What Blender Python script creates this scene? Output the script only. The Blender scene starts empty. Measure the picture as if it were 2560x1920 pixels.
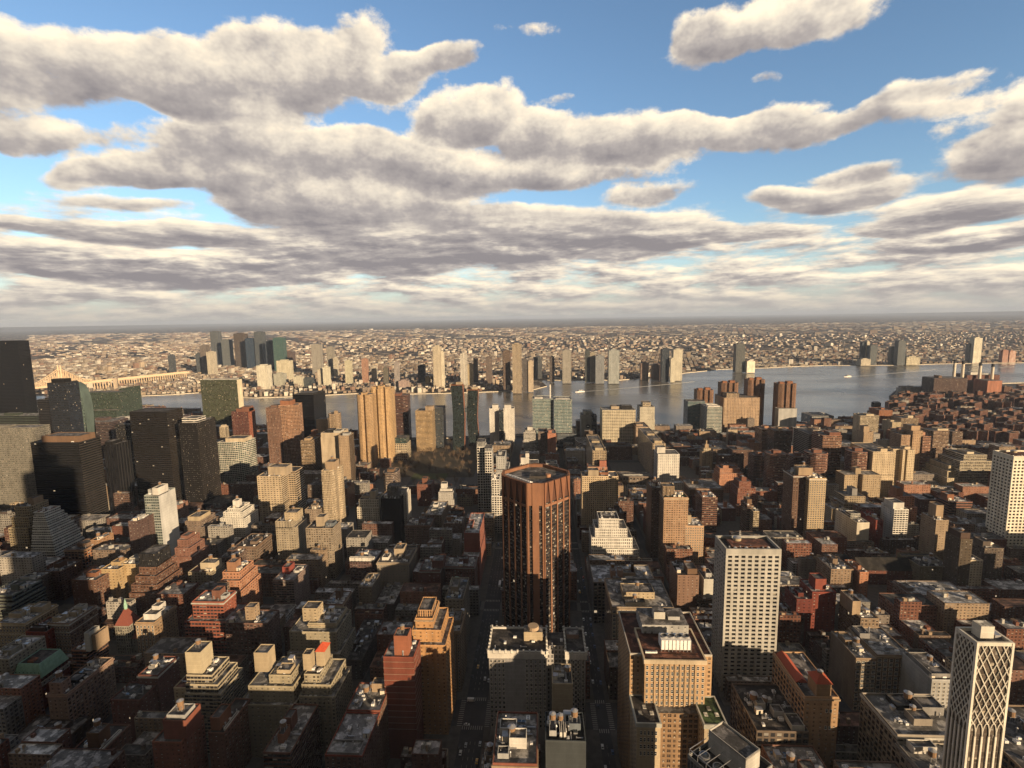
import bpy, math, random
import numpy as np
from mathutils import Matrix, Vector
R = math.radians
rnd = random.Random(7)
S = bpy.context.scene
COL = S.collection

# ---------------------------------------------------------------- camera
FPX = 1300.0                       # focal length in pixels of the 2560 px wide photograph
EYE = Vector((0.0, 0.0, 320.0))
ROT = (Matrix.Rotation(R(3.04), 3, 'Z') @ Matrix.Rotation(R(90 - 7.3), 3, 'X') @ Matrix.Rotation(R(-0.92), 3, 'Z'))
cd = bpy.data.cameras.new('camera')
cam = bpy.data.objects.new('camera', cd); COL.objects.link(cam)
cam.matrix_world = Matrix.Translation(EYE) @ ROT.to_4x4()
cd.sensor_width = 36; cd.lens = FPX / 2560 * 36
cd.clip_start = 1; cd.clip_end = 200000
S.camera = cam

def ray(x, y):
    return ROT @ Vector(((x - 1280) / FPX, -(y - 960) / FPX, -1))
def P(x, y, z=0.0):                # point of a level at height z seen at (x, y)
    r = ray(x, y); t = (z - EYE.z) / r.z
    return EYE.x + r.x * t, EYE.y + r.y * t
def W(x, y, d):                    # point of the plane Y = d seen at (x, y)
    r = ray(x, y); t = d / r.y
    return EYE.x + r.x * t, EYE.z + r.z * t
ROTI = ROT.transposed()
def pix(X, Y, Z):
    c = ROTI @ (Vector((X, Y, Z)) - EYE)
    if c.z > -1: return (-9999, -9999)
    return (1280 + FPX * c.x / -c.z, 960 - FPX * c.y / -c.z)

# ---------------------------------------------------------------- sun, exposure
SUN_EL, SUN_SIDE = 11.5, 44.0      # degrees up; degrees to the right of straight behind the camera
sd = bpy.data.lights.new('sun', 'SUN'); sd.energy = 5.0; sd.angle = R(0.5); sd.color = (1.0, 0.735, 0.45)
so = bpy.data.objects.new('sun', sd); COL.objects.link(so)
sdir = Vector((math.sin(R(SUN_SIDE)) * math.cos(R(SUN_EL)), -math.cos(R(SUN_SIDE)) * math.cos(R(SUN_EL)), math.sin(R(SUN_EL))))
so.rotation_euler = sdir.to_track_quat('Z', 'Y').to_euler()
so.location = sdir * 900 + Vector((0, 0, 320))
S.view_settings.view_transform = 'Standard'; S.view_settings.look = 'None'
S.view_settings.exposure = 1.05; S.view_settings.gamma = 1
S.cycles.max_bounces = 4; S.cycles.diffuse_bounces = 2; S.cycles.glossy_bounces = 2
S.cycles.volume_bounces = 0; S.cycles.transparent_max_bounces = 4
try:
    S.cycles.volume_step_rate = 1.0
except Exception: pass

# ---------------------------------------------------------------- node helpers
class NT:
    def __init__(s, tree): s.t = tree; s.n = tree.nodes; s.l = tree.links
    def put(s, node, i, v):
        if v is None: return
        sk = node.inputs[i]
        if isinstance(v, bpy.types.NodeSocket): s.l.new(v, sk)
        else: sk.default_value = v
    def new(s, typ, **k):
        n = s.n.new(typ)
        for a, b in k.items(): setattr(n, a, b)
        return n
    def m(s, op, a, b=None, c=None, clamp=False):
        n = s.new('ShaderNodeMath', operation=op, use_clamp=clamp)
        s.put(n, 0, a); s.put(n, 1, b); s.put(n, 2, c); return n.outputs[0]
    def v(s, op, a, b=None, c=None):
        n = s.new('ShaderNodeVectorMath', operation=op); s.put(n, 0, a)
        if b is not None: s.put(n, 3 if op == 'SCALE' else 1, b)
        if c is not None: s.put(n, 2, c)
        return n.outputs['Value' if op in ('LENGTH', 'DOT_PRODUCT', 'DISTANCE') else 'Vector']
    def xyz(s, x, y, z=0.0):
        n = s.new('ShaderNodeCombineXYZ'); s.put(n, 0, x); s.put(n, 1, y); s.put(n, 2, z); return n.outputs[0]
    def sep(s, v):
        n = s.new('ShaderNodeSeparateXYZ'); s.put(n, 0, v); return n.outputs
    def noise(s, v, scale, detail=4, rough=.55, dim='3D', lac=2.0):
        n = s.new('ShaderNodeTexNoise', noise_dimensions=dim); s.put(n, 'Vector', v); s.put(n, 'Scale', scale)
        s.put(n, 'Detail', detail); s.put(n, 'Roughness', rough); s.put(n, 'Lacunarity', lac); return n.outputs
    def white(s, v, dim='3D'):
        n = s.new('ShaderNodeTexWhiteNoise', noise_dimensions=dim); s.put(n, 'Vector', v); return n.outputs
    def mr(s, x, a, b, c=0., d=1., smooth=False):
        n = s.new('ShaderNodeMapRange', interpolation_type='SMOOTHSTEP' if smooth else 'LINEAR')
        s.put(n, 0, x); s.put(n, 1, a); s.put(n, 2, b); s.put(n, 3, c); s.put(n, 4, d); return n.outputs[0]
    def mix(s, f, a, b, mode='MIX'):
        n = s.new('ShaderNodeMix', data_type='RGBA', blend_type=mode)
        s.put(n, 0, f); s.put(n, 6, a); s.put(n, 7, b); return n.outputs[2]
    def attr(s, name):
        n = s.new('ShaderNodeAttribute', attribute_type='GEOMETRY', attribute_name=name); return n.outputs
    def ramp(s, f, stops):
        n = s.new('ShaderNodeValToRGB'); e = n.color_ramp.elements
        while len(e) < len(stops): e.new(.5)
        for i, (p, c) in enumerate(stops): e[i].position = p; e[i].color = c
        s.put(n, 0, f); return n.outputs[0]

# ---------------------------------------------------------------- sky
wd = bpy.data.worlds.new('World'); S.world = wd; wd.use_nodes = True
wt = wd.node_tree; wt.nodes.clear(); w = NT(wt)
def ae(x, y):
    r = ray(x, y).normalized(); return math.atan2(r.x, r.y), math.asin(r.z)
# cloud masses: centre and radii in photograph pixels, turned into azimuth / elevation
CL = [(60,150,230,105,1),(290,165,200,90,1),(520,180,220,92,1),(740,165,210,88,1),(960,150,170,55,1),(1120,150,80,36,.8),(560,275,140,38,.8),
 (950,60,70,36,.6),(180,340,140,34,.9),(20,310,60,40,.6),
 (600,395,180,60,1),(790,375,180,60,1),(960,400,140,66,1),(320,435,120,30,1),(200,445,70,20,.7),(560,455,220,34,.8),(780,490,220,50,1),(930,535,250,48,1),
 (1120,300,80,52,1),(1240,320,110,60,1),(1400,345,105,55,1),(1570,335,150,50,1),(1720,345,130,50,1),(1880,330,130,46,1),(1970,270,110,40,.9),(2110,300,110,36,.9),
 (2260,290,120,30,.8),(2330,225,110,26,.7),(1180,440,230,46,1),(1400,430,230,34,.8),(1620,485,80,28,.8),
 (1880,25,190,60,1),(1780,90,80,50,.8),(2110,25,100,36,.6),
 (2520,300,130,80,1),(2490,400,140,48,1),
 (2140,430,110,22,.9),(2110,485,160,28,1),(1930,490,60,20,.8),
 (2380,520,150,28,1),(2250,562,110,16,.7),(2450,585,220,22,.9),
 (1350,565,180,34,1),(1530,590,190,36,.9),(1200,595,240,40,1),(1000,625,300,40,1),(1780,590,180,18,.7),
 (440,580,250,20,.9),(200,640,240,34,1),(500,670,250,34,.9),
 (330,510,120,12,.5),(60,545,90,14,.5),(1330,85,90,28,.5),(1930,178,60,14,.5),(1385,245,40,16,.5)]
tc = w.new('ShaderNodeTexCoord').outputs['Generated']
ds = w.sep(tc); q = w
A = w.m('ARCTAN2', ds[0], ds[1]); E = w.m('ARCSINE', ds[2])
Ec = q.m('MAXIMUM', E, 0.004)
k_ = q.m('ADD', Ec, 0.045)
def uv(ka, ke, dx=0., dy=0.):
    return q.xyz(q.m('MULTIPLY_ADD', A, ka, dx), q.m('MULTIPLY_ADD', Ec, ke, dy), 0.0)
nv = uv(4.6, 6.2)
t_hi = q.mr(Ec, .09, .25, 0, 1, True)
def two(dx, dy, det):                               # rounded heaps high up, flat layers low down
    hi = q.noise(uv(4.6, 6.2, dx, dy), 1.7, det, .64, lac=2.15)[0]; lo = q.noise(uv(7.5, 34., dx * 1.2 + 3.1, dy * 1.5), 1.1, det, .60, lac=2.15)[0]
    return q.m('ADD', q.m('MULTIPLY', hi, t_hi), q.m('MULTIPLY', lo, q.m('SUBTRACT', 1.0, t_hi)))
n1 = (two(0., 0., 8),)
n2 = (two(.08, .17, 4),)
wn = q.noise(nv, .9, 2, .55)[1]
wv = q.v('SCALE', q.v('SUBTRACT', wn, (.5, .5, .5)), q.m('MULTIPLY', k_, .55))
wp = q.v('MULTIPLY_ADD', wv, (1., .6, 0), q.xyz(A, E, 1.0))
acc = None
for (x, y, rx, ry, st) in CL:
    a0, e0 = ae(x, y); a1 = ae(x + rx, y)[0]; e1 = ae(x, y - ry)[1]
    ia, ie = 1 / abs(a1 - a0), 1 / abs(e1 - e0)
    dv = q.v('MULTIPLY_ADD', wp, (ia, ie, 0), (-a0 * ia, -e0 * ie, 1))
    bl = q.mr(q.v('LENGTH', dv), 1.88, 1.0, 0.0, st * 1.3, False)
    dv = q.v('SCALE', dv, bl)
    acc = dv if acc is None else q.v('ADD', acc, dv)
ac = q.sep(acc)
tot = q.m('MINIMUM', ac[2], 1.25)
vert = q.m('DIVIDE', ac[1], q.m('ADD', ac[2], .35))          # -1 at a cloud's base, +1 at its top
low = q.mr(Ec, .27, .07, 0.0, 1, True)                        # broken layer towards the horizon
out_ = q.m('MAXIMUM', q.mr(Ec, .66, .85, 0, 1, True), q.mr(q.m('ABSOLUTE', A), 1.1, 1.5, 0, 1, True))   # added unseen cover overhead and behind, evens out the ambient colour
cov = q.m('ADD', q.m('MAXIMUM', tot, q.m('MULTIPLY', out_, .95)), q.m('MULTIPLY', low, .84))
D0 = q.m('ADD', cov, q.m('MULTIPLY', q.m('SUBTRACT', n1[0], .5), 2.9))
alpha = w.mr(D0, .32, .88, 0, 1, True)
emb = q.m('MULTIPLY', q.m('SUBTRACT', n1[0], n2[0]), q.m('ADD', 2.2, q.m('MULTIPLY', low, 1.6)))
lit = q.m('ADD', q.m('MULTIPLY', vert, .62), emb)
lit = q.m('ADD', lit, q.mr(D0, .5, 1.7, .30, -.25))
lit = w.mr(lit, -.62, .72, 0, 1, False)
dark = (.225, .205, .21, 1); brt = (.93, .79, .59, 1)
cc = w.ramp(lit, [(0, dark), (.34, (.36, .325, .305, 1)), (.62, (.62, .55, .46, 1)), (.98, brt)])
sky = w.new('ShaderNodeTexSky', sky_type='NISHITA'); sky.sun_disc = False
sky.sun_elevation = R(SUN_EL); sky.sun_rotation = math.atan2(sdir.x, sdir.y); sky.altitude = 300
sky.air_density = 1.0; sky.dust_density = .6; sky.ozone_density = 2.5
SKY_K = .135
blue = w.mix(1.0, sky.outputs[0], (1.12, 1.10, 1.08, 1), 'MULTIPLY')
blue = w.v('SCALE', blue, SKY_K)
hz = w.mr(E, .0, .16, 1, 0, True)
blue = w.mix(w.m('MULTIPLY', hz, .6), blue, (.44, .49, .50, 1))
col = w.mix(alpha, blue, cc)
hz2 = w.mr(E, .0, .07, .75, 0, True)
col = w.mix(hz2, col, (.37, .345, .315, 1))
col = w.v('SCALE', col, w.mr(out_, 0, 1, 1, .32))         # the added unseen cover is dimmed to cut ambient light on the city
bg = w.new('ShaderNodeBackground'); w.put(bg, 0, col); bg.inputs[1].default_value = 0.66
out = w.new('ShaderNodeOutputWorld'); wt.links.new(bg.outputs[0], out.inputs[0])
wd.cycles.sampling_method = 'MANUAL'; wd.cycles.sample_map_resolution = 256

# ---------------------------------------------------------------- materials
def mat(name, rough=.9, spec=.3, metal=0.):
    m = bpy.data.materials.new(name); m.use_nodes = True
    b = m.node_tree.nodes['Principled BSDF']
    b.inputs['Roughness'].default_value = rough; b.inputs['Metallic'].default_value = metal
    b.inputs['Specular IOR Level'].default_value = spec
    return m, NT(m.node_tree), b
def facade_mat():
    m, q, b = mat('facade')
    uv = q.new('ShaderNodeUVMap').outputs[0]; s = q.sep(uv)
    fx = q.m('FRACT', s[0]); fy = q.m('FRACT', s[1])
    wc = q.attr('wall_colour'); wp = q.attr('window_shape'); gc = q.attr('glass_colour')
    p = q.sep(wp[1])
    cell = q.xyz(q.m('FLOOR', s[0]), q.m('FLOOR', s[1]), q.m('MULTIPLY', wc[2], 91.7))
    rn = q.white(cell); rc = q.sep(rn[1])
    colr = q.sep(q.white(q.xyz(q.m('FLOOR', s[0]), 5.0, q.m('MULTIPLY', wc[2], 37.3)))[1])   # each window column of a wall has its own width
    punched = q.m('LESS_THAN', p[0], .66)
    wf = q.m('MULTIPLY', p[0], q.m('ADD', 1.0, q.m('MULTIPLY', punched, q.mr(colr[0], 0, 1, -.38, .16))))
    dx_ = q.m('ABSOLUTE', q.m('SUBTRACT', fx, .5))
    inx = q.m('LESS_THAN', dx_, q.m('MULTIPLY', wf, .5))
    iny = q.m('LESS_THAN', q.m('ABSOLUTE', q.m('SUBTRACT', fy, .52)), q.m('MULTIPLY', p[1], .5))
    ins = q.m('MULTIPLY', inx, iny)
    pos = q.new('ShaderNodeNewGeometry').outputs['Position']
    st = q.noise(q.v('MULTIPLY', pos, (1, 1, .35)), .11, 5, .65)[0]
    st2 = q.noise(pos, 1.3, 2, .6)[0]
    f = q.mr(st, .3, .72, .50, .80)
    f = q.m('MULTIPLY', f, q.mr(st2, .25, .75, .9, 1.08))
    wall = q.v('SCALE', wc[0], f)
    # spandrel / floor band: slightly different tone between storeys
    band = q.m('LESS_THAN', fy, .1)
    wall = q.v('SCALE', wall, q.m('ADD', 1.0, q.m('MULTIPLY', band, .16)))
    lum = q.v('DOT_PRODUCT', wall, (.3, .55, .15)); wall = q.mix(.16, wall, q.xyz(lum, lum, lum))
    dark = q.v('SCALE', gc[0], q.mr(rc[0], 0, 1, .45, 1.5))
    blind = q.m('GREATER_THAN', rc[1], q.m('SUBTRACT', 1.0, q.m('MULTIPLY', p[2], 1.0)))
    half = q.m('GREATER_THAN', fy, q.mr(rc[2], 0, 1, .3, .75))
    glass = q.mix(q.m('MULTIPLY', blind, half), dark, q.mix(rc[0], (.32, .28, .22, 1), (.16, .16, .16, 1)))
    frame = q.m('MULTIPLY', q.m('MULTIPLY', punched, ins), q.m('MAXIMUM', q.m('LESS_THAN', dx_, .018), q.m('LESS_THAN', q.m('ABSOLUTE', q.m('SUBTRACT', fy, .53)), .02)))
    glass = q.mix(frame, glass, q.v('SCALE', wc[0], .8))
    lo = q.m('SUBTRACT', .52, q.m('MULTIPLY', p[1], .5))
    sill = q.m('MULTIPLY', q.m('LESS_THAN', dx_, q.m('ADD', q.m('MULTIPLY', wf, .5), .04)), q.m('MULTIPLY', q.m('LESS_THAN', fy, lo), q.m('GREATER_THAN', fy, q.m('SUBTRACT', lo, .075))))
    sill = q.m('MULTIPLY', sill, q.m('MULTIPLY', punched, q.m('GREATER_THAN', p[0], .01)))
    wall = q.v('SCALE', wall, q.m('ADD', 1.0, q.m('MULTIPLY', sill, .5)))
    acu = q.m('MULTIPLY', q.m('MULTIPLY', ins, punched), q.m('MULTIPLY', q.m('GREATER_THAN', rc[2], .8), q.m('MULTIPLY', q.m('LESS_THAN', fy, q.m('ADD', lo, .16)), q.m('LESS_THAN', dx_, .12))))
    glass = q.mix(acu, glass, (.36, .35, .32, 1))
    wall = q.v('SCALE', wall, q.mr(colr[1], 0, 1, .92, 1.06))
    q.put(b, 'Base Color', q.mix(ins, wall, glass))
    q.put(b, 'Roughness', q.mr(ins, 0, 1, .88, .14))
    q.put(b, 'Specular IOR Level', q.mr(ins, 0, 1, .2, .7))
    lit = q.m('MULTIPLY', ins, q.m('GREATER_THAN', rn[0], q.m('SUBTRACT', 1.0, wp[3] if False else q.m('MULTIPLY', gc[3], .1))))
    b.inputs['Emission Color'].default_value = (1, .76, .48, 1)
    q.put(b, 'Emission Strength', q.m('MULTIPLY', lit, .30))
    bp = q.new('ShaderNodeBump'); q.put(bp, 'Height', q.m('SUBTRACT', 1.0, ins)); bp.inputs['Distance'].default_value = .25; bp.inputs['Strength'].default_value = .6
    q.put(b, 'Normal', bp.outputs[0])
    return m
def roof_mat():
    m, q, b = mat('roof')
    wc = q.attr('wall_colour')
    pos = q.new('ShaderNodeNewGeometry').outputs['Position']
    n = q.noise(pos, .16, 5, .62)[0]; n2 = q.noise(pos, .9, 3, .6)[0]; vo = q.new('ShaderNodeTexVoronoi', feature='F1', distance='CHEBYCHEV'); q.put(vo, 'Vector', q.v('MULTIPLY', pos, (1, 1, 0))); q.put(vo, 'Scale', .14)
    c = q.v('SCALE', wc[0], q.mr(n, .3, .7, .45, 1.0))
    c = q.v('SCALE', c, q.mr(n2, .3, .7, .8, 1.15))
    c = q.v('SCALE', c, q.mr(q.sep(vo.outputs['Color'])[0], 0, 1, .55, 1.2))
    n3 = q.noise(q.v('ADD', pos, (31., 7., 0)), .17, 4, .6)[0]
    c = q.v('SCALE', c, q.mr(n3, .49, .56, .55, 1.5))            # snow lying in patches on dark roofing
    q.put(b, 'Base Color', c)
    return m
def plain(name, col, rough=.8, spec=.3, metal=0., var=.25, scale=.5, bump=0):
    m, q, b = mat(name, rough, spec, metal)
    pos = q.new('ShaderNodeNewGeometry').outputs['Position']
    n = q.noise(pos, scale, 4, .6)[0]
    q.put(b, 'Base Color', q.v('SCALE', q.new('ShaderNodeRGB').outputs[0], q.mr(n, .25, .75, 1 - var, 1 + var)))
    for nd in q.n:
        if nd.type == 'RGB': nd.outputs[0].default_value = (*col, 1)
    return m
FAC = facade_mat(); ROOF = roof_mat()
ASPH = plain('asphalt', (.045, .045, .05), .85, var=.35, scale=.08)
PAVE = plain('pavement', (.085, .08, .074), .9, var=.3, scale=.2)
MARK = plain('road_paint', (.30, .29, .27), .8, var=.2)
METAL = plain('grey_metal', (.32, .32, .33), .45, .5, .6, var=.2)
WOOD = plain('tank_wood', (.17, .105, .06), .85, var=.3, scale=1.)
WHITE = plain('white_metal', (.62, .61, .59), .6, var=.15)
STONE = plain('pale_stone', (.50, .45, .37), .85, var=.2)
GLASSB = plain('dark_glass', (.02, .025, .03), .08, .8, var=.2)
COPPERG = plain('green_copper', (.20, .33, .25), .6, var=.25)
REDTILE = plain('red_tile', (.27, .06, .03), .8, var=.2, scale=2)
BARK = plain('bark', (.07, .05, .035), .9)
TWIG = plain('twigs', (.135, .092, .058), .9, var=.5, scale=.15)

# ---------------------------------------------------------------- mesh builder
def C(h):                                        # palette colour -> linear base colour
    return PAL[h] if isinstance(h, str) else h
PAL = dict(tan=(.38,.27,.165), cream=(.56,.46,.31), beige=(.42,.33,.22), sand=(.47,.37,.23), white=(.68,.65,.59), pale=(.52,.50,.44),
 brown=(.20,.115,.065), dbrown=(.10,.06,.042), brick=(.22,.09,.055), orange=(.38,.19,.10), dred=(.14,.05,.036), pink=(.34,.21,.15),
 black=(.008,.007,.007), char=(.022,.020,.019), grey=(.27,.26,.25), lgrey=(.42,.42,.41), olive=(.24,.20,.11), gold=(.50,.34,.15),
 green=(.05,.065,.048), teal=(.10,.16,.16), navy=(.02,.028,.04), rust=(.30,.12,.055), copper=(.33,.12,.06), bluegrey=(.16,.19,.22),
 sn=(.40,.40,.41), lt=(.28,.27,.26), mid=(.17,.16,.155), dk=(.07,.062,.058), rb=(.14,.06,.04), grn=(.05,.08,.03))
# style: bay m, storey m, window width, window height, blinds, glass colour, lit
G0 = (.020, .020, .022)
STY = dict(apt=(3.4,3.0,.46,.52,.28,G0,.03), grid=(3.2,3.4,.6,.56,.15,G0,.02), band=(3.0,3.6,1.1,.48,.12,G0,.02), bandd=(3.0,3.6,1.1,.55,.0,(.012,.012,.014),.03),
 rib=(1.8,3.6,.6,1.1,.06,G0,.0), ribf=(2.2,3.4,.55,.84,.14,G0,.02), glass=(1.8,3.6,.9,.86,.08,(.03,.04,.045),.02), plain=(4,3.4,0,0,0,G0,0), small=(4.2,3.2,.28,.42,.2,G0,.03),
 big=(5.0,3.8,.72,.62,.1,G0,.02), loft=(4.2,3.9,.68,.66,.25,G0,.03), balc=(3.0,2.9,.92,.60,.2,G0,.0), dots=(2.6,3.5,.5,.55,.3,(.03,.03,.03),.10), ggl=(2.2,3.7,.92,.62,.05,(.03,.045,.034),.0),
 tgl=(2.4,3.7,.94,.60,.12,(.03,.065,.07),.0), blk=(1.8,3.7,.88,.8,.0,(.006,.006,.007),.02), nav=(2.4,3.4,.82,.6,.03,(.012,.018,.03),.0), deep=(3.1,3.5,.60,.58,.03,(.012,.012,.014),.0),
 far=(5.5,5.0,.5,.5,.2,(.04,.04,.045),.0))
class MB:
    def __init__(s): s.v = []; s.f = []; s.uv = []; s.wc = []; s.wp = []; s.gc = []; s.mi = []; s.mats = []
    def mid(s, m):
        if m not in s.mats: s.mats.append(m)
        return s.mats.index(m)
    def face(s, pts, m, uv=None, wc=(.5,.5,.5), wp=(0,0,0), gc=(0,0,0,0)):
        n = len(s.v); s.v.extend(pts); s.f.append(tuple(range(n, n + len(pts))))
        s.uv.extend(uv or [(0., 0.)] * len(pts)); s.wc.append((*wc[:3], 1)); s.wp.append((*wp, 0)); s.gc.append(gc); s.mi.append(s.mid(m))
    def wall(s, a, b, z0, z1, col, sty, m=None):       # vertical face from a to b (outside to the right of a->b)
        bay, fl, fw, fh, bl, g, lit = STY[sty] if isinstance(sty, str) else sty
        L = math.hypot(b[0]-a[0], b[1]-a[1]); n = max(1, round(L / bay)); k = max(1, round((z1 - z0) / fl))
        o = rnd.randrange(200) if fw else 0
        if L < 1.2 or z1 - z0 < 2.2: fw = fh = 0
        s.face([(*a, z0), (*b, z0), (*b, z1), (*a, z1)], m or FAC, [(o, o), (o+n, o), (o+n, o+k), (o, o+k)], col, (fw, fh, bl), (*g, lit))
    def flat(s, poly, z, col=(.2,.2,.2), m=None, up=True):
        pts = [(x, y, z) for x, y in (poly if up else poly[::-1])]
        s.face(pts, m or ROOF, None, col)
    def prism(s, poly, z0, z1, col, sty='plain', m=None, rm=None, rcol=None, top=True, stys=None):   # poly counter-clockwise from above
        n = len(poly)
        for i in range(n):
            s.wall(poly[i], poly[(i+1) % n], z0, z1, col, stys[i] if stys else sty, m)
        if top: s.flat(poly, z1, rcol or col, rm or m)
    def box(s, x0, x1, y0, y1, z0, z1, col=(.5,.5,.5), sty='plain', m=None, **k):
        s.prism([(x0, y0), (x1, y0), (x1, y1), (x0, y1)], z0, z1, col, sty, m, **k)
    def ring(s, poly, z0, z1, t, col, m=None):         # parapet: upstanding wall of thickness t inside poly
        c = inset(poly, t); n = len(poly)
        for i in range(n):
            a, b = poly[i], poly[(i+1) % n]; d, e = c[i], c[(i+1) % n]
            s.wall(a, b, z0, z1, col, 'plain', m)
            s.wall(e, d, z0, z1, col, 'plain', m)
            s.face([(*a, z1), (*b, z1), (*e, z1), (*d, z1)], m or FAC, None, col)
    def cone(s, cx, cy, r0, r1, z0, z1, n, m, col=(.3,.3,.3), cap=True):
        for i in range(n):
            a, b = 2*math.pi*i/n, 2*math.pi*(i+1)/n
            p = [(cx+r0*math.cos(a), cy+r0*math.sin(a), z0), (cx+r0*math.cos(b), cy+r0*math.sin(b), z0), (cx+r1*math.cos(b), cy+r1*math.sin(b), z1), (cx+r1*math.cos(a), cy+r1*math.sin(a), z1)]
            s.face(p if r1 > .01 else p[:3], m, None, col)
        if cap and r1 > .01: s.face([(cx+r1*math.cos(2*math.pi*i/n), cy+r1*math.sin(2*math.pi*i/n), z1) for i in range(n)], m, None, col)
    def tube(s, a, b, r, n, m, col=(.3,.3,.3)):
        a, b = Vector(a), Vector(b); d = (b - a).normalized(); u = d.orthogonal().normalized(); w_ = d.cross(u)
        for i in range(n):
            t0, t1 = 2*math.pi*i/n, 2*math.pi*(i+1)/n
            o0 = u*math.cos(t0)*r + w_*math.sin(t0)*r; o1 = u*math.cos(t1)*r + w_*math.sin(t1)*r
            s.face([tuple(a+o0), tuple(a+o1), tuple(b+o1), tuple(b+o0)], m, None, col)
    def build(s, name, parent=None, loc=None):
        me = bpy.data.meshes.new(name)
        v = np.array(s.v, dtype=np.float32)
        if loc is not None: v -= np.array(loc, dtype=np.float32)
        nl = np.array([len(f) for f in s.f], dtype=np.int32); li = np.arange(len(s.v), dtype=np.int32)
        me.vertices.add(len(v)); me.vertices.foreach_set('co', v.ravel())
        me.loops.add(len(li)); me.loops.foreach_set('vertex_index', li)
        me.polygons.add(len(nl)); me.polygons.foreach_set('loop_start', np.concatenate(([0], np.cumsum(nl)[:-1])).astype(np.int32))
        for m in s.mats: me.materials.append(m)
        me.polygons.foreach_set('material_index', np.array(s.mi, dtype=np.int32))
        ul = me.uv_layers.new(name='UVMap'); ul.data.foreach_set('uv', np.array(s.uv, dtype=np.float32).ravel())
        if FAC in s.mats or ROOF in s.mats:
            for nm, dat in (('wall_colour', s.wc), ('window_shape', s.wp), ('glass_colour', s.gc)):
                a = me.attributes.new(nm, 'FLOAT_COLOR', 'FACE'); a.data.foreach_set('color', np.array(dat, dtype=np.float32).ravel())
        me.update(calc_edges=True)
        o = bpy.data.objects.new(name, me); COL.objects.link(o)
        if parent is not None: o.parent = parent
        return o
def inset(poly, t):
    n = len(poly); out = []
    for i in range(n):
        p, a, b = Vector(poly[i]), Vector(poly[i-1]), Vector(poly[(i+1) % n])
        d1 = (p - a).normalized(); d2 = (b - p).normalized()
        n1, n2 = Vector((-d1.y, d1.x)), Vector((-d2.y, d2.x)); s = n1 + n2
        k = s.length_squared
        out.append(tuple(p + s * (2 * t / k)) if k > .3 else tuple(p + n1 * t))
    return out
def empty(name, loc=(0,0,0)):
    o = bpy.data.objects.new(name, None); COL.objects.link(o); o.location = loc; o.empty_display_size = 5; return o
def tag(o, label=None, cat=None, group=None, kind=None):
    for a, b in (('label', label), ('category', cat), ('group', group), ('kind', kind)):
        if b: o[a] = b
    return o
FOOT = []                                        # footprints already taken (x0, x1, y0, y1)
REF = []                                         # (pixel x, pixel y, short name) of things a label may point at
LABELS = set()
HT = {}
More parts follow.
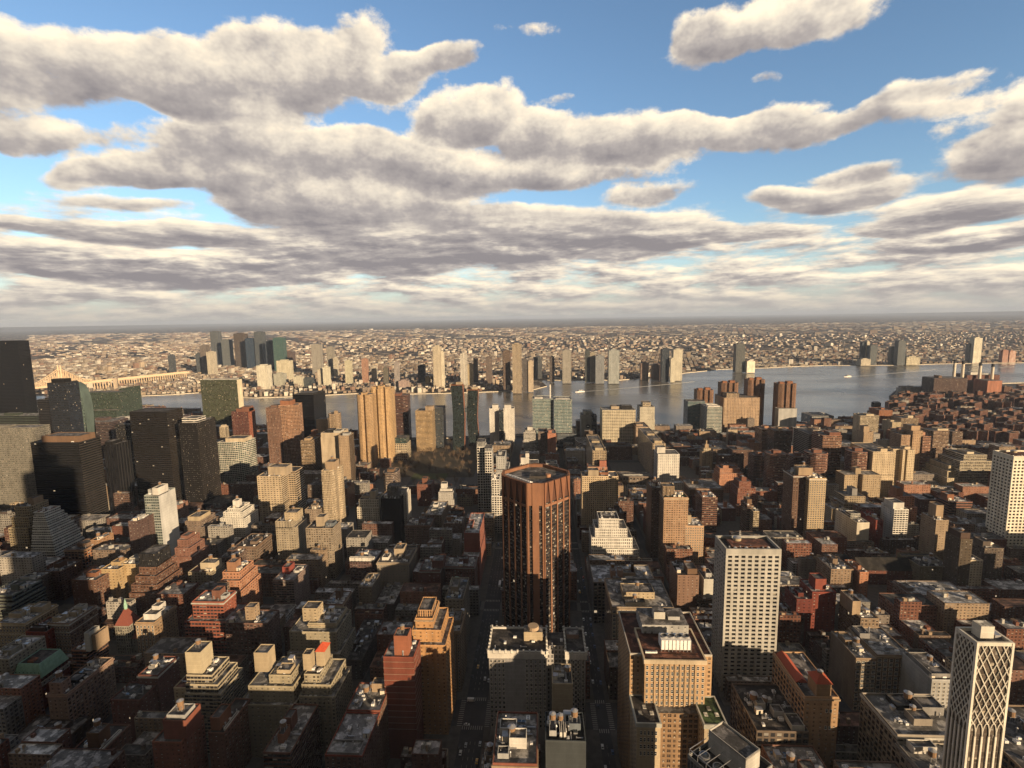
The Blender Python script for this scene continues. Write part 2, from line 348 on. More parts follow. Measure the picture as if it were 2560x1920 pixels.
for ln in """dark red box tower:55|dark red annex:48|long snowy row:22|olive brick block:28|stair-towered brown block:45|snowy court block:15|shaded snowy block:30|orange end house:35|ornate tan house:35
tank-topped brown loft:45|arched-window loft:45|grey plain-sided block:50|bright cream block:45|dark olive tower:70|dark drum loft:50|grey snowy block:30|ribbed school block:30|blank tan tower:60|brown banded block:45
dark capped slab:40|white balcony tower:52|blank white slab:42|dark red narrow block:42|orange capped tower:50|two-tone corniced tower:96|dark left half:97|stepped beige block:46|cream-fronted wing:32|beige recess block:52
left cream slab:82|right cream slab:82|tall tan shaft:100|shaded left wing:92|pinkish wing:90|round-cornered banded slab:74|shorter banded slab:60|right stepped terrace block:69|left stepped terrace block:49|beige corner block:50
narrow beige wing:47|narrow tan box tower:60|white banded river block:75|reddish river block:60|round brick tower one:65|round brick tower two:60|round brick tower three:65|round brick tower four:65|red-topped slab:97|greyish ribbed slab:90
green-terraced tower:92|dark side shaft:95|white-roofed tan tower:55|banded brown slab:58|checkered cream tower:89|orange-pink block:50|white stepped office:60|dark box roof:50|twin-tank loft:45|stepped buff loft:60
blank-sided brown block:50|white silver-tank block:45|shaded low block:25|brown institutional block:28|slim two-tone tower:50|narrow cream bay:46|curved-roof hall:20|stepped orange block:42|dark red stepped tower:50
dark brown slab:50|snowy-roofed brown block:32|slender pointed tower:45|white and blue tower:65|arcaded hall:18|wedding-cake tower:78|beige gothic tower:82|white blank-walled slab:104|dark hidden slab:80|white stepped-top tower:55
hipped-cap brown block:48|dark reddish stepped tower:62|orange-sided block:40|narrow brown shaft:45|left yellow-tan tower:49|right yellow-tan tower:50|hexagonal-topped tower:62|corner-corniced block:45|low brown left block:35
mid brown left block:35|greenish left-edge block:40|cream-boxed beige block:48|orange stepped apartments:58|white-lined brick block:62|notched brown block:48|ornate arched block:45|lower dark brown slab:42|long pinkish block:44
left-edge grey block:45|white-panelled slab:50|dark red attic block:38|arched attic block:46|white-penthouse tan tower:45|white-corniced brown block:40|left-edge ornate block:38|red dormer infill:36|sunlit stepped tower:50
rear terraced tower:60|silver-topped red tower:50|skylight brick block:44|white-strip brown block:40|bottom-left rooftops:20|tall-boxed beige block:60|red-pyramid beige block:60|stepped beige apartments:54|red line-striped slab:80
golden stepped block:90|slim tan corner block:55|beige street block:58|red street-corner block:62|courtyard red block:50|pale-rimmed wing:48|copper cupola house:42|wide beige apartments:42|white-parapet block:38|slim shaded block:37
red-chimney block:40|turreted brown block:35|low dark row:18|long snowy workshop roof:16|shaded tan apartment tower:65|lit-faced tan tower:68|rear beige block:48|pale-piered tan slab:87|dark-roofed right wing:88
slender faceted tower:105|bright-cornered red block:40|white tiered-cap tower:60|black louvred tower:66|attached white slab:66|round banded tower:50|brown ribbed-top block:40|cluttered tan loft:42|dark red park block:38
white-grey park block:38|lit-tank brown block:38|white undulating tower:115|second white slice:110|stepping white wing:80|terraced grey wing:85|plain tan slab:106|dark-sided taupe tower:104|pink-brown balcony tower:142
pink-brown twin-shaft tower:138|solid black slab:150|golden fluted tower:167|left golden shaft:160|dark banded tower:130|golden banded tower:99|dark balcony wing:101|striped balcony block:88|orange-brown capped block:86
tan crown block:108|green-topped white block:38|left white shaft:92|right white shaft:92|dark link:88|teal medical tower:118|right teal half:117|white banded tower:62|orange-red slab:65|shaded slab:65|white stepped block:34
white terraced block:30|cream hospital:92|silver glass slab:85|left glazed slab:90|large tan hospital:95|river tower one:112|river tower two:125|river tower three:135|river tower four:128|grey-white slab:70|white framed box:42
black banded block:141|brown-black tower:170|dark ribbed tower:153|narrow black tower:126|pale finned slab:150|dark dotted slab:130|rounded cream corner tower:95|stepped red tower:118|olive river slab:154
left green glass block:128|right green glass block:128|dark podium:15|dark green office roof:120|purple-brown office block:100|white ribbed block:95|twin-strip slab:80|orange balcony block:72|orange stepped block:55|brick tower below the hospital:60
gothic twin crown:100|small cream block:110|grey-blue hospital block:35|grey screen-wall block:30|round-emblem tower:70|dark tucked slab:70|dark hospital wing:30|slim cream tower:88|domed pavilion:28|corner-towered pavilion:28|long dark wing:28""".replace('\n', '|').split('|'):
    s_, h_ = ln.rsplit(':', 1); HT['the ' + s_] = float(h_)

# shared small meshes
def unit_tank():
    a = MB(); a.cone(0, 0, 1, 1.0, 0, 1.7, 12, WOOD); 
    b = MB(); b.cone(0, 0, 1.08, .02, 1.7, 2.3, 12, METAL, cap=False)
    c = MB()
    for x in (-.7, .7):
        for y in (-.7, .7): c.box(x-.06, x+.06, y-.06, y+.06, -1.6, 0, m=METAL)
    c.box(-.85, .85, -.85, .85, -.12, -.02, m=METAL)
    return [x.build(n) for x, n in ((a, 'water_tank'), (b, 'tank_roof'), (c, 'tank_stand'))]
TANK = unit_tank()
def unit_ac():
    a = MB(); a.box(-1, 1, -.7, .7, 0, 1, m=WHITE); a.cone(-.45, 0, .38, .34, 1, 1.12, 10, METAL); a.cone(.45, 0, .38, .34, 1, 1.12, 10, METAL)
    a.box(-1.02, 1.02, -.1, .1, .2, .8, m=METAL)
    return a.build('air_conditioner')
AC = unit_ac()
def unit_duct():
    a = MB(); a.box(-.25, .25, -2, 2, .3, .8, m=METAL); a.box(-.3, .3, 1.5, 2.1, 0, 1.3, m=METAL); a.box(-.06, .06, -2, -1.8, 0, .3, m=METAL)
    return a.build('duct')
DUCT = unit_duct()
def unit_sky():
    a = MB(); a.box(-1.6, 1.6, -.7, .7, 0, .5, m=METAL); a.box(-1.5, 1.5, -.6, .6, .5, .62, m=GLASSB); a.box(-.05, .05, -.6, .6, .62, .68, m=WHITE)
    return a.build('skylight')
def unit_shed():
    a = MB(); a.box(-1.5, 1.5, -1.2, 1.2, 0, 2.3, m=STONE); a.box(-1.6, 1.6, -1.3, 1.3, 2.3, 2.45, m=METAL); a.box(-.5, .4, -1.23, -1.2, 0, 1.9, m=GLASSB)
    return a.build('stair_shed')
def unit_pipe():
    a = MB(); a.cone(0, 0, .3, .3, 0, 2.2, 8, METAL); a.cone(0, 0, .5, .1, 2.2, 2.7, 8, METAL); return a.build('vent_pipe')
SKYL = unit_sky(); SHED = unit_shed(); PIPE = unit_pipe()
PROTO = TANK + [AC, DUCT, SKYL, SHED, PIPE]
def place(src, parent, loc, sc=1., rz=0.):
    o = src.copy(); COL.objects.link(o); o.parent = parent; o.location = loc; o.scale = (sc,) * 3 if not isinstance(sc, tuple) else sc; o.rotation_euler = (0, 0, rz); return o
def tank(parent, x, y, z, s=2.):
    t = place(TANK[0], parent, (x, y, z + 1.6 * s), s)
    for k in (1, 2): place(TANK[k], t, (0, 0, 0))
def unit_window():
    a = MB(); a.box(-.5, .5, -.05, .0, -.5, .5, m=GLASSB)
    for x0, x1, z0, z1 in ((-.56, -.47, -.55, .55), (.47, .56, -.55, .55), (-.56, .56, .47, .56), (-.62, .62, -.60, -.50)):
        a.box(x0, x1, -.16 if z0 < -.58 else -.1, .0, z0, z1, m=STONE)
    a.box(-.47, .47, -.075, 0, -.03, .03, m=WHITE)
    return a.build('window')
WIN = unit_window(); PROTO.append(WIN)

def windows(root, side, x0, x1, y0, y1, z0, z1, bay, fl, ww, wh, n_max=96):
    """individual windows on the front (side 0), right (1) or left (3) face"""
    L = (x1 - x0) if side == 0 else (y1 - y0)
    n = max(1, round(L / bay)); k = max(1, round((z1 - z0) / fl)); cnt = 0
    rest = MB()
    for j in range(k - 1, -1, -1):
        for i in range(n):
            t = (i + .5) / n; z = z0 + (j + .52) * (z1 - z0) / k
            if side == 0: loc, rz = (x0 + t * L, y0, z), 0
            elif side == 1: loc, rz = (x1, y0 + t * L, z), math.pi / 2
            else: loc, rz = (x0, y0 + t * L, z), -math.pi / 2
            if cnt < n_max:
                place(WIN, root, loc, (ww, 1.5, wh), rz)
            else:
                c, s_ = math.cos(rz), math.sin(rz)
                def q(px, py, pz): return (loc[0] + px*c - py*s_, loc[1] + px*s_ + py*c, loc[2] + pz)
                for (a, b, d, e, m_, o) in ((-.5, .5, -.5, .5, GLASSB, -.07), (-.56, -.47, -.55, .55, STONE, -.14), (.47, .56, -.55, .55, STONE, -.14), (-.6, .6, -.6, -.5, STONE, -.2), (-.56, .56, .47, .56, STONE, -.14)):
                    rest.face([q(a*ww, o, d*wh), q(b*ww, o, d*wh), q(b*ww, o, e*wh), q(a*ww, o, e*wh)], m_)
            cnt += 1
    if cnt > n_max:
        o = rest.build('window', root); o['kind'] = 'stuff'

LASTCAPS = []
def pyramid(root, k, over, hh, m):
    cp, z = LASTCAPS[k]; p = inset(cp, -over); xm, ym = sum(q[0] for q in p) / 4, sum(q[1] for q in p) / 4; w_ = MB()
    for i in range(4): w_.face([(*p[i], z + .55), (*p[(i+1) % 4], z + .55), (xm, ym, z + .55 + hh)], m)
    w_.build('pyramid_roof', root)
def deck(root, rr, poly, z, roofc, col, near, cl=None, caps=None, tanks=0, seed=0, acs=None, cap_sty='plain'):
    """roof furniture in root's local frame; poly is a rectangle"""
    xs = [p[0] for p in poly]; ys = [p[1] for p in poly]; x0, x1, y0, y1 = min(xs), max(xs), min(ys), max(ys)
    w_, d_ = x1 - x0, y1 - y0
    if caps is None:
        caps = []
        if w_ > 9 and d_ > 9:
            fw = rr.uniform(.22, .4); fx = rr.uniform(.1, .9 - fw); fy = rr.uniform(.2, .5); caps = [(fx, fx + fw, fy, min(.9, fy + rr.uniform(.25, .4)), rr.uniform(3, 6.5))]
    LASTCAPS.clear()
    for c in caps:
        b = MB(); cc = C(c[5]) if len(c) > 5 else col
        cp = [(x0 + c[0]*w_, y0 + c[2]*d_), (x0 + c[1]*w_, y0 + c[2]*d_), (x0 + c[1]*w_, y0 + c[3]*d_), (x0 + c[0]*w_, y0 + c[3]*d_)]
        b.prism(cp, z, z + c[4], cc, c[6] if len(c) > 6 else cap_sty, top=False)
        b.flat(cp, z + c[4] - (.5 if c[4] > 2 else 0.02), PAL['mid'] if roofc != 'sn' else PAL['lt'])
        if near: b.ring(cp, z + c[4], z + c[4] + .5, .35, cc)
        b.build('bulkhead', root); LASTCAPS.append((cp, z + c[4]))
        if near and c[4] > 2.5 and rr.random() < .35 and not tanks:
            tank(root, (cp[0][0] + cp[2][0]) / 2, (cp[0][1] + cp[2][1]) / 2, z + c[4], rr.uniform(1.5, 2.1))
    for k in range(tanks):
        tank(root, x0 + w_ * rr.uniform(.2, .8), y0 + d_ * rr.uniform(.35, .8), z, rr.uniform(1.7, 2.5))
    if near:
        n = int((acs if acs is not None else min(9, 1 + w_ * d_ / 70)) * 2.2)
        for k in range(n):
            place(rr.choice((AC, AC, AC, DUCT, DUCT, SKYL, SHED, PIPE, PIPE)), root, (x0 + w_ * rr.uniform(.1, .9), y0 + d_ * rr.uniform(.1, .9), z), rr.uniform(.9, 1.7), rr.choice((0, math.pi / 2)))

def B(kind, label, short, xl, xr, yt, d, D, col='tan', sty='apt', side=None, roofc='mid', caps=None, steps=None, tanks=0, cat='building', group=None,
      shape=None, cornice=None, capsty='plain', wins=0, acs=None, belt=None, poly=None, z0=0., hfix=None, colside=None):
    """a building whose front face (on the plane Y = d) spans photograph columns xl..xr with its top at row yt; D is its depth in metres.
    poly: footprint in 0..1 x 0..1 (x right, y away).  steps: (left, right, front, back metres, height fraction) lower wider tiers."""
    if short in HT:                                  # known height: the distance follows from it
        k0 = (W((xl + xr) / 2, yt, 100.)[1] - 320) / 100; dn = (HT[short] - 320) / k0; f_ = 1.0; D *= (dn / d) ** .5
        steps = [(a_ * f_, b_ * f_, c_ * f_, e_ * f_, g_) for a_, b_, c_, e_, g_ in steps] if steps else steps
        d = dn
    Xa, Za = W(xl, yt, d); Xb, Zb = W(xr, yt, d); Z = hfix or (Za + Zb) / 2; Wd = Xb - Xa
    if Z < 8: Z = 8.
    cx = (Xa + Xb) / 2; root = empty(kind, (cx, d, z0)); near = d < 760
    rr = random.Random(hash((round(xl), round(yt))) & 0xffff)
    hx = Wd / 2; c = C(col); side = side or sty
    P0 = [(-hx + px * Wd, py * D) for px, py in poly] if poly else [(-hx, 0), (hx, 0), (hx, D), (-hx, D)]
    tiers = []
    prev = 0
    for (eL, eR, eF, eB, fr) in sorted(steps or [], key=lambda t: t[4]):
        tiers.append(([(-hx - eL, -eF), (hx + eR, -eF), (hx + eR, D + eB), (-hx - eL, D + eB)], prev, fr * Z)); prev = fr * Z
    tiers.append((P0, prev, Z))
    wl = MB(); rf = MB(); pp = MB(); n_t = len(tiers)
    for k, (po, za, zb) in enumerate(tiers):
        n = len(po)
        stys = [sty, side, side if d < 900 else 'plain', side] if n == 4 and not (poly) else [sty] * n
        if wins and k == n_t - 1: stys[0] = 'plain'
        for i in range(n):
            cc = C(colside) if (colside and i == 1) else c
            wl.wall(po[i], po[(i+1) % n], za, zb, cc, stys[i])
        ph = .9 if near else .6
        rf = MB(); pp = MB(); rf.flat(po, zb - .15, C(roofc) if not (roofc == 'mid' and k < n_t - 1) else PAL['lt']); rf.build('roof', root)
        if d < 1500: pp.ring(po, zb, zb + ph, .4 if near else .8, tuple(min(1, v * 1.25) for v in c)); pp.build('parapet', root)
    wl.build('wall', root)
    if cornice:
        cb = MB(); po = inset(tiers[-1][0], -.7); cb.ring(po, Z - 1.6, Z - .5, .7 - .003, C(cornice)); cb.build('cornice', root)
    if belt:
        for k, zf in enumerate(belt):
            cb = MB(); po = inset(tiers[-1][0], -.3); cb.ring(po, Z * zf, Z * zf + (.9 if len(belt) < 3 else .28), .3 - .003, C(cornice or ('pale' if len(belt) < 3 else 'pink'))); cb.build('string_course', root)
    if wins:
        bay, fl, fw, fh = (STY[sty] if isinstance(sty, str) else sty)[:4]
        zb = tiers[-1][1]; windows(root, 0, -hx, hx, 0, D, max(zb, Z - 70), Z - (2 if cornice else 1), bay, fl, bay * fw, fl * fh)
    deck(root, rr, P0, Z - .15, roofc, c, near, caps=caps, tanks=tanks, acs=acs if d > 330 or acs is not None else None, cap_sty=capsty)
    if steps and near:
        for (po, za, zb) in tiers[:-1]:
            for k in range(3):
                e = rr.random(); place(AC if k else DUCT, root, (po[0][0] + 1.5 + e * (po[1][0] - po[0][0] - 3), po[0][1] + 1.3, zb - .15), .8, 0)
    tag(root, label, cat, group)
    if label in LABELS: print('DUP LABEL', label)
    LABELS.add(label)
    px_, py_ = pix(cx, d, Z * .8); REF.append((px_, py_, short))
    ext = [max([s_[i] for s_ in (steps or [])] + [0]) for i in range(4)]
    FOOT.append((Xa - ext[0] - 1, Xb + ext[1] + 1, d - ext[2] - 1, d + D + ext[3] + 1, Z))
    return root, Z, Wd

# ================================================================ landmarks built by hand
def on_face(mb, p0, p1, t0, t1, o0, o1, z0, z1, m, col=(.5,.5,.5), t0b=None, t1b=None, sty='plain'):
    """block on the face p0->p1 between distances t0..t1 along it, standing o0..o1 proud, z0..z1; top edge may differ (t0b, t1b)"""
    a = Vector(p0); u = (Vector(p1) - a).normalized(); n = Vector((u.y, -u.x))
    t0b = t0 if t0b is None else t0b; t1b = t1 if t1b is None else t1b
    def q(t, o, z): v = a + u * t + n * o; return (v.x, v.y, z)
    F = [q(t0, o1, z0), q(t1, o1, z0), q(t1b, o1, z1), q(t0b, o1, z1)]; K = [q(t0, o0, z0), q(t1, o0, z0), q(t1b, o0, z1), q(t0b, o0, z1)]
    for f in (F, [K[0], F[0], F[3], K[3]], [F[1], K[1], K[2], F[2]], [F[3], F[2], K[2], K[3]], [K[0], K[1], F[1], F[0]]): mb.face(f, m, None, col)

def brown_tower():
    d0, Z = 458.0, 170.0
    xa, _ = W(1258, 1200, d0 + 31); xb, _ = W(1421, 1190, d0 + 31)
    hw = (xb - xa) / 2; c = hw * .24; cx = (xa + xb) / 2
    r_ = empty('office_tower', (cx, d0, 0))
    V = [(-c, 0), (c, 0), (hw, hw - c), (hw, hw + c), (c, 2*hw), (-c, 2*hw), (-hw, hw + c), (-hw, hw - c)]
    br = (.265, .118, .06); w = MB()
    w.prism(V, 0, Z - 19, (.05, .035, .03), (1.6, 3.7, 1.1, .52, .3, (.02,.02,.022), .03), top=False)
    w.prism(V, Z - 19, Z, (.12,.05,.03), 'plain', top=False); w.build('wall', r_)
    rf = MB(); rf.flat(inset(V, 1.5), Z - 3, PAL['mid']); rf.build('roof', r_)
    pr = MB(); pr.ring(V, Z - 3, Z + .003, 1.5, br); pr.build('parapet', r_)
    for i in range(8):
        p0, p1 = V[i], V[(i + 1) % 8]; L = math.hypot(p1[0]-p0[0], p1[1]-p0[1]); nb = 4 if i % 2 else 1
        if i % 2 == 0:                     # cut corner: broad pier between two window slots
            b = MB(); on_face(b, p0, p1, L*.30, L*.70, -.2, 1.4, 0, Z + .5, FAC, br); b.build('pier', r_)
            for e in (0, 1):
                b = MB(); on_face(b, p0, p1, 0 if not e else L*.9, L*.1 if not e else L, -.2, 1.1, 0, Z + .3, FAC, br); b.build('pier', r_)
            b = MB(); on_face(b, p0, p1, L*.1, L*.9, -.2, .9, Z - 21, Z + .1, FAC, br); b.build('crown_panel', r_)
            continue
        for k in range(nb + 1):
            t = L * k / nb; wd_ = .75; a, b_ = max(0, t - wd_), min(L, t + wd_)
            b = MB(); on_face(b, p0, p1, a, b_, -.2, 1.1, 0, Z - 22, FAC, br); b.build('pier', r_)
            b = MB(); g_ = L / nb * .42
            on_face(b, p0, p1, a, b_, -.2, 1.15, Z - 22, Z + .2, FAC, (.21,.085,.042), max(0, t - g_), min(L, t + g_)); b.build('crown_panel', r_)
        b = MB(); on_face(b, p0, p1, 1.2, L - 1.2, -.2, .8, Z - 23, Z - 20.6, FAC, br); b.build('crown_band', r_)
    for k in range(9):
        t = (k + .5) / 9; place(AC, r_, (-hw + 4 + t * (hw - c - 1), hw - c - t * (hw - c) + 5.5, Z - 3), 2.6, -math.pi / 4)
    b = MB(); b.box(-6, 10, 24, 38, Z - 3, Z - .8, PAL['dk']); b.build('bulkhead', r_)
    b = MB(); b.cone(12, 28, 2.6, 2.6, Z - 3, Z + .2, 12, FAC, PAL['orange']); b.build('vent_drum', r_)
    tag(r_, 'tall brown octagonal office tower with vertical piers and flared crown, alone between two streets', 'tower')
    REF.append((1340, 1250, 'the brown octagonal tower')); FOOT.append((cx - hw - 2, cx + hw + 2, d0 - 4, d0 + 2*hw + 2, Z))
brown_tower()

def grid_slab(xl, xr, yt, d, D, fr, gl, bay, fl, label, short, side_l=True):
    """office slab with a real projecting concrete grid on front and left side"""
    Xa, Za = W(xl, yt, d); Xb, Zb = W(xr, yt, d); Z = (Za + Zb) / 2; w_ = Xb - Xa; hx = w_ / 2
    r_ = empty('office_tower', ((Xa + Xb) / 2, d, 0)); P0 = [(-hx, 0), (hx, 0), (hx, D), (-hx, D)]
    w = MB(); st = (bay, fl, 1.1, .7, .06, gl, .0); w.prism(P0, 0, Z - 5, (.03, .03, .03), st, top=False); w.build('wall', r_)
    w = MB(); w.ring(inset(P0, -.75), Z - 5, Z, 1.3, fr); w.build('parapet', r_)
    w = MB(); w.flat(P0, Z - 2.5, PAL['dk']); w.build('roof', r_)
    nb = round(w_ / bay); nf = round((Z - 5) / fl)
    for i in range(nb + 1):
        b = MB(); t = w_ * i / nb; on_face(b, P0[0], P0[1], max(-.75, t - bay*.2), min(w_ + .75, t + bay*.2), -.1, .75, 0, Z - 5, FAC, fr); b.build('pier', r_)
    for i in range(round(D / bay) + 1):
        b = MB(); t = D * i / round(D / bay); on_face(b, P0[3], P0[0], max(-.75, t - bay*.2), min(D, t + bay*.2), -.1, .75, 0, Z - 5, FAC, fr); b.build('pier', r_)
    for j in range(1, nf + 1):
        b = MB(); z = (Z - 5) * j / nf; on_face(b, P0[0], P0[1], 0, w_, -.1, .7, z - fl*.22, z + fl*.22, FAC, fr); on_face(b, P0[3], P0[0], 0, D, -.1, .7, z - fl*.22, z + fl*.22, FAC, fr); b.build('spandrel', r_)
    rr = random.Random(3)
    b = MB(); b.box(-hx*.7, hx*.75, D*.25, D*.8, Z - 2.5, Z - .6, PAL['rb']); b.build('bulkhead', r_)
    b = MB(); b.cone(-hx*.3, D*.72, 3.4, 3.4, Z - .6, Z + 1.6, 14, FAC, PAL['sand']); b.cone(-hx*.3, D*.72, 3.4, .5, Z + 1.6, Z + 3, 14, METAL); b.build('water_tank', r_)
    for k in range(8): place(AC if k % 2 else DUCT, r_, (hx*(-.8 + .21*k), D*rr.uniform(.1, .25), Z - 2.5), 1.5, k % 2 * 1.57)
    tag(r_, label, 'tower'); LABELS.add(label); REF.append((*pix((Xa+Xb)/2, d, Z*.7), short)); FOOT.append((Xa - 2, Xb + 2, d - 2, d + D + 2, Z))
grid_slab(1817, 1951, 1372, 417, 26, (.43,.42,.385), (.012,.013,.015), 5.5, 3.6, 'pale concrete office slab with a square grid of deep dark windows over grey low roofs', 'the concrete grid slab')
grid_slab(2535, 2640, 1140, 673, 29, (.80,.74,.60), (.03,.028,.026), 4.6, 4.4, 'tall white grid tower with wide brown windows at the right edge', 'the white tower at the right edge')

def lattice_tower():
    d = 255.; Xa, Za = W(2443, 1607, d); Xb, Zb = W(2532, 1606, d); Z = (Za + Zb) / 2; w_ = Xb - Xa; hx = w_ / 2; D = 12.5
    r_ = empty('apartment_tower', ((Xa + Xb) / 2, d, 0)); P0 = [(-hx, 0), (hx, 0), (hx, D), (-hx, D)]
    w = MB(); w.prism(P0, 0, Z - 1, (.13, .11, .09), (1.5, 3.3, .94, .82, .1, (.075,.06,.05), 0.), top=False); w.build('wall', r_)
    w = MB(); w.flat(P0, Z - 1.4, PAL['mid']); w.build('roof', r_)
    cr = (.70, .66, .57); w = MB(); w.ring(inset(P0, -.5), Z - 1.6, Z + .3, 1.0, cr); w.build('parapet', r_)
    for (i, L) in ((0, w_), (3, D)):
        p0, p1 = P0[i], P0[(i + 1) % 4]; nb = 5; bay = L / nb; zc = Z * .71; hd = bay * 2.15
        def pt(t, z, o=.35):
            a = Vector(p0); u = (Vector(p1) - a).normalized(); n = Vector((u.y, -u.x)); v = a + u*t + n*o; return (v.x, v.y, z)
        for e in (0, L):
            b = MB(); on_face(b, p0, p1, e - .55 if e else -.55, e + .55 if e else .55, -.2, .7, 0, Z, FAC, cr); b.build('corner_rib', r_)
        for k in range(nb):
            c0 = bay * (k + .5)                     # arches spring from straight ribs and run on as diagonals
            for sgn in (-1, 1):
                b = MB(); last = pt(c0 + sgn * bay * .5, zc - hd)
                for s_ in range(1, 9):
                    a_ = s_ / 8 * math.pi / 2; nxt = pt(c0 + sgn * bay * .5 * math.cos(a_), zc - hd + hd * math.sin(a_)); b.tube(last, nxt, .3, 6, FAC, cr); last = nxt
                t, z = c0, zc; dirn = -sgn
                while z < Z - 1.7:
                    tn = t + dirn * bay * .5; zn = z + hd * .5
                    if tn > L or tn < 0: dirn = -dirn; continue
                    if zn > Z - 1.6: fr_ = (Z - 1.6 - z) / (zn - z); tn = t + (tn - t) * fr_; zn = Z - 1.6
                    b.tube(pt(t, z), pt(tn, zn), .3, 6, FAC, cr); t, z = tn, zn
                b.build('lattice_rib', r_)
        for k in range(1, nb):
            b = MB(); t = bay * k; on_face(b, p0, p1, t - .45, t + .45, -.2, .6, 0, zc - hd, FAC, cr); b.build('rib', r_)
    b = MB(); b.box(-hx*.35, hx*.42, D*.4, D*.85, Z - 1.4, Z + 5.5, cr); b.build('bulkhead', r_)
    b = MB(); b.box(hx*.5, hx*.85, D*.4, D*.9, Z - 1.4, Z + .8, PAL['dk'], m=METAL); b.build('air_conditioner', r_)
    lb = 'slender tower with white diamond lattice ribs and pointed arches in the lower right corner'
    tag(r_, lb, 'tower'); REF.append((2480, 1700, 'the lattice tower')); FOOT.append((Xa - 2, Xb + 2, d - 2, d + D + 2, Z))
lattice_tower()

def prism_part(root, name, poly, z0, z1, col, sty='plain', roofc=None, m=None):
    b = MB(); b.prism(poly, z0, z1, C(col), sty, m, rcol=C(roofc) if roofc else None, rm=ROOF if roofc else None); return b.build(name, root)

def hotel_h():
    """white H-plan hotel with crenellated terracotta cornice in front of the brown tower"""
    d = 348.; Xa, Z = W(1222, 1630, d); Xb, _ = W(1464, 1636, d); hx = (Xb - Xa) / 2; D = 29.; wc = (.42, .40, .385)
    r_ = empty('hotel_building', ((Xa + Xb) / 2, d, 0)); u = lambda f: -hx + 2*hx*f
    wing = [[(u(0), 0), (u(.60), 0), (u(.60), D), (u(0), D)], [(u(.60), 9), (u(.80), 9), (u(.80), D - 4), (u(.60), D - 4)], [(u(.80), 0), (u(1), 0), (u(1), D), (u(.80), D)]]
    sty = (2.9, 3.6, .44, .58, .1, G0, .02)
    for k, po in enumerate(wing):
        b = MB()
        for i in range(4):
            b.wall(po[i], po[(i+1) % 4], 0, Z, wc, 'plain' if (k == 0 and i == 0) else sty)
        b.build('wall', r_); b = MB(); b.flat(po, Z - .2, PAL['dk']); b.build('roof', r_)
        if k == 1: continue
        b = MB(); q = inset(po, -.8)
        b.ring(q, Z - 4.2, Z - .4, .79, (.66, .62, .55)); b.build('cornice', r_)
        b = MB(); b.ring(inset(po, -.5), Z - .4, Z + 1.3, .9, (.62, .59, .53))
        for i in range(4):
            p0, p1 = q[i], q[(i+1) % 4]; L = math.hypot(p1[0]-p0[0], p1[1]-p0[1]); n = int(L / 4)
            for j in range(n + 1): on_face(b, p0, p1, L*j/n - .6, L*j/n + .6, -1.2, 0, Z - .6, Z + 2.3, FAC, (.64, .61, .55))
        b.build('parapet', r_)
    # window columns of the front: right part of the big wing and the right wing
    b0 = u(.28)
    windows(r_, 0, u(.37), u(.60), 0, D, Z - 60, Z - 5, 3.3, 3.7, 1.5, 2.1, 60)
    windows(r_, 0, u(.80), u(1), 0, D, Z - 60, Z - 5, 3.6, 3.7, 1.5, 2.1, 34)
    windows(r_, 0, u(.0), u(.17), 0, D, Z - 60, Z - 5, 3.3, 3.7, 1.5, 2.1, 34)
    prism_part(r_, 'bulkhead', [(u(.36), 14), (u(.56), 14), (u(.56), 23), (u(.36), 23)], Z - .2, Z + 7, 'sand', roofc='mid')
    b = MB(); b.cone(u(.46), 18.5, 4.2, 4.0, Z + 7, Z + 9.5, 14, FAC, PAL['tan']); b.build('vent_drum', r_)
    prism_part(r_, 'bulkhead', [(u(.82), 18), (u(.95), 18), (u(.95), 26), (u(.82), 26)], Z - .2, Z + 3, 'pink', roofc='mid')
    for k in range(9): place(AC if k % 3 else DUCT, r_, (u(.06 + .1*k), 4 + (k * 7 % 19), Z - .2), 1.2, k % 2 * 1.57)
    lb = 'pale grey H-plan hotel with scalloped white cornice in front of the brown octagonal tower'
    tag(r_, lb, 'building'); REF.append((1345, 1720, 'the pale H-plan hotel')); FOOT.append((Xa - 2, Xb + 2, d - 2, d + D + 2, Z))
    # plain slab with the wooden tank in the court
    B('brick_building', 'narrow plain cream blank-walled block in the court of the pale H-plan hotel', 'the cream blank block', 1381, 1432, 1712, 318, 20, 'sand', 'plain', side='plain', roofc='mid', caps=[(.1,.5,.5,.9,2.5)], tanks=1, colside='pink')
hotel_h()

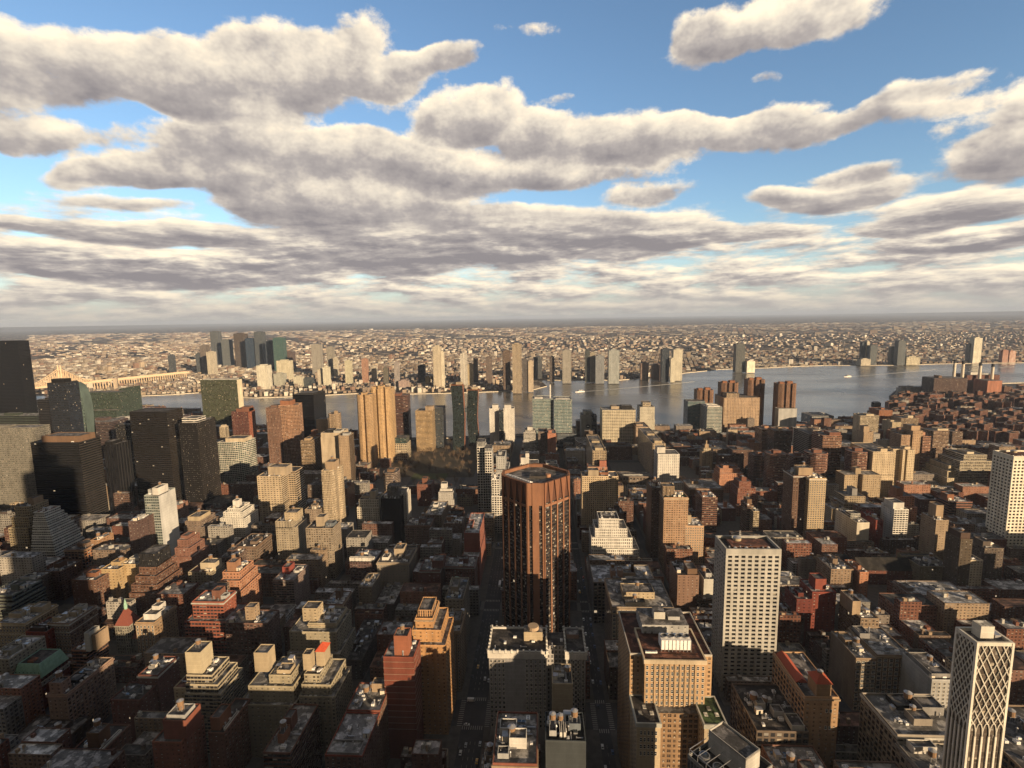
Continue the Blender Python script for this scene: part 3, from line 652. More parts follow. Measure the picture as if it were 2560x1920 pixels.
def gold_office():
    """lit buff office block on two long lower wings with garden terraces"""
    d = 303.; Xa, Z = W(1612, 1650, d); Xb, _ = W(1765, 1652, d); hx = (Xb - Xa) / 2; w_ = 2*hx; D = 33.; bf = (.50, .31, .15)
    r_ = empty('office_building', ((Xa + Xb) / 2, d, 0)); P0 = [(-hx, 0), (hx, 0), (hx, D), (-hx, D)]
    zc = Z - 39
    b = MB(); b.wall(P0[0], P0[1], zc, Z, bf, 'plain'); [b.wall(P0[i], P0[(i+1) % 4], zc, Z, bf, 'apt') for i in (1, 2, 3)]; b.build('wall', r_)
    b = MB(); b.flat(P0, Z - .2, PAL['rb']); b.build('roof', r_)
    b = MB(); b.ring(inset(P0, -.6), Z - 2.2, Z + .5, 1.0, (.58, .46, .30)); b.build('cornice', r_)
    for k in range(12):
        if 2 < k < 11 or k == 2:
            x = -hx + w_ * (k + .0) / 12; b = MB(); b.box(x - .45, x + .45, -.6, 0, zc, Z - 2.3, (.56, .37, .19)); b.build('pier', r_)
    windows(r_, 0, -hx, hx, 0, D, zc, Z - 3, w_ / 12, 3.9, 1.25, 2.3, 120 - 25)
    back = [(-hx - 8, 6), (-hx, 6), (-hx, D), (hx, D), (hx, 6), (hx + 6, 6), (hx + 6, D + 22), (-hx - 8, D + 22)]
    bo = [(-hx - 8, 6.5), (hx + 6, 6.5), (hx + 6, D + 22), (-hx - 8, D + 22)]
    b = MB(); b.prism(bo, 0, Z - 1.5, bf, 'apt', top=False); b.build('wall', r_)
    b = MB(); b.flat(bo, Z - 1.7, PAL['rb']); b.build('roof', r_)
    b = MB(); b.ring(bo, Z - 1.5, Z - .2, .6, (.55, .5, .42)); b.build('parapet', r_)
    # mechanical crown: cooling tower row with fans, penthouse with stubby walls
    b = MB(); b.box(-hx*.35, hx*.65, 9, 17, Z + 1, Z + 7.5, PAL['lgrey'], m=WHITE); b.build('cooling_tower', r_)
    for k in range(4):
        b = MB(); x = -hx*.35 + hx * (k + .5) / 4; b.cone(x, 13, 2.1, 2.1, Z + 7.5, Z + 8.6, 14, METAL, cap=False); b.cone(x, 13, 2.0, .3, Z + 7.7, Z + 7.9, 14, GLASSB); b.build('fan', r_)
    for k in range(9):
        b = MB(); x = -hx*.35 + hx * k / 8; b.box(x - .15, x + .15, 8.8, 9, Z - .2, Z + 7.5, m=METAL); b.build('steel_post', r_)
    prism_part(r_, 'penthouse', [(-hx*.8, D - 5), (hx*.85, D - 5), (hx*.85, D + 16), (-hx*.8, D + 16)], Z - 1.7, Z + 6, 'lgrey', 'small', 'mid')
    prism_part(r_, 'bulkhead', [(-hx*.3, D + 2), (hx*.1, D + 2), (hx*.1, D + 9), (-hx*.3, D + 9)], Z + 5.9, Z + 11, 'pale', roofc='mid')
    prism_part(r_, 'bulkhead', [(hx*.2, D + 1), (hx*.62, D + 1), (hx*.62, D + 9), (hx*.2, D + 9)], Z + 5.9, Z + 8.5, 'lgrey', roofc='mid')
    for k in range(6): place(AC, r_, (-hx*.85 + 1.1*k, 7.6, Z - .2), 1, 0)
    # two street wings
    Xc, Zw = W(1592, 1808, 286); Xd, _ = W(1652, 1812, 286)
    for (a, c_, z_, rc) in ((Xc - (Xa+Xb)/2, Xd - (Xa+Xb)/2, Zw, 'dk'), (hx*.72, hx + 8, Zw, 'grn')):
        po = [(a, -17), (c_, -17), (c_, 6.4), (a, 6.4)]
        b = MB(); b.wall(po[0], po[1], 0, z_, (.55, .43, .27), 'plain'); [b.wall(po[i], po[(i+1) % 4], 0, z_, (.50, .36, .2), 'apt') for i in (1, 2, 3)]; b.build('wall', r_)
        b = MB(); b.flat(po, z_ - .2, C(rc)); b.build('roof', r_)
        b = MB(); b.ring(inset(po, -.5), z_ - 2.2, z_ + .4, .9, (.50, .50, .44)); b.build('cornice', r_)
        windows(r_, 0, a + 1.5, c_ - 1.5, -17, 0, z_ - 22, z_ - 4, 2.35, 4.3, 1.15, 2.5, 30)
        for k in range(3):
            b = MB(); x = a + (c_ - a) * (.25 + .25*k); b.box(x - 1.1, x + 1.1, -10 + 5*(k % 2), -7 + 5*(k % 2), z_ - .2, z_ + .1, PAL['pale']); b.build('paving_panel', r_)
    b = MB(); b.box(Xd - (Xa+Xb)/2 + .01, hx*.72 - .01, -6, 6.4, 0, Zw - 2, (.33, .2, .1), 'grid', rcol=PAL['mid'], rm=ROOF); b.build('wall', r_)
    lb = 'sunlit buff office block with four roof fans and lower terraced wings beside the pale hotel'
    tag(r_, lb, 'building'); REF.append((1690, 1700, 'the buff office block')); FOOT.append((Xa - 12, Xb + 12, d - 20, d + D + 24, Z))
gold_office()

def mansard():
    d = 374.; Xa, Z = W(20, 1715, d); Xb, _ = W(92, 1712, d); hx = (Xb - Xa) / 2; D = 30.
    r_ = empty('brick_building', ((Xa + Xb) / 2, d, 0)); P0 = [(-hx, 0), (hx, 0), (hx, D), (-hx, D)]; br = (.20, .06, .035)
    b = MB(); b.prism(P0, 0, Z - 3, br, 'small', top=False); b.build('wall', r_)
    b = MB(); b.prism(inset(P0, -.12), Z - 3, Z, (.45, .43, .38), 'small', top=False); b.build('frieze', r_)
    b = MB(); b.flat(P0, Z, PAL['lt']); b.build('roof', r_)
    b = MB(); b.ring(inset(P0, -.6), Z, Z + .9, .9, (.45, .42, .36)); b.build('cornice', r_)
    q = [(-hx + 1.5, 4), (hx - .2, 4), (hx - .2, D - 1), (-hx + 1.5, D - 1)]; zz = Z + 4.5
    b = MB(); b.prism(q, Z, zz, (.17, .055, .035), 'grid', top=False); b.build('attic', r_)
    q0 = inset(q, -.7); q1 = inset(q, 2.6); b = MB()
    for i in range(4):
        b.face([(*q0[i], zz), (*q0[(i+1) % 4], zz), (*q1[(i+1) % 4], zz + 11), (*q1[i], zz + 11)], COPPERG)
    b.face([(*p, zz) for p in q0[::-1]], COPPERG); b.flat(q1, zz + 10.4, PAL['dk']); b.ring(q1, zz + 10.4, zz + 11.1, .4, (.2,.3,.25), COPPERG); b.build('mansard_roof', r_)
    for k in range(7):
        w = MB(); x = q[0][0] + 1.8 + k * (q[1][0] - q[0][0] - 3.6) / 6; w.box(x - .55, x + .55, 4.35 + .2, 6.6, zz + 2.5, zz + 5, m=COPPERG); w.box(x - .35, x + .35, 4.5, 4.54, zz + 2.8, zz + 4.7, m=GLASSB); w.build('dormer', r_)
    b = MB(); b.box(-3, 2, 9, 14, zz + 10.4, zz + 11.6, PAL['rust']); b.build('bulkhead', r_)
    lb = 'dark red brick building with green copper mansard roof at the left edge'
    tag(r_, lb, 'building'); REF.append((70, 1650, 'the green mansard roof')); FOOT.append((Xa - 2, Xb + 2, d - 2, d + D + 2, Z))
mansard()

TILED = plain('dark_tile', (.16,.05,.035), .8, var=.25, scale=2)
def church_spire():
    d = 450.; Xa, _ = W(286, 1560, d); Xb, _ = W(321, 1560, d); Zt = W(298, 1505, d)[1]; hx = (Xb - Xa) / 2
    r_ = empty('church', ((Xa + Xb) / 2, d, 0)); st = (.26, .24, .19); z1 = Zt - 25
    po = [(-hx, 0), (hx, 0), (hx, 2*hx), (-hx, 2*hx)]
    b = MB(); b.prism(po, 0, z1, st, 'ribf', top=False); b.build('wall', r_)
    b = MB(); b.ring(inset(po, -.5), z1 - .8, z1 + .3, .8, (.34, .32, .26)); b.build('cornice', r_)
    ap = (0, hx); z2 = z1 + 14; b = MB(); q = inset(po, -.3); t = inset(po, hx - 1.1)
    for i in range(4): b.face([(*q[i], z1), (*q[(i+1) % 4], z1), (*t[(i+1) % 4], z2), (*t[i], z2)], TILED)
    b.build('tower_roof', r_)
    b = MB(); b.cone(0, hx, 1.5, 1.5, z2 - .2, z2 + 3, 8, COPPERG); b.cone(0, hx, 1.8, .05, z2 + 3, Zt, 8, COPPERG, cap=False); b.build('spire', r_)
    n = [(hx, hx * .3), (hx + 26, hx * .3), (hx + 26, hx * 2.6), (hx, hx * 2.6)]; zn = z1 - 14
    b = MB(); b.prism(n, 0, zn, st, 'small', top=False); b.build('nave', r_)
    b = MB(); ym = hx * 1.45
    b.face([(hx - .5, hx*.2, zn), (hx + 26.5, hx*.2, zn), (hx + 26.5, ym, zn + 7), (hx - .5, ym, zn + 7)], TILED); b.face([(hx + 26.5, hx*2.7, zn), (hx - .5, hx*2.7, zn), (hx - .5, ym, zn + 7), (hx + 26.5, ym, zn + 7)], REDTILE)
    b.face([(hx + 26.4, hx*.3, zn), (hx + 26.4, hx*2.6, zn), (hx + 26.4, ym, zn + 6.9)], FAC, None, st); b.build('nave_roof', r_)
    lb = 'stone church tower with red pyramid roof and thin green spire at lower left'
    tag(r_, lb, 'church'); REF.append((300, 1570, 'the church spire')); FOOT.append((Xa - 2, Xb + 28, d - 2, d + 3*hx, 60))
church_spire()

def long_roof_church():
    d = 600.; Xa, Z = W(2150, 1378, d); Xb, _ = W(2292, 1378, d); hx = (Xb - Xa) / 2; Z = 30
    r_ = empty('church', ((Xa + Xb) / 2, d, 0)); st = (.17, .06, .04)
    n = [(-hx, 0), (hx, 0), (hx, 17), (-hx, 17)]; b = MB(); b.prism(n, 0, Z - 12, st, 'small', top=False)
    for x in (-hx, hx): b.face([(x, 0, Z - 12), (x, 17, Z - 12), (x, 8.5, Z)] if x > 0 else [(x, 17, Z - 12), (x, 0, Z - 12), (x, 8.5, Z)], FAC, None, st)
    b.build('wall', r_); b = MB(); rc = PAL['char']
    for (ya, yb, s_) in ((-.4, 8.5, 1), (17.4, 8.5, -1)):
        f = [(-hx - .4, ya, Z - 12.3), (hx + .4, ya, Z - 12.3), (hx + .4, yb, Z + .1), (-hx - .4, yb, Z + .1)]; b.face(f if s_ > 0 else f[::-1], ROOF, None, rc)
    b.build('roof', r_)
    b = MB(); x0 = -hx - 12; b.prism([(x0, -3), (-hx - .1, -3), (-hx - .1, 20), (x0, 20)], 0, Z - 9, st, 'small', top=False); b.build('transept', r_)
    b = MB(); xm = x0 + 6
    b.face([(x0 - .3, -3.3, Z - 9), (xm, -3.3, Z - .5), (xm, 20.3, Z - .5), (x0 - .3, 20.3, Z - 9)][::-1], ROOF, None, rc); b.face([(-hx + .2, -3.3, Z - 9), (-hx + .2, 20.3, Z - 9), (xm, 20.3, Z - .5), (xm, -3.3, Z - .5)], ROOF, None, rc)
    b.face([(x0, -3, Z - 9), (-hx - .1, -3, Z - 9), (xm, -3, Z - .6)], FAC, None, st); b.build('roof', r_)
    lb = 'dark brick church with long steep grey roof between lower right apartment blocks'
    tag(r_, lb, 'church'); REF.append((2220, 1390, 'the long-roofed church')); FOOT.append((Xa - 14, Xb + 2, d - 4, d + 20, 30))
long_roof_church()

def un_curve():                                   # slab with one curved sloping edge
    d = 1060.; r_ = empty('office_tower', (W(192, 1000, d)[0], d, 0)); xs = [171, 180, 190, 199, 206, 211, 214, 216]; ys = [957, 958, 963, 975, 995, 1020, 1050, 1100]
    cx = r_.location.x; top = [(W(x, y, d)[0] - cx, W(x, y, d)[1]) for x, y in zip(xs, ys)]; x0 = top[0][0]
    b = MB(); gl = (.10, .15, .14); t = [(x0, 0)] + top + [(top[-1][0], 0)]
    for k in range(len(t) - 1):
        (xa, za), (xb, zb) = t[k], t[k+1]
        if xa == xb and k > 0: zb = 0
        f = [(xa, 0, za), (xa, 22, za), (xb, 22, zb), (xb, 0, zb)]
        b.face(f[::-1] if k else f[::-1], FAC, [(0,0),(0,1),(1,1),(1,0)], (.05,.07,.07) if k == 0 else gl)
    n = len(t)
    for k in range(1, len(top)):
        (xa, za), (xb, zb) = top[k-1], top[k]
        for y, s_ in ((0, 1), (22, -1)):
            f = [(xa, y, 0), (xb, y, 0), (xb, y, zb), (xa, y, za)]; uv = [(xa/2.4, 0), (xb/2.4, 0), (xb/2.4, zb/3.6), (xa/2.4, za/3.6)]
            b.face(f if s_ > 0 else f[::-1], FAC, uv if s_ > 0 else uv[::-1], (.12,.17,.16), (.92, .75, .05), (.07,.10,.095, 0))
    b.build('wall', r_)
    b = MB(); b.box(x0 - 1.2, x0, -.5, 22.5, 0, top[0][1] + 3, (.02,.03,.03)); b.build('edge_wall', r_)
    tag(r_, 'dark green glass slab with curved sloping right edge near the left river bank', 'tower'); REF.append((195, 1000, 'the curved glass slab')); FOOT.append((cx - 25, cx + 25, d - 2, d + 24, 200))
un_curve()

def bent_tower(xl, xr, yt, d, D, bend, label, short):
    Xa, Z = W(xl, yt, d); Xb, _ = W(xr, yt, d); hx = (Xb - Xa) / 2; r_ = empty('apartment_tower', ((Xa + Xb) / 2, d, 0)); zm = Z * .52
    lv = [(0, 0), (zm, bend), (Z, 0)]
    b = MB(); c_ = MB()
    for k in range(2):
        (z0, o0), (z1, o1) = lv[k], lv[k+1]
        n0 = round((z1 - z0) / 3.7)
        b.face([(-hx + o0, 0, z0), (hx + o0, 0, z0), (hx + o1, 0, z1), (-hx + o1, 0, z1)], FAC, [(0, 0), (7, 0), (7, n0), (0, n0)], (.03,.035,.035), (.8, .8, .03), (.012,.02,.022, 0))
        b.face([(hx + o0, D, z0), (-hx + o0, D, z0), (-hx + o1, D, z1), (hx + o1, D, z1)], FAC, None, (.03,.035,.035))
        b.face([(-hx + o0, D, z0), (-hx + o0, 0, z0), (-hx + o1, 0, z1), (-hx + o1, D, z1)], FAC, None, PAL['copper'])
        c_.face([(hx + o0, 0, z0), (hx + o0, D, z0), (hx + o1, D, z1), (hx + o1, 0, z1)], FAC, [(0, 0), (12, 0), (12, n0), (0, n0)], (.30, .11, .06), (.3, .6, .0), (.03,.03,.03, 0))
    b.flat([(-hx, 0), (hx, 0), (hx, D), (-hx, D)], Z, PAL['dk']); b.build('wall', r_); c_.build('copper_wall', r_)
    b = MB(); b.ring([(-hx, -.3), (hx, -.3), (hx, D), (-hx, D)], Z, Z + 2.5, .5, (.2, .08, .04)); b.build('parapet', r_)
    b = MB(); b.box(-hx*.2, hx*.9, D*.4, D*.9, Z, Z + 7, PAL['beige']); b.build('bulkhead', r_)
    tag(r_, label, 'tower', 'pair of bent towers'); REF.append((*pix(r_.location.x, d, Z*.8), short)); FOOT.append((Xa - 5, Xb + 5, d - 2, d + D, Z)); return (Xa + Xb) / 2
xa = bent_tower(1127, 1156, 964, 1230, 20, 3, 'taller dark glass tower with copper right side, left one of the bent pair', 'the taller bent tower')
xb = bent_tower(1169, 1195, 976, 1275, 18, -4, 'shorter leaning dark glass tower with copper edge, right one of the bent pair', 'the shorter bent tower')
b = MB(); b.box(xa + 13, xb - 12, 1240, 1252, 92, 104, PAL['bluegrey'], 'glass', rcol=PAL['mid'], rm=ROOF); o = b.build('skybridge'); tag(o, 'small glass bridge linking the two bent towers high above the ground', 'skybridge')


# ================================================================ buildings placed one by one (columns and rows of the photograph, distance in metres)
T, O, K_ = 'apartment_tower', 'office_tower', 'brick_building'
# ---- left cluster
B(O, 'black glass tower cut by the left edge at the skyline', 'the black tower at the left edge', -30, 43, 853, 1250, 30, 'black', 'blk', caps=[])
B(O, 'dark navy tower with white window frames left of the curved glass slab', 'the navy tower', 117, 164, 958, 1000, 30, 'char', 'nav', side='nav', caps=[(.1,.75,.2,.8,8,'black')])
B(O, 'wider dark banded block hugging the left of the navy tower', 'the dark banded block', 92, 118, 1000, 1010, 30, 'char', 'bandd')
B(O, 'left green glass hotel block of the stepped pair before the river', 'the left green glass block', 213, 300, 981, 1110, 30, 'green', 'ggl', side='ggl', caps=[], steps=[(0, 0, 22, 0, .62)])
B(O, 'right green glass office block with bright window rows by the river', 'the right green glass block', 298, 305, 972, 1110, 62, 'green', 'ggl', side='ggl', caps=[], poly=None)
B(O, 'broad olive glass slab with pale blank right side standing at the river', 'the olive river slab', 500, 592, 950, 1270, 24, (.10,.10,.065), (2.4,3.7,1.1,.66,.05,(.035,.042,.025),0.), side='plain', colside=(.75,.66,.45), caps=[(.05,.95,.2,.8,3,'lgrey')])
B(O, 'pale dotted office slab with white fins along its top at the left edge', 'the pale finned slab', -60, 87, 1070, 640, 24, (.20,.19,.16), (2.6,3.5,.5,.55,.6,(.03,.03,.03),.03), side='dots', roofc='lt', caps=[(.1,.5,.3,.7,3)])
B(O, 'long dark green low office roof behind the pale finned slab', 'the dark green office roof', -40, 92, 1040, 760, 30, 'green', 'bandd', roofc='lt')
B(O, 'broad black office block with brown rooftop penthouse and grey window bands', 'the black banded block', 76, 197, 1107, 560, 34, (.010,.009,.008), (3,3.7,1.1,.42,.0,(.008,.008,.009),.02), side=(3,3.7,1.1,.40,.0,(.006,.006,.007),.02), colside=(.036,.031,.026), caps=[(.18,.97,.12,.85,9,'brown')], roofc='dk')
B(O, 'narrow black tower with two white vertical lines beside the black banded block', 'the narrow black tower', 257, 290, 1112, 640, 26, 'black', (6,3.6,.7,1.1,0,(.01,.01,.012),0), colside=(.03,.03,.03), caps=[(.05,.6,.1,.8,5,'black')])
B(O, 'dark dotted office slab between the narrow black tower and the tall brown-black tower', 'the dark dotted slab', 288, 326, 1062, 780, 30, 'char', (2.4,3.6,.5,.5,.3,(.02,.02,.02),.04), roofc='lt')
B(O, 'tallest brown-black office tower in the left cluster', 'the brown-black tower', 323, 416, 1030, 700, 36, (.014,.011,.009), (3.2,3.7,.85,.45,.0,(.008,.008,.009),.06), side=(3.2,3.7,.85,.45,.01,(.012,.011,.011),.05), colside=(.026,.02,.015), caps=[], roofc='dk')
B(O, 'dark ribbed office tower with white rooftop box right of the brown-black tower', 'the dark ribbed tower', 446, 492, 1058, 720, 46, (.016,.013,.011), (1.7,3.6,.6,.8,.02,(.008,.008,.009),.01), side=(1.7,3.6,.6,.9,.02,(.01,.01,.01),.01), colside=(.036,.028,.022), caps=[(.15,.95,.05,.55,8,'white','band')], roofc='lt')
B(O, 'low dark glass podium roof right of the dark ribbed tower', 'the dark podium', 506, 566, 1262, 640, 40, 'char', 'blk', roofc='dk', caps=[])
B(T, 'white framed glass tower with rounded cream corner beside the dark ribbed tower', 'the rounded cream corner tower', 544, 612, 1106, 770, 34, 'pale', (3.6,3.6,.82,.72,.1,(.03,.045,.035),0), side=(2.2,3.6,.9,.7,.3,(.06,.09,.06),0), poly=[(0,0),(.45,0),(.62,.05),(.8,.2),(.92,.45),(1,.8),(1,1),(0,1)], caps=[(.25,.95,.1,.8,7,'cream')])
B(T, 'red brick tower with stepped orange crown and white corner line near the river', 'the stepped red tower', 578, 620, 1030, 900, 26, 'dred', 'grid', colside=(.42,.12,.05), caps=[(.25,1,.1,.9,7,'brick'), (.55,1,.2,.8,11,'brick')])
B(T, 'small pale gothic twin crown below the stepped red tower', 'the gothic twin crown', 548, 562, 1068, 860, 12, 'cream', 'rib', caps=[(.2,.8,.2,.8,4)])
B(O, 'flat purple-brown office block with grey roof behind the black banded block', 'the purple-brown office block', 210, 275, 1056, 860, 46, (.10,.065,.06), 'band', roofc='lt')
B(O, 'white ribbed office block below the green glass pair', 'the white ribbed block', 276, 322, 1048, 930, 30, 'lgrey', 'rib', roofc='lt')
B(T, 'small cream block right of the pale finned slab', 'the small cream block', 94, 121, 1062, 790, 20, 'cream', 'grid')
B(T, 'pinkish brown twin-shaft apartment tower, shaded left half and sunlit right half', 'the pink-brown twin-shaft tower', 664, 697, 1020, 815, 30, (.22,.12,.08), (3.2,3,.62,.55,.15,G0,0), caps=[(.2,.9,.3,.8,4)])  # left half gets a darker wall colour that stands for its shade
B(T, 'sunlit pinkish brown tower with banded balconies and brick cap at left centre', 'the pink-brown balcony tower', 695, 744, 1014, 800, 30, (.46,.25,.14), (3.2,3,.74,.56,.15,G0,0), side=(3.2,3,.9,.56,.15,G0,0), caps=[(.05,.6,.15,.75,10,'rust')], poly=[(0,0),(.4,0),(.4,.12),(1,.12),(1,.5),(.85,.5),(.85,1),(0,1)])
B(O, 'solid black glass slab against the river at left centre', 'the solid black slab', 731, 783, 987, 930, 60, (.004,.004,.005), (2,3.7,.9,.9,.0,(.004,.004,.005),.02), caps=[(.1,.9,.2,.8,2,'char')])
B(T, 'plain tan slab tower with blank pale front and small notch, left centre', 'the plain tan slab', 802, 852, 1083, 745, 34, (.50,.40,.27), 'plain', side='small', caps=[(.2,.5,.2,.7,5,'char'), (.6,.95,.1,.6,4,'pale')], steps=[(0, 6, 2, 0, .93)])
B(T, 'dark-sided taupe tower directly right of the plain tan slab', 'the dark-sided taupe tower', 846, 872, 1090, 790, 24, 'tan', 'small', side='small', colside=(.10,.07,.045), caps=[(.3,.9,.2,.7,4,'lgrey')])
B(T, 'small tan crown block above and behind the plain tan slab', 'the tan crown block', 790, 819, 1050, 850, 22, (.46,.33,.2), 'small', caps=[(.1,.9,.1,.8,2)])
B(T, 'slim grey cylinder tower seen past the tan crown block', 'the slim grey cylinder', 817, 845, 1036, 1010, 22, 'tan', 'ribf', poly=[(.2,0),(.8,0),(1,.3),(1,.7),(.8,1),(.2,1),(0,.7),(0,.3)])
B(T, 'tan balcony block with vertical stripes left of the plain tan slab', 'the striped balcony block', 751, 779, 1103, 800, 34, (.42,.29,.16), 'balc', caps=[(.2,.7,.2,.7,4)])
B(T, 'orange-brown block with chimney-like cap behind the striped balcony block', 'the orange-brown capped block', 773, 800, 1088, 850, 22, (.40,.2,.1), 'apt', caps=[(.1,.5,.2,.7,9,'rust')])
B(T, 'golden fluted cylinder apartment tower, left and lower part of the pair', 'the left golden shaft', 887, 925, 988, 1040, 34, (.50,.32,.15), (2.2,3,.6,.6,.1,G0,0), poly=[(0,.3),(.15,.05),(.35,0),(.5,.2),(.65,.02),(.9,.05),(1,.3),(1,1),(0,1)], caps=[(.3,.6,.3,.7,4)])
B(T, 'tallest golden fluted apartment tower at left centre against the river', 'the golden fluted tower', 922, 973, 974, 1015, 40, (.56,.36,.16), (2.2,3,.6,.6,.1,G0,0), poly=[(0,.3),(.08,.05),(.2,0),(.3,.14),(.42,.0),(.58,.0),(.68,.14),(.8,0),(.94,.06),(1,.3),(1,1),(0,1)], caps=[(.05,.25,.3,.7,5), (.35,.6,.3,.7,7), (.7,.9,.3,.7,4)])
B(T, 'dark banded tower with reddish top right of the golden fluted tower', 'the dark banded tower', 974, 1016, 990, 1085, 34, (.13,.06,.045), 'band', side='band', caps=[(.1,.6,.1,.7,6,'brick')], poly=[(0,0),(.75,0),(1,.3),(1,1),(0,1)])
B(K_, 'small white office block with green glass top beside the golden fluted tower', 'the green-topped white block', 976, 1017, 1110, 1040, 34, 'cream', 'big', roofc='lt', caps=[(.05,.95,.05,.9,14,(.06,.12,.09),'glass')])
B(T, 'angular tower with sunlit golden balcony front and rooftop box by the park', 'the golden banded tower', 1038, 1080, 1028, 1150, 34, (.56,.38,.18), (3,3,1.1,.5,.1,G0,0), caps=[(.55,1,.3,.8,10,'tan')])
B(T, 'dark blue glass balcony wing joined to the golden banded tower', 'the dark balcony wing', 1080, 1107, 1020, 1152, 34, (.09,.09,.09), (3,3,1.1,.62,.05,(.02,.03,.04),0), side='band', caps=[])
B(T, 'white twin-shaft apartment tower, left shaft with boxy cap before the river', 'the left white shaft', 1223, 1247, 1022, 1150, 28, 'white', (2.8,3,.5,.5,.2,G0,0), caps=[(.3,.9,.2,.7,9,'white')])
B(T, 'white twin-shaft apartment tower, right shaft with boxy cap before the river', 'the right white shaft', 1258, 1285, 1022, 1150, 28, 'white', (2.8,3,.5,.5,.2,G0,0), caps=[(.1,.7,.2,.7,9,'white')])
B(T, 'dark recessed glass link between the two white shafts', 'the dark link', 1247, 1258, 1028, 1158, 18, 'char', 'glass', caps=[])
B(T, 'white undulating tower with large square windows, stepped in slices, above the park', 'the white undulating tower', 1192, 1212, 1118, 690, 26, 'white', (4.2,4.3,.72,.72,.0,(.015,.015,.017),0), caps=[(.0,.95,.05,.9,9,'lgrey','rib')], side=(4.2,4.3,.72,.72,.0,(.015,.015,.017),0))
B(T, 'second slice of the white grid tower, offset to the right and lower', 'the second white slice', 1212, 1229, 1130, 698, 26, 'white', (4.2,4.3,.72,.72,.0,(.015,.015,.017),0), caps=[(.0,.95,.05,.9,6,'lgrey','rib')])
B(T, 'lower grey-white wing stepping down right of the white slices', 'the stepping white wing', 1229, 1248, 1200, 690, 30, 'white', (3.6,3.6,.7,.66,.1,G0,0), steps=[(0, 4, 6, 0, .7)])
B(T, 'greyish stepped wing with terraces right of the white undulating tower', 'the terraced grey wing', 1240, 1262, 1142, 760, 40, 'lgrey', 'apt', steps=[(0, 6, 10, 0, .75)])
# ---- centre and river
B(O, 'wide teal glass medical tower with white rooftop spire, left half', 'the teal medical tower', 1331, 1383, 998, 1330, 60, (.36,.40,.37), 'tgl', side='tgl', roofc='sn', caps=[(.1,.5,.2,.6,3,'white'), (.84,.90,.3,.35,34,'white')])
B(O, 'right teal glass half of the medical tower, standing slightly forward', 'the right teal half', 1385, 1430, 1000, 1322, 60, (.34,.38,.36), 'tgl', roofc='sn', caps=[(.1,.9,.2,.6,3,'lgrey')])
B(T, 'white banded balcony tower with stacked crown behind the brown octagonal tower', 'the white banded tower', 1309, 1341, 1082, 1000, 24, 'white', 'balc', caps=[(.1,.9,.1,.9,6,'white','balc'), (.3,.7,.2,.7,12,'white')])
B(K_, 'bulky white stepped block below the white banded tower', 'the white stepped block', 1300, 1346, 1160, 930, 30, 'white', 'big', caps=[(.05,.5,.1,.7,12,'white'), (.3,.5,.2,.6,20,'white')])
B(T, 'grey-brown slab with a shaded front right of the white banded tower', 'the shaded slab', 1345, 1369, 1080, 1080, 36, (.20,.15,.12), 'apt')  # dark half of the red slab beside it, shade put into its colour
B(T, 'narrow orange-red brick slab in front of the teal medical tower', 'the orange-red slab', 1369, 1390, 1084, 1075, 36, (.46,.18,.10), 'small', caps=[(.1,.5,.2,.6,6)])
B(K_, 'white terraced block right behind the brown octagonal tower', 'the white terraced block', 1365, 1393, 1160, 960, 26, 'white', 'balc', steps=[(3,3,6,0,.7)])
B(O, 'low grey-blue hospital block at the foot of the teal medical tower', 'the grey-blue hospital block', 1393, 1441, 1086, 1200, 60, 'bluegrey', 'band', roofc='mid', caps=[])
B(O, 'low grey block with curved white screen wall beside the hospital block', 'the grey screen-wall block', 1441, 1470, 1108, 1130, 60, 'lgrey', 'band', poly=[(0,.5),(.2,.15),(.5,0),(1,0),(1,1),(0,1)])
B(K_, 'small grey tower with a dark round emblem and white rooftop louvres', 'the round-emblem tower', 1453, 1487, 1038, 1330, 40, 'grey', 'plain', caps=[(.15,.8,.1,.7,10,'white','rib')])
B(O, 'dark slab tucked beside the round-emblem tower', 'the dark tucked slab', 1480, 1492, 1040, 1350, 30, 'char', 'band')
B('hospital', 'big cream hospital with dashed horizontal windows standing at the river', 'the cream hospital', 1506, 1589, 1026, 1290, 50, (.62,.54,.38), (4.4,3.7,.82,.42,.0,G0,0), side='small', roofc='lt', caps=[(.3,.65,.4,.8,7,'beige'), (.6,.92,.3,.7,9,'char')])
B(K_, 'long dark brick wing at the foot of the cream hospital', 'the dark hospital wing', 1511, 1581, 1117, 1180, 40, (.15,.085,.06), 'apt', roofc='dk')
B(T, 'slim cream tower with dark glass lower half right of the cream hospital', 'the slim cream tower', 1600, 1637, 1018, 1370, 40, (.52,.48,.38), (3.4,3.7,.5,.5,.1,(.03,.035,.04),0), side='glass', caps=[(.2,.75,.1,.7,12,'cream','band')], steps=[(1,1,1,0,.62)])
B(T, 'long concrete grid apartment slab pointing at the river, left one of two', 'the left concrete slab', 1482, 1516, 1128, 930, 130, (.50,.38,.24), (2.9,3,.66,.62,.15,G0,0), side=(2.9,3,.66,.62,.1,G0,0), roofc='mid', caps=[(.2,.8,.05,.15,5,'sand'), (.2,.8,.5,.6,4,'sand')], group='twin concrete grid slabs')
B(T, 'long concrete grid apartment slab pointing at the river, right one of two', 'the right concrete slab', 1632, 1664, 1110, 1000, 150, (.50,.38,.24), (2.9,3,.66,.62,.15,G0,0), side=(2.9,3,.66,.62,.1,G0,0), roofc='mid', caps=[(.2,.8,.05,.15,5,'sand'), (.2,.8,.5,.6,4,'sand')], group='twin concrete grid slabs')
B(K_, 'tan plain block behind the right concrete slab', 'the plain tan block', 1590, 1623, 1068, 1220, 60, (.40,.28,.19), 'apt', caps=[(.1,.6,.2,.6,5)])
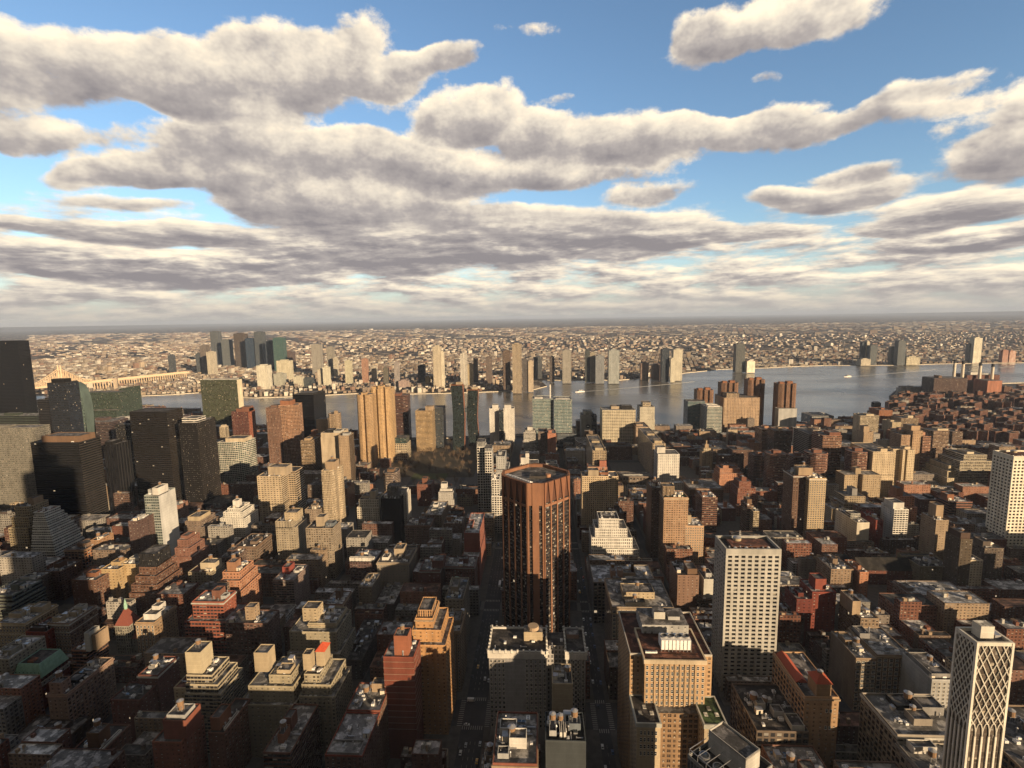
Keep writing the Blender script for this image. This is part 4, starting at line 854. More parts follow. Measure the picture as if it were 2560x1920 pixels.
B(T, 'wide cream tower with checkered window and balcony columns right of the octagonal tower', 'the checkered cream tower', 1455, 1546, 1192, 700, 24, (.58,.44,.27), (3.1,2.95,.56,.62,.05,(.015,.013,.012),0), caps=[(.18,.47,.2,.8,8,'beige'), (.5,.75,.3,.8,4,'rust')])
B(K_, 'orange-pink brick block with tall box cap behind the checkered cream tower', 'the orange-pink block', 1470, 1518, 1168, 800, 22, (.45,.2,.12), 'apt', caps=[(.62,.98,.2,.8,11,(.42,.15,.09))])
B(T, 'white and blue tower with projecting bays and plain white cap at right of centre', 'the white and blue tower', 1645, 1699, 1136, 830, 32, 'white', (3.6,3,.5,.5,.0,(.04,.05,.07),0), side=(3,3,.7,.7,.1,(.05,.08,.14),0), caps=[(.02,.4,.3,.8,11,'white')])
B(O, 'left blue-grey glass slab of the glazed pair before the river', 'the left glazed slab', 1720, 1763, 1004, 1330, 40, (.22,.26,.28), 'tgl', side='glass', caps=[])
B(O, 'tall silver glass slab in front of the red-brown river towers', 'the silver glass slab', 1768, 1806, 1018, 1280, 60, (.50,.48,.42), 'tgl', side=(3,3.7,.9,.5,.1,(.06,.08,.08),0), roofc='sn', caps=[(.1,.9,.1,.3,3,'white'), (.2,.9,.5,.7,3,'white')])
B('hospital', 'large tan hospital block with regular windows and a central rooftop tower', 'the large tan hospital', 1810, 1900, 995, 1290, 70, (.46,.32,.20), (4.2,4,.42,.66,.0,G0,0), side='plain', roofc='mid', caps=[(.1,.45,.1,.6,12,(.46,.34,.22),'rib')])
for i, (xl, xr, yt, d, lb) in enumerate(((1744, 1786, 976, 1420, 'lowest'), (1805, 1848, 958, 1450, 'second from left and'), (1872, 1915, 950, 1450, 'tallest'), (1948, 1994, 960, 1400, 'separate rightmost'))):
    B(T, lb + ' of the four red-brown fluted towers at the river', 'river tower ' + ('one', 'two', 'three', 'four')[i], xl, xr, yt, d, 36, (.25,.135,.08), (3.2,3,.4,.8,.0,G0,0),
      poly=[(0,.1),(.18,0),(.30,0),(.30,.12),(.42,.12),(.42,0),(.62,0),(.62,.12),(.74,.12),(.74,0),(.88,0),(1,.15),(1,.9),(.85,1),(.15,1),(0,.9)], caps=[(.1,.35,.2,.5,5,'rust'), (.55,.85,.3,.7,6,'rust')], group='four red-brown river towers')
B(K_, 'dark red brick hospital pavilion with small pale dome near the glazed pair', 'the domed pavilion', 1702, 1762, 1100, 1080, 40, (.16,.075,.055), 'apt', roofc='mid', caps=[(.35,.65,.2,.5,9,'tan'), (.42,.58,.28,.42,13,'pale')])
B(K_, 'dark brick pavilion with four small corner towers, left of the domed pavilion', 'the corner-towered pavilion', 1665, 1706, 1092, 1150, 44, (.12,.06,.05), 'apt', caps=[(.0,.2,.0,.2,6), (.8,1,.0,.2,6), (.4,.7,.5,.8,5)])
B(K_, 'long dark brick wing in front of the domed pavilion', 'the long dark wing', 1705, 1800, 1130, 940, 24, (.11,.06,.045), 'apt', roofc='mid')
B(T, 'slender tan tower tapering to a small pointed top, right of the white and blue tower', 'the slender pointed tower', 1756, 1782, 1130, 830, 16, (.38,.28,.17), 'small', side='plain', caps=[(.15,.85,.1,.9,8,'cream','ribf'), (.32,.68,.3,.7,15,'tan'), (.45,.55,.42,.58,22,'tan')])
B(K_, 'brown apartment block with broad snowy flat roof behind the slender pointed tower', 'the snowy-roofed brown block', 1778, 1826, 1128, 900, 60, (.20,.14,.10), 'apt', roofc='lt', caps=[(.3,.6,.3,.5,7,'rust')])
B(K_, 'dark brown slab block with a blank face right of the snowy-roofed brown block', 'the dark brown slab', 1832, 1884, 1126, 850, 34, (.13,.07,.05), 'apt', roofc='mid', caps=[(.3,.6,.3,.6,3)])
B(T, 'orange brick stepped block in sunlight with cluttered crown, right of centre', 'the stepped orange block', 1800, 1850, 1172, 720, 22, (.48,.22,.12), 'apt', side='apt', steps=[(2,4,6,2,.82),(4,4,10,2,.6)], caps=[(.2,.5,.2,.7,5), (.6,.9,.3,.8,3)])
B(T, 'dark red stepped tower with water tank, before the dark brown slab', 'the dark red stepped tower', 1848, 1878, 1205, 680, 22, (.24,.09,.055), 'apt', steps=[(3,6,4,2,.8),(5,8,8,2,.6)], caps=[(.3,.7,.2,.7,7)], tanks=1)
B(T, 'slim brown tower with sunlit cream right edge and rounded cap, right centre', 'the slim two-tone tower', 1868, 1884, 1265, 540, 20, (.20,.12,.08), 'band', caps=[(.2,.9,.2,.8,8,'brown')])
B(T, 'narrow cream bay tower attached right of the slim two-tone tower', 'the narrow cream bay', 1884, 1898, 1280, 538, 20, (.52,.42,.26), 'balc', caps=[])
B('hospital', 'long brown brick institutional block with arched cornice and grey roof', 'the brown institutional block', 1724, 1809, 1222, 640, 46, (.20,.11,.065), (4,4,.3,.5,.1,G0,0), roofc='lt', caps=[(.2,.4,.5,.7,5,'tan'), (.5,.75,.3,.5,3,'lgrey')], cornice='tan')
B(K_, 'low stone market hall with long arcade behind the checkered cream tower', 'the arcaded hall', 1548, 1632, 1192, 850, 30, (.22,.17,.13), (6,9,.6,.5,.0,G0,0), roofc='lt', caps=[(.05,.95,.3,.7,2,'lgrey')])
B(T, 'brown apartment tower with green roof terrace and square cap, right of centre', 'the green-terraced tower', 1660, 1721, 1245, 560, 24, (.42,.26,.15), (3,3,.6,.5,.15,G0,0), side='balc', roofc='grn', cornice='cream', caps=[(.02,.5,.35,.9,12,'tan','rib')])
B(T, 'dark brown side shaft standing for the shaded left face of the green-terraced tower', 'the dark side shaft', 1629, 1661, 1222, 600, 30, (.14,.08,.055), 'apt', roofc='lt')  # stands in for the tower's left face, its shade put into the colour
B(T, 'tan grid apartment tower with white roof and tall slotted cap', 'the white-roofed tan tower', 1713, 1760, 1316, 480, 24, (.50,.31,.17), (3,3.1,.5,.52,.35,G0,0), side='apt', roofc='sn', caps=[(.02,.42,.3,.85,11,'beige')], wins=1)
B(T, 'brown banded apartment slab with sunlit stripe behind the white-roofed tan tower', 'the banded brown slab', 1756, 1794, 1245, 620, 30, (.22,.10,.065), 'balc', roofc='sn')
B(K_, 'dark brick school-like hall with white curved roof behind the slim two-tone tower', 'the curved-roof hall', 1802, 1840, 1272, 600, 24, (.16,.06,.045), 'small', roofc='sn', caps=[(.3,.5,.2,.4,10,(.4,.17,.09))])
B(O, 'white stepped office building with large square windows right of the octagonal tower', 'the white stepped office', 1497, 1548, 1298, 520, 22, 'white', (2.6,4.2,.5,.62,.0,G0,0), side='big', roofc='mid', steps=[(5,10,3,3,.80),(10,16,7,3,.62),(10,24,11,3,.40)], caps=[(.1,.9,.3,.9,.6,'char')], colside=(.55,.52,.46))
B(K_, 'dark rooftop box building behind the white stepped office', 'the dark box roof', 1523, 1560, 1285, 560, 20, (.14,.09,.07), 'small')
B(K_, 'broad concrete loft roof with two tan water tanks and a chimney', 'the twin-tank loft', 1484, 1640, 1458, 430, 36, (.22,.18,.14), 'loft', roofc='sn', caps=[(.3,.38,.3,.5,7,(.4,.24,.16)), (.42,.5,.32,.52,7,(.4,.24,.16)), (.52,.72,.4,.6,3,'tan'), (.66,.70,.5,.6,11,'dbrown')])
B(K_, 'large buff loft with stepped recessed rooftop and dark air handlers', 'the stepped buff loft', 1530, 1685, 1520, 380, 48, (.27,.21,.15), 'loft', roofc='lt', cornice='tan', caps=[(.22,.75,.30,.62,6,'sand','small'), (.28,.75,.62,.9,3.4,'lt'), (.22,.55,.06,.2,3.2,'char')], belt=[.9], wins=1)
B(K_, 'brown brick block with blank side and clutter roof left of the grid slab', 'the blank-sided brown block', 1694, 1748, 1440, 430, 30, (.24,.14,.095), 'small', side='small', roofc='dk', caps=[(.5,.95,.1,.6,6,'brown')])
B(K_, 'small white rooftop building with silver tank left of the grid slab', 'the white silver-tank block', 1760, 1790, 1450, 470, 20, 'pale', 'plain', caps=[(.3,.8,.3,.8,4,'lgrey')], tanks=1)
B(K_, 'long low shaded block left of the concrete grid slab base', 'the shaded low block', 1742, 1780, 1500, 400, 26, (.16,.12,.09), 'apt', tanks=1)

em = [o for o in bpy.data.objects if o.get('label', '').startswith('small grey tower with a dark round emblem')][0]
w_ = MB(); zt = W(1470, 1062, 1330)[1]; w_.tube((0, -.4, zt), (0, .2, zt), 5.2, 20, GLASSB); w_.face([(5.2*math.cos(k*.314), -.4, zt + 5.2*math.sin(k*.314)) for k in range(20)], GLASSB); w_.face([(3.2*math.cos(k*.628), -.5, zt + 1.1*math.sin(k*.628)) for k in range(10)], WHITE); w_.build('round_emblem', em)
# ---- right-hand field
r5 = (.36,.16,.09)
B(T, 'white banded apartment block by the river road, right side', 'the white banded river block', 2151, 2198, 1040, 1080, 26, 'cream', 'balc', side='small', caps=[(.4,.8,.2,.7,4)])
B(T, 'reddish plain block behind the white banded river block', 'the reddish river block', 2198, 2232, 1026, 1160, 40, 'rust', 'small', side='plain')
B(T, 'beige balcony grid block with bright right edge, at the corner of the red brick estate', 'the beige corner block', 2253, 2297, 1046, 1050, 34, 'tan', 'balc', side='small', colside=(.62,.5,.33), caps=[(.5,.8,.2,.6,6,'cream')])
B(T, 'narrow beige wing left of the beige corner block', 'the narrow beige wing', 2231, 2253, 1056, 1045, 34, 'sand', 'small')
B(T, 'narrow tan tower with tall box cap in front of the white banded river block', 'the narrow tan box tower', 2160, 2184, 1080, 950, 22, 'tan', 'small', caps=[(.1,.7,.2,.8,12)])
B(T, 'tall sunlit tan shaft with pinkish right wing and box cap, right of centre field', 'the tall tan shaft', 2283, 2308, 1078, 860, 30, (.46,.30,.17), 'apt', caps=[(.05,.95,.2,.9,9)])
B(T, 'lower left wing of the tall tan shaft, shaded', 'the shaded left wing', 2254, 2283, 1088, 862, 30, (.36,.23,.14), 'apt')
B(T, 'pinkish right wing of the tall tan shaft', 'the pinkish wing', 2308, 2328, 1092, 858, 30, (.44,.22,.13), 'balc')
B(T, 'round-cornered banded slab with bright right balconies beside the pinkish wing', 'the round-cornered banded slab', 2329, 2382, 1078, 905, 30, (.34,.22,.14), 'balc', poly=[(0,.2),(.1,0),(.5,0),(.55,.1),(.9,.1),(1,.3),(1,1),(0,1)], caps=[(.4,.9,.2,.7,4,'cream')])
B(T, 'shorter dark banded slab behind the round-cornered banded slab', 'the shorter banded slab', 2382, 2408, 1080, 960, 30, (.24,.15,.10), 'balc')
for i, (xl, xr, yt, d, w_) in enumerate(((1925, 1974, 1138, 890, 'leftmost and shaded'), (1983, 2022, 1144, 930, 'set back and darkest'), (2026, 2078, 1136, 890, 'broad sunlit-edged third'), (2131, 2180, 1132, 900, 'farthest right'))):
    B(T, w_ + ' of the four round brick balcony towers', 'round brick tower ' + ('one', 'two', 'three', 'four')[i], xl, xr, yt, d, 32, (.30,.14,.09), 'balc',
      poly=[(0,.35),(.08,.14),(.28,0),(.72,0),(.92,.14),(1,.35),(1,.7),(.8,1),(.2,1),(0,.7)], caps=[(.3,.7,.3,.6,6,'brick')], group='round brick balcony towers')
B(T, 'red-topped brick slab with tall shaded left side, near the river road', 'the red-topped slab', 2058, 2105, 1090, 980, 40, (.38,.19,.11), 'balc', side='band', caps=[(.4,1,.1,.6,6,'brick')])
B(T, 'greyish ribbed slab with white edge joined left of the red-topped slab', 'the greyish ribbed slab', 2023, 2058, 1086, 1000, 60, (.28,.22,.17), 'band', side='band')
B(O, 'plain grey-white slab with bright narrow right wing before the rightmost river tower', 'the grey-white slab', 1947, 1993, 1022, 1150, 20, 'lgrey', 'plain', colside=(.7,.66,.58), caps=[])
B(O, 'white framed box with dark glass insert below the grey-white slab', 'the white framed box', 1996, 2016, 1075, 1050, 24, 'white', (14,26,.7,.82,0,(.02,.025,.03),0), side='plain')
B(T, 'brown slab with twin bright vertical strips beside the grey-white slab', 'the twin-strip slab', 1936, 1980, 1078, 960, 30, (.24,.13,.08), 'balc', caps=[(.3,.5,.2,.6,7,'tan')])
B(T, 'orange brick block with small balconies left of the twin-strip slab', 'the orange balcony block', 1905, 1934, 1074, 980, 34, (.46,.24,.13), 'balc')
B(T, 'orange stepped block in front of the large tan hospital', 'the orange stepped block', 1855, 1905, 1108, 900, 26, (.40,.2,.11), 'apt', caps=[(.4,.7,.2,.6,7,'rust')])
B(T, 'brick tower with shaded front and bright top storeys under the large tan hospital', 'the brick tower below the hospital', 1886, 1925, 1140, 820, 26, (.27,.13,.085), 'balc', caps=[(.3,.6,.2,.6,6)])
B(T, 'left cream half of the big cream twin slab', 'the left cream slab', 2183, 2238, 1130, 765, 60, (.60,.47,.30), (3,3,.46,.52,.1,G0,0), caps=[(.4,.7,.05,.2,5)], steps=[(0,0,0,0,.5)])
B(T, 'right cream half of the big cream twin slab, with a dark recess', 'the right cream slab', 2240, 2288, 1126, 775, 22, (.62,.49,.31), (3,3,.46,.52,.1,G0,0), poly=[(0,.3),(.38,.3),(.38,.0),(.5,0),(.5,.3),(.62,.3),(.62,0),(1,0),(1,1),(0,1)], caps=[(.6,.9,.3,.7,5)])
B(T, 'beige block with shaded recess below the big cream twin slab', 'the beige recess block', 2112, 2203, 1188, 700, 24, (.44,.33,.20), 'apt', roofc='lt', poly=[(0,0),(.36,0),(.36,.25),(.5,.25),(.5,0),(1,0),(1,1),(0,1)], caps=[(.4,.55,.4,.8,9)])
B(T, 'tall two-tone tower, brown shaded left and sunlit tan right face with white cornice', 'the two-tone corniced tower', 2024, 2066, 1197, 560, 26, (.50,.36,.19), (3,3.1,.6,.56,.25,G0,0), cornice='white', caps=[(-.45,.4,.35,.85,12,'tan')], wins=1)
B(T, 'left half of the two-tone corniced tower, coloured dark brown for shade', 'the dark left half', 1984, 2024, 1190, 568, 26, (.16,.09,.06), 'apt', cornice='white', caps=[(.2,.5,.3,.6,7,'lgrey')])  # shade on this half is put into a darker wall colour
B(T, 'stepped beige block with wide terraces right of the two-tone corniced tower', 'the stepped beige block', 2112, 2164, 1242, 640, 26, (.36,.28,.18), 'grid', steps=[(4,10,6,2,.8),(4,16,10,2,.55)], caps=[(.45,.7,.2,.7,11,'grey')])
B(T, 'low cream-fronted wing left of the stepped beige block', 'the cream-fronted wing', 2080, 2118, 1274, 600, 24, (.46,.36,.22), 'apt')
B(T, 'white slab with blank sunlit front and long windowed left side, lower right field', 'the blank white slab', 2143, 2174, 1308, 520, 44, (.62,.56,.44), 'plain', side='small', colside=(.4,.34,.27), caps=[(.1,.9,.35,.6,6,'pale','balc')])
B(K_, 'dark red narrow block right of the blank white slab', 'the dark red narrow block', 2190, 2209, 1302, 540, 30, (.24,.045,.03), 'small')
B(T, 'white balcony tower with tall cap and dark balconies, right of the blank white slab', 'the white balcony tower', 2236, 2272, 1275, 545, 24, 'white', (4,3,.8,.55,.0,G0,0), side='small', caps=[(.0,.75,.1,.8,9,'white')], tanks=1)
B(T, 'orange brick tower with brown cap behind the white balcony tower', 'the orange capped tower', 2254, 2287, 1242, 600, 26, (.46,.20,.11), 'apt', caps=[(-.3,.2,.1,.6,12,'rust')], steps=[(0,2,4,0,.7)])
B(T, 'left stepped beige terrace block in sunlight near the right edge', 'the left stepped terrace block', 2372, 2426, 1165, 720, 40, (.52,.43,.28), 'apt', steps=[(6,5,6,2,.84),(10,8,12,4,.62)], caps=[(.3,.6,.2,.7,4)])
B(T, 'right stepped cream terrace block behind, near the right edge', 'the right stepped terrace block', 2410, 2468, 1138, 800, 40, (.56,.48,.34), 'balc', steps=[(10,6,6,2,.86),(14,10,12,4,.66)], caps=[(.3,.6,.2,.7,4)])
B(K_, 'dark brown brick slab with tall cap in the shaded right field', 'the dark capped slab', 2300, 2350, 1250, 660, 26, (.18,.08,.055), 'apt', roofc='sn', caps=[(.6,.85,.2,.7,4,'char')])
B(K_, 'brown banded block with sunlit top right of the dark capped slab', 'the brown banded block', 2375, 2432, 1256, 650, 24, (.24,.11,.075), 'band', roofc='sn', caps=[(.05,.35,.3,.8,9,'rust')])
B(T, 'tan blank-sided tower with tall slab cap in the lower right field', 'the blank tan tower', 2341, 2372, 1302, 560, 24, (.34,.25,.16), 'small', caps=[(.3,.9,.3,.8,17,'tan')])
B(K_, 'long low ribbed brick school block right of the blank tan tower', 'the ribbed school block', 2385, 2440, 1312, 600, 30, (.22,.13,.09), 'grid', roofc='lt')
B(T, 'dark olive tower with water drum top and bright cream lower block beside it', 'the dark olive tower', 2402, 2432, 1350, 500, 20, (.10,.075,.05), 'small', caps=[(.1,.9,.1,.9,7,'dbrown')], tanks=1)
B(K_, 'bright sunlit cream block at the foot of the dark olive tower', 'the bright cream block', 2404, 2458, 1402, 455, 16, (.62,.52,.36), 'apt', caps=[(.1,.4,.3,.8,3,'lgrey')])
B(K_, 'dark office loft with dark drum recess left of the right edge', 'the dark drum loft', 2462, 2510, 1372, 480, 24, (.13,.10,.08), 'apt', caps=[(.1,.5,.2,.7,6)])
B(K_, 'grey low block with snowy roof below the tall white tower at the right edge', 'the grey snowy block', 2450, 2520, 1318, 560, 22, 'grey', 'apt', roofc='sn')
B(K_, 'olive brick block with broad bays and dark roof in the lower right field', 'the olive brick block', 2300, 2382, 1418, 430, 24, (.22,.18,.10), 'small', roofc='dk', caps=[(.5,.7,.3,.7,4,'lgrey')], steps=[(0,0,0,10,.95)])
B(K_, 'long row building with snowy roof and white window trim at lower right', 'the long snowy row', 2282, 2428, 1490, 385, 26, (.22,.17,.14), (3,4,.4,.55,.2,G0,0), roofc='sn', cornice='grey', caps=[(.0,.12,.3,.7,3), (.5,.58,.3,.6,3,'lgrey')], wins=1)
B(K_, 'tall dark red brick tower with red box cap at lower right', 'the dark red box tower', 2031, 2091, 1482, 385, 22, (.24,.05,.03), 'small', roofc='lt', caps=[(.22,.68,.2,.7,11,(.27,.06,.035))], acs=4)
B(K_, 'dark annex attached left of the dark red box tower', 'the dark red annex', 1992, 2030, 1500, 395, 22, (.16,.035,.025), 'small')
B(K_, 'brown brick block with tan stair tower behind the pyramid-roofed block', 'the stair-towered brown block', 2152, 2198, 1548, 375, 30, (.27,.19,.12), 'grid', roofc='lt', caps=[(-.25,.2,.2,.8,13,'tan')])
B(K_, 'narrow orange brick end house lit at its edge in the lower right field', 'the orange end house', 2150, 2172, 1432, 440, 26, (.40,.17,.085), 'small')
B(K_, 'tan front house with ornate parapet and water tank right of the grid slab', 'the ornate tan house', 2078, 2134, 1425, 450, 28, (.28,.19,.12), 'apt', tanks=1, roofc='lt')
B(K_, 'dark shaded brown block with snowy roof, right of the grid slab base', 'the shaded snowy block', 1972, 2012, 1545, 372, 24, (.13,.07,.05), 'small', roofc='sn')
B(K_, 'low snowy-roofed court block before the long-roofed church', 'the snowy court block', 2182, 2262, 1432, 455, 26, (.16,.06,.045), 'small', roofc='sn')
# ---- lower right foreground
B(K_, 'brown loft with wooden water tank and long snowy roof at lower right', 'the tank-topped brown loft', 2140, 2192, 1648, 352, 34, (.27,.19,.12), 'loft', side='plain', roofc='sn', caps=[(.1,.6,.5,.8,4)], tanks=1, wins=1)
B(K_, 'wide right half of the brown loft, with arched top windows', 'the arched-window loft', 2193, 2280, 1640, 353, 36, (.29,.20,.12), 'loft', roofc='lt', cornice='tan', caps=[(.0,.3,.6,.9,4,'grey')], wins=1)
B(K_, 'grey plain-sided block with small windows left of the lattice tower', 'the grey plain-sided block', 2330, 2394, 1702, 335, 30, 'lgrey', 'apt', side='plain', roofc='mid', caps=[(.1,.9,.1,.9,3,'grey')], wins=1)
pyr, pz, pw = B(K_, 'buff brick block with red pyramid-roofed stair tower and red tile ridge', 'the pyramid-roofed block', 2012, 2098, 1745, 318, 46, (.42,.25,.12), 'small', side='loft', roofc='mid', cornice='tan', caps=[(.35,.78,.02,.26,9,(.36,.22,.11))], wins=0, acs=2)
pyramid(pyr, 0, .7, 5.5, REDTILE)
w_ = MB(); w_.face([(-pw/2 + .5, 14, pz), (-pw/2 + 5, 14, pz + 3), (-pw/2 + 5, 44, pz + 3), (-pw/2 + .5, 44, pz)][::-1], REDTILE); w_.face([(-pw/2 + 9, 14, pz), (-pw/2 + 9, 44, pz), (-pw/2 + 5, 44, pz + 3), (-pw/2 + 5, 14, pz + 3)][::-1], REDTILE); w_.face([(-pw/2+.5,14,pz),(-pw/2+9,14,pz),(-pw/2+5,14,pz+3)], REDTILE); w_.build('tile_roof', pyr)
for k in range(4):
    place(WIN, pyr, (pw*(.28 if k % 2 else .16), 0, pz - 9 - 12*(k//2)), (1.5, 1.5, 2.2))
def near_block(label, short, x0, x1, y0, y1, z, col, sty, roofc='mid', caps=None, tanks=0, cornice=None, belt=None, acs=8, kind=K_, cat='building', par=None):
    """a block given directly in metres"""
    cx = (x0 + x1) / 2; r_ = empty(kind, (cx, y0, 0)); hx = (x1 - x0) / 2; D = y1 - y0; c = C(col); P0 = [(-hx, 0), (hx, 0), (hx, D), (-hx, D)]
    b = MB(); b.prism(P0, 0, z, c, sty, top=False); b.build('wall', r_)
    b = MB(); b.flat(P0, z - .3, C(roofc)); b.build('roof', r_)
    b = MB(); b.ring(P0, z + .003, z + 1, .45, par or tuple(min(1, v*1.3) for v in c)); b.build('parapet', r_)
    if cornice: b = MB(); b.ring(inset(P0, -.6), z - 1.8, z - .4, .597, C(cornice)); b.build('cornice', r_)
    for zf in (belt or []): b = MB(); b.ring(inset(P0, -.15), zf, zf + .5, .147, PAL['pale']); b.build('string_course', r_)
    deck(r_, random.Random(int(x0*7 + y0)), P0, z - .3, roofc, c, True, caps=caps, tanks=tanks, acs=acs)
    tag(r_, label, cat); LABELS.add(label); REF.append((*pix(cx, max(y0, 330), z), short)); FOOT.append((x0 - 1, x1 + 1, y0 - 1, y1 + 1, z)); return r_
near_block('long grey loft with white pilastered side and cluttered tank roof left of the lattice tower', 'the pilastered grey loft', 217, 262, 300, 336, 62, (.30,.26,.21), 'loft', 'lt', [(.35,.6,.25,.5,4), (.6,.9,.5,.8,5,'grey'), (.3,.55,.6,.9,3,'char')], 2, 'pale')
near_block('pale roofed lower block with silver tank and white plant room before the grey loft', 'the pale silver-tank block', 216, 262, 270, 299, 58, (.28,.25,.21), 'loft', 'lt', [(.1,.4,.75,.95,4,'white'), (.5,.85,.35,.6,2.5,'pale')], 1, 'grey')
near_block('low roof with brown water tank at the bottom edge right of centre', 'the bottom roof block', 176, 212, 252, 293, 50, (.17,.11,.08), 'apt', 'lt', [(.1,.4,.5,.8,4), (.55,.8,.2,.5,3,'grey')], 2)
near_block('large dark office roof with white skylights below the concrete grid slab', 'the dark skylit roof', 138, 171, 312, 356, 52, (.15,.11,.08), 'loft', 'dk', [(.25,.42,.45,.6,4,'pale'), (.5,.7,.3,.45,4,'lgrey'), (.7,.95,.05,.3,3,'pale')], 2, acs=14)
near_block('low snowy roof with water tank in front of the dark skylit roof', 'the snowy tank roof', 140, 172, 270, 309, 45, (.2,.1,.07), 'apt', 'sn', None, 2)
near_block('dark block in the corner behind the lattice tower with sunlit tan edge', 'the dark corner block', 272, 320, 275, 330, 60, (.20,.14,.09), 'loft', 'mid', None, 1)
# ---- bottom centre
tb = near_block('blue-grey glass box with open steel plant deck at the bottom centre', 'the open plant deck', 1.5, 23.5, 257, 278, 90, (.06,.07,.075), 'plain', 'char', [(.1,.28,.2,.8,3,'lgrey'), (.36,.42,.15,.85,3,'white'), (.46,.52,.15,.85,3,'white'), (.6,.9,.4,.7,4,'bluegrey')], 0, acs=9)
near_block('red brick base with white rooftop plant rooms at the bottom centre left', 'the white plant-room block', -27, -3, 250, 287, 82, (.22,.07,.04), 'apt', 'lt', [(.35,.75,.3,.5,6,'white'), (.1,.5,.55,.75,4,'white'), (.1,.35,.1,.25,3,'lgrey')], 1, 'tan', acs=10)
near_block('narrow shaded block with tan bulkhead beside the wide street at the bottom', 'the narrow street block', -36, -29, 270, 292, 52, (.3,.22,.14), 'small', 'mid', [(.2,.9,.6,.8,4)], 0)
def folded_block():                               # modern block turned about 35 degrees, open steel roof frame
    r_ = empty('office_building', (92, 236, 0)); r_.rotation_euler = (0, 0, R(34)); Z = 106; c = (.14,.14,.135)
    P0 = [(-15, -13), (15, -13), (15, 13), (-15, 13)]
    b = MB(); b.prism(P0, 0, Z - 6, c, 'rib', top=False); b.build('wall', r_)
    b = MB(); b.flat(P0, Z - 6.2, PAL['char']); b.build('roof', r_)
    b = MB(); b.prism([(-2, -10), (9, -10), (9, 11), (-2, 11)], Z - 6.2, Z + 5, (.42,.40,.36), 'plain', top=False); b.flat([(-2, -10), (9, -10), (9, 11), (-2, 11)], Z + 4, PAL['mid']); b.ring([(-2, -10), (9, -10), (9, 11), (-2, 11)], Z + 4, Z + 5.003, .4, (.45,.43,.39)); b.build('penthouse', r_)
    b = MB(); b.ring(P0, Z - 6, Z - 4, .4, (.25,.25,.24)); b.build('parapet', r_)
    for k in range(6):
        b = MB(); y = -12.6 + 5*k; b.tube((-14.5, y, Z - 1), (-2, y, Z - 1), .16, 4, METAL); b.tube((-14.5, y, Z - 6), (-14.5, y, Z - 1), .16, 4, METAL); b.build('roof_beam', r_)
    b = MB(); b.tube((-14.5, -12.6, Z - 1), (-14.5, 12.4, Z - 1), .2, 4, METAL); b.build('roof_rail', r_)
    for k in range(3):
        b = MB(); b.cone(-8.5, -8 + 8*k, 2.6, 2.6, Z - 6.2, Z - 3.6, 16, METAL); b.cone(-8.5, -8 + 8*k, 2.1, .2, Z - 3.5, Z - 3.4, 12, GLASSB); b.build('cooling_fan', r_)
    tag(r_, 'grey modern block turned at an angle with open steel roof frame and fans', 'building'); REF.append((1820, 1850, 'the angled steel-framed block')); FOOT.append((70, 116, 214, 258, 110))
folded_block()
# ---- lower centre left
B(K_, 'tall dark red slab with thin floor lines and drum-topped brick box', 'the red line-striped slab', 958, 1034, 1645, 286, 19, (.22,.055,.03), 'plain', side='small', roofc='lt', belt=[.30,.36,.42,.48,.54,.60,.66,.72,.78,.84,.90,.96], caps=[(.34,.80,.12,.62,15,(.34,.11,.05))], tanks=0, acs=4)
gs, gz, gw = B(K_, 'golden brown stepped art deco block behind the red line-striped slab', 'the golden stepped block', 1038, 1082, 1548, 325, 24, (.50,.26,.09), 'small', side='apt', steps=[(2,7,4,2,.92),(4,11,9,3,.82)], cornice='tan', caps=[(.1,.9,.15,.9,5,(.55,.3,.12),'rib')])
B(K_, 'slim tan corner block with pale cornice beside the wide street', 'the slim tan corner block', 1110, 1150, 1580, 372, 32, (.30,.22,.14), 'apt', roofc='lt', cornice='tan', caps=[(.4,.9,.3,.8,4)], wins=1)
B(K_, 'beige setback block with tall cap nearer the wide street, left side', 'the beige street block', 1112, 1158, 1500, 420, 40, (.30,.25,.18), 'apt', roofc='mid', caps=[(.2,.6,.3,.7,6)])
near_block('long roof with patched snowy surface and dark red parapet at lower centre', 'the patched red-parapet roof', -136, -112, 286, 322, 50, (.18,.10,.07), 'apt', 'sn', [(.05,.9,.02,.3,2.2,'lt')], 0, par=(.30,.06,.03), acs=5)
near_block('far half of the patched roof, higher and brown, with two wooden tanks', 'the brown patched half', -136, -112, 322.5, 350, 51, (.18,.10,.07), 'small', 'lt', [(.5,.95,.7,.95,6,'tan')], 2, par=(.28,.08,.045))
near_block('brown brick block with zigzag balconies and red tank box at bottom left of centre', 'the zigzag balcony block', -178, -160, 290, 332, 47, (.17,.075,.045), 'balc', 'lt', [(.25,.55,.45,.65,9,'brick'), (.3,.55,.2,.4,6,'rust')], 0)
B(K_, 'stepped beige apartment block with tall plain box, centre of the lower left', 'the stepped beige apartments', 770, 840, 1560, 345, 24, (.36,.31,.21), 'small', side='apt', roofc='lt', steps=[(14,3,7,2,.93),(15,6,11,2,.6)], caps=[(-.25,.3,.15,.6,12,'sand','small')], cornice='sand')
red_, rz_, rw_ = B(K_, 'beige setback block with small red pyramid roof and terraces', 'the red-pyramid beige block', 760, 800, 1688, 300, 22, (.35,.30,.20), 'apt', side='apt', roofc='mid', steps=[(1,9,3,3,.90),(2,13,6,4,.78)], caps=[(-.2,.3,.2,.5,13,'sand'), (.45,1.0,.4,.85,12,'sand')])
pyramid(red_, 1, .5, 4.5, plain('bright_tile', (.40,.07,.03), .8, var=.2))
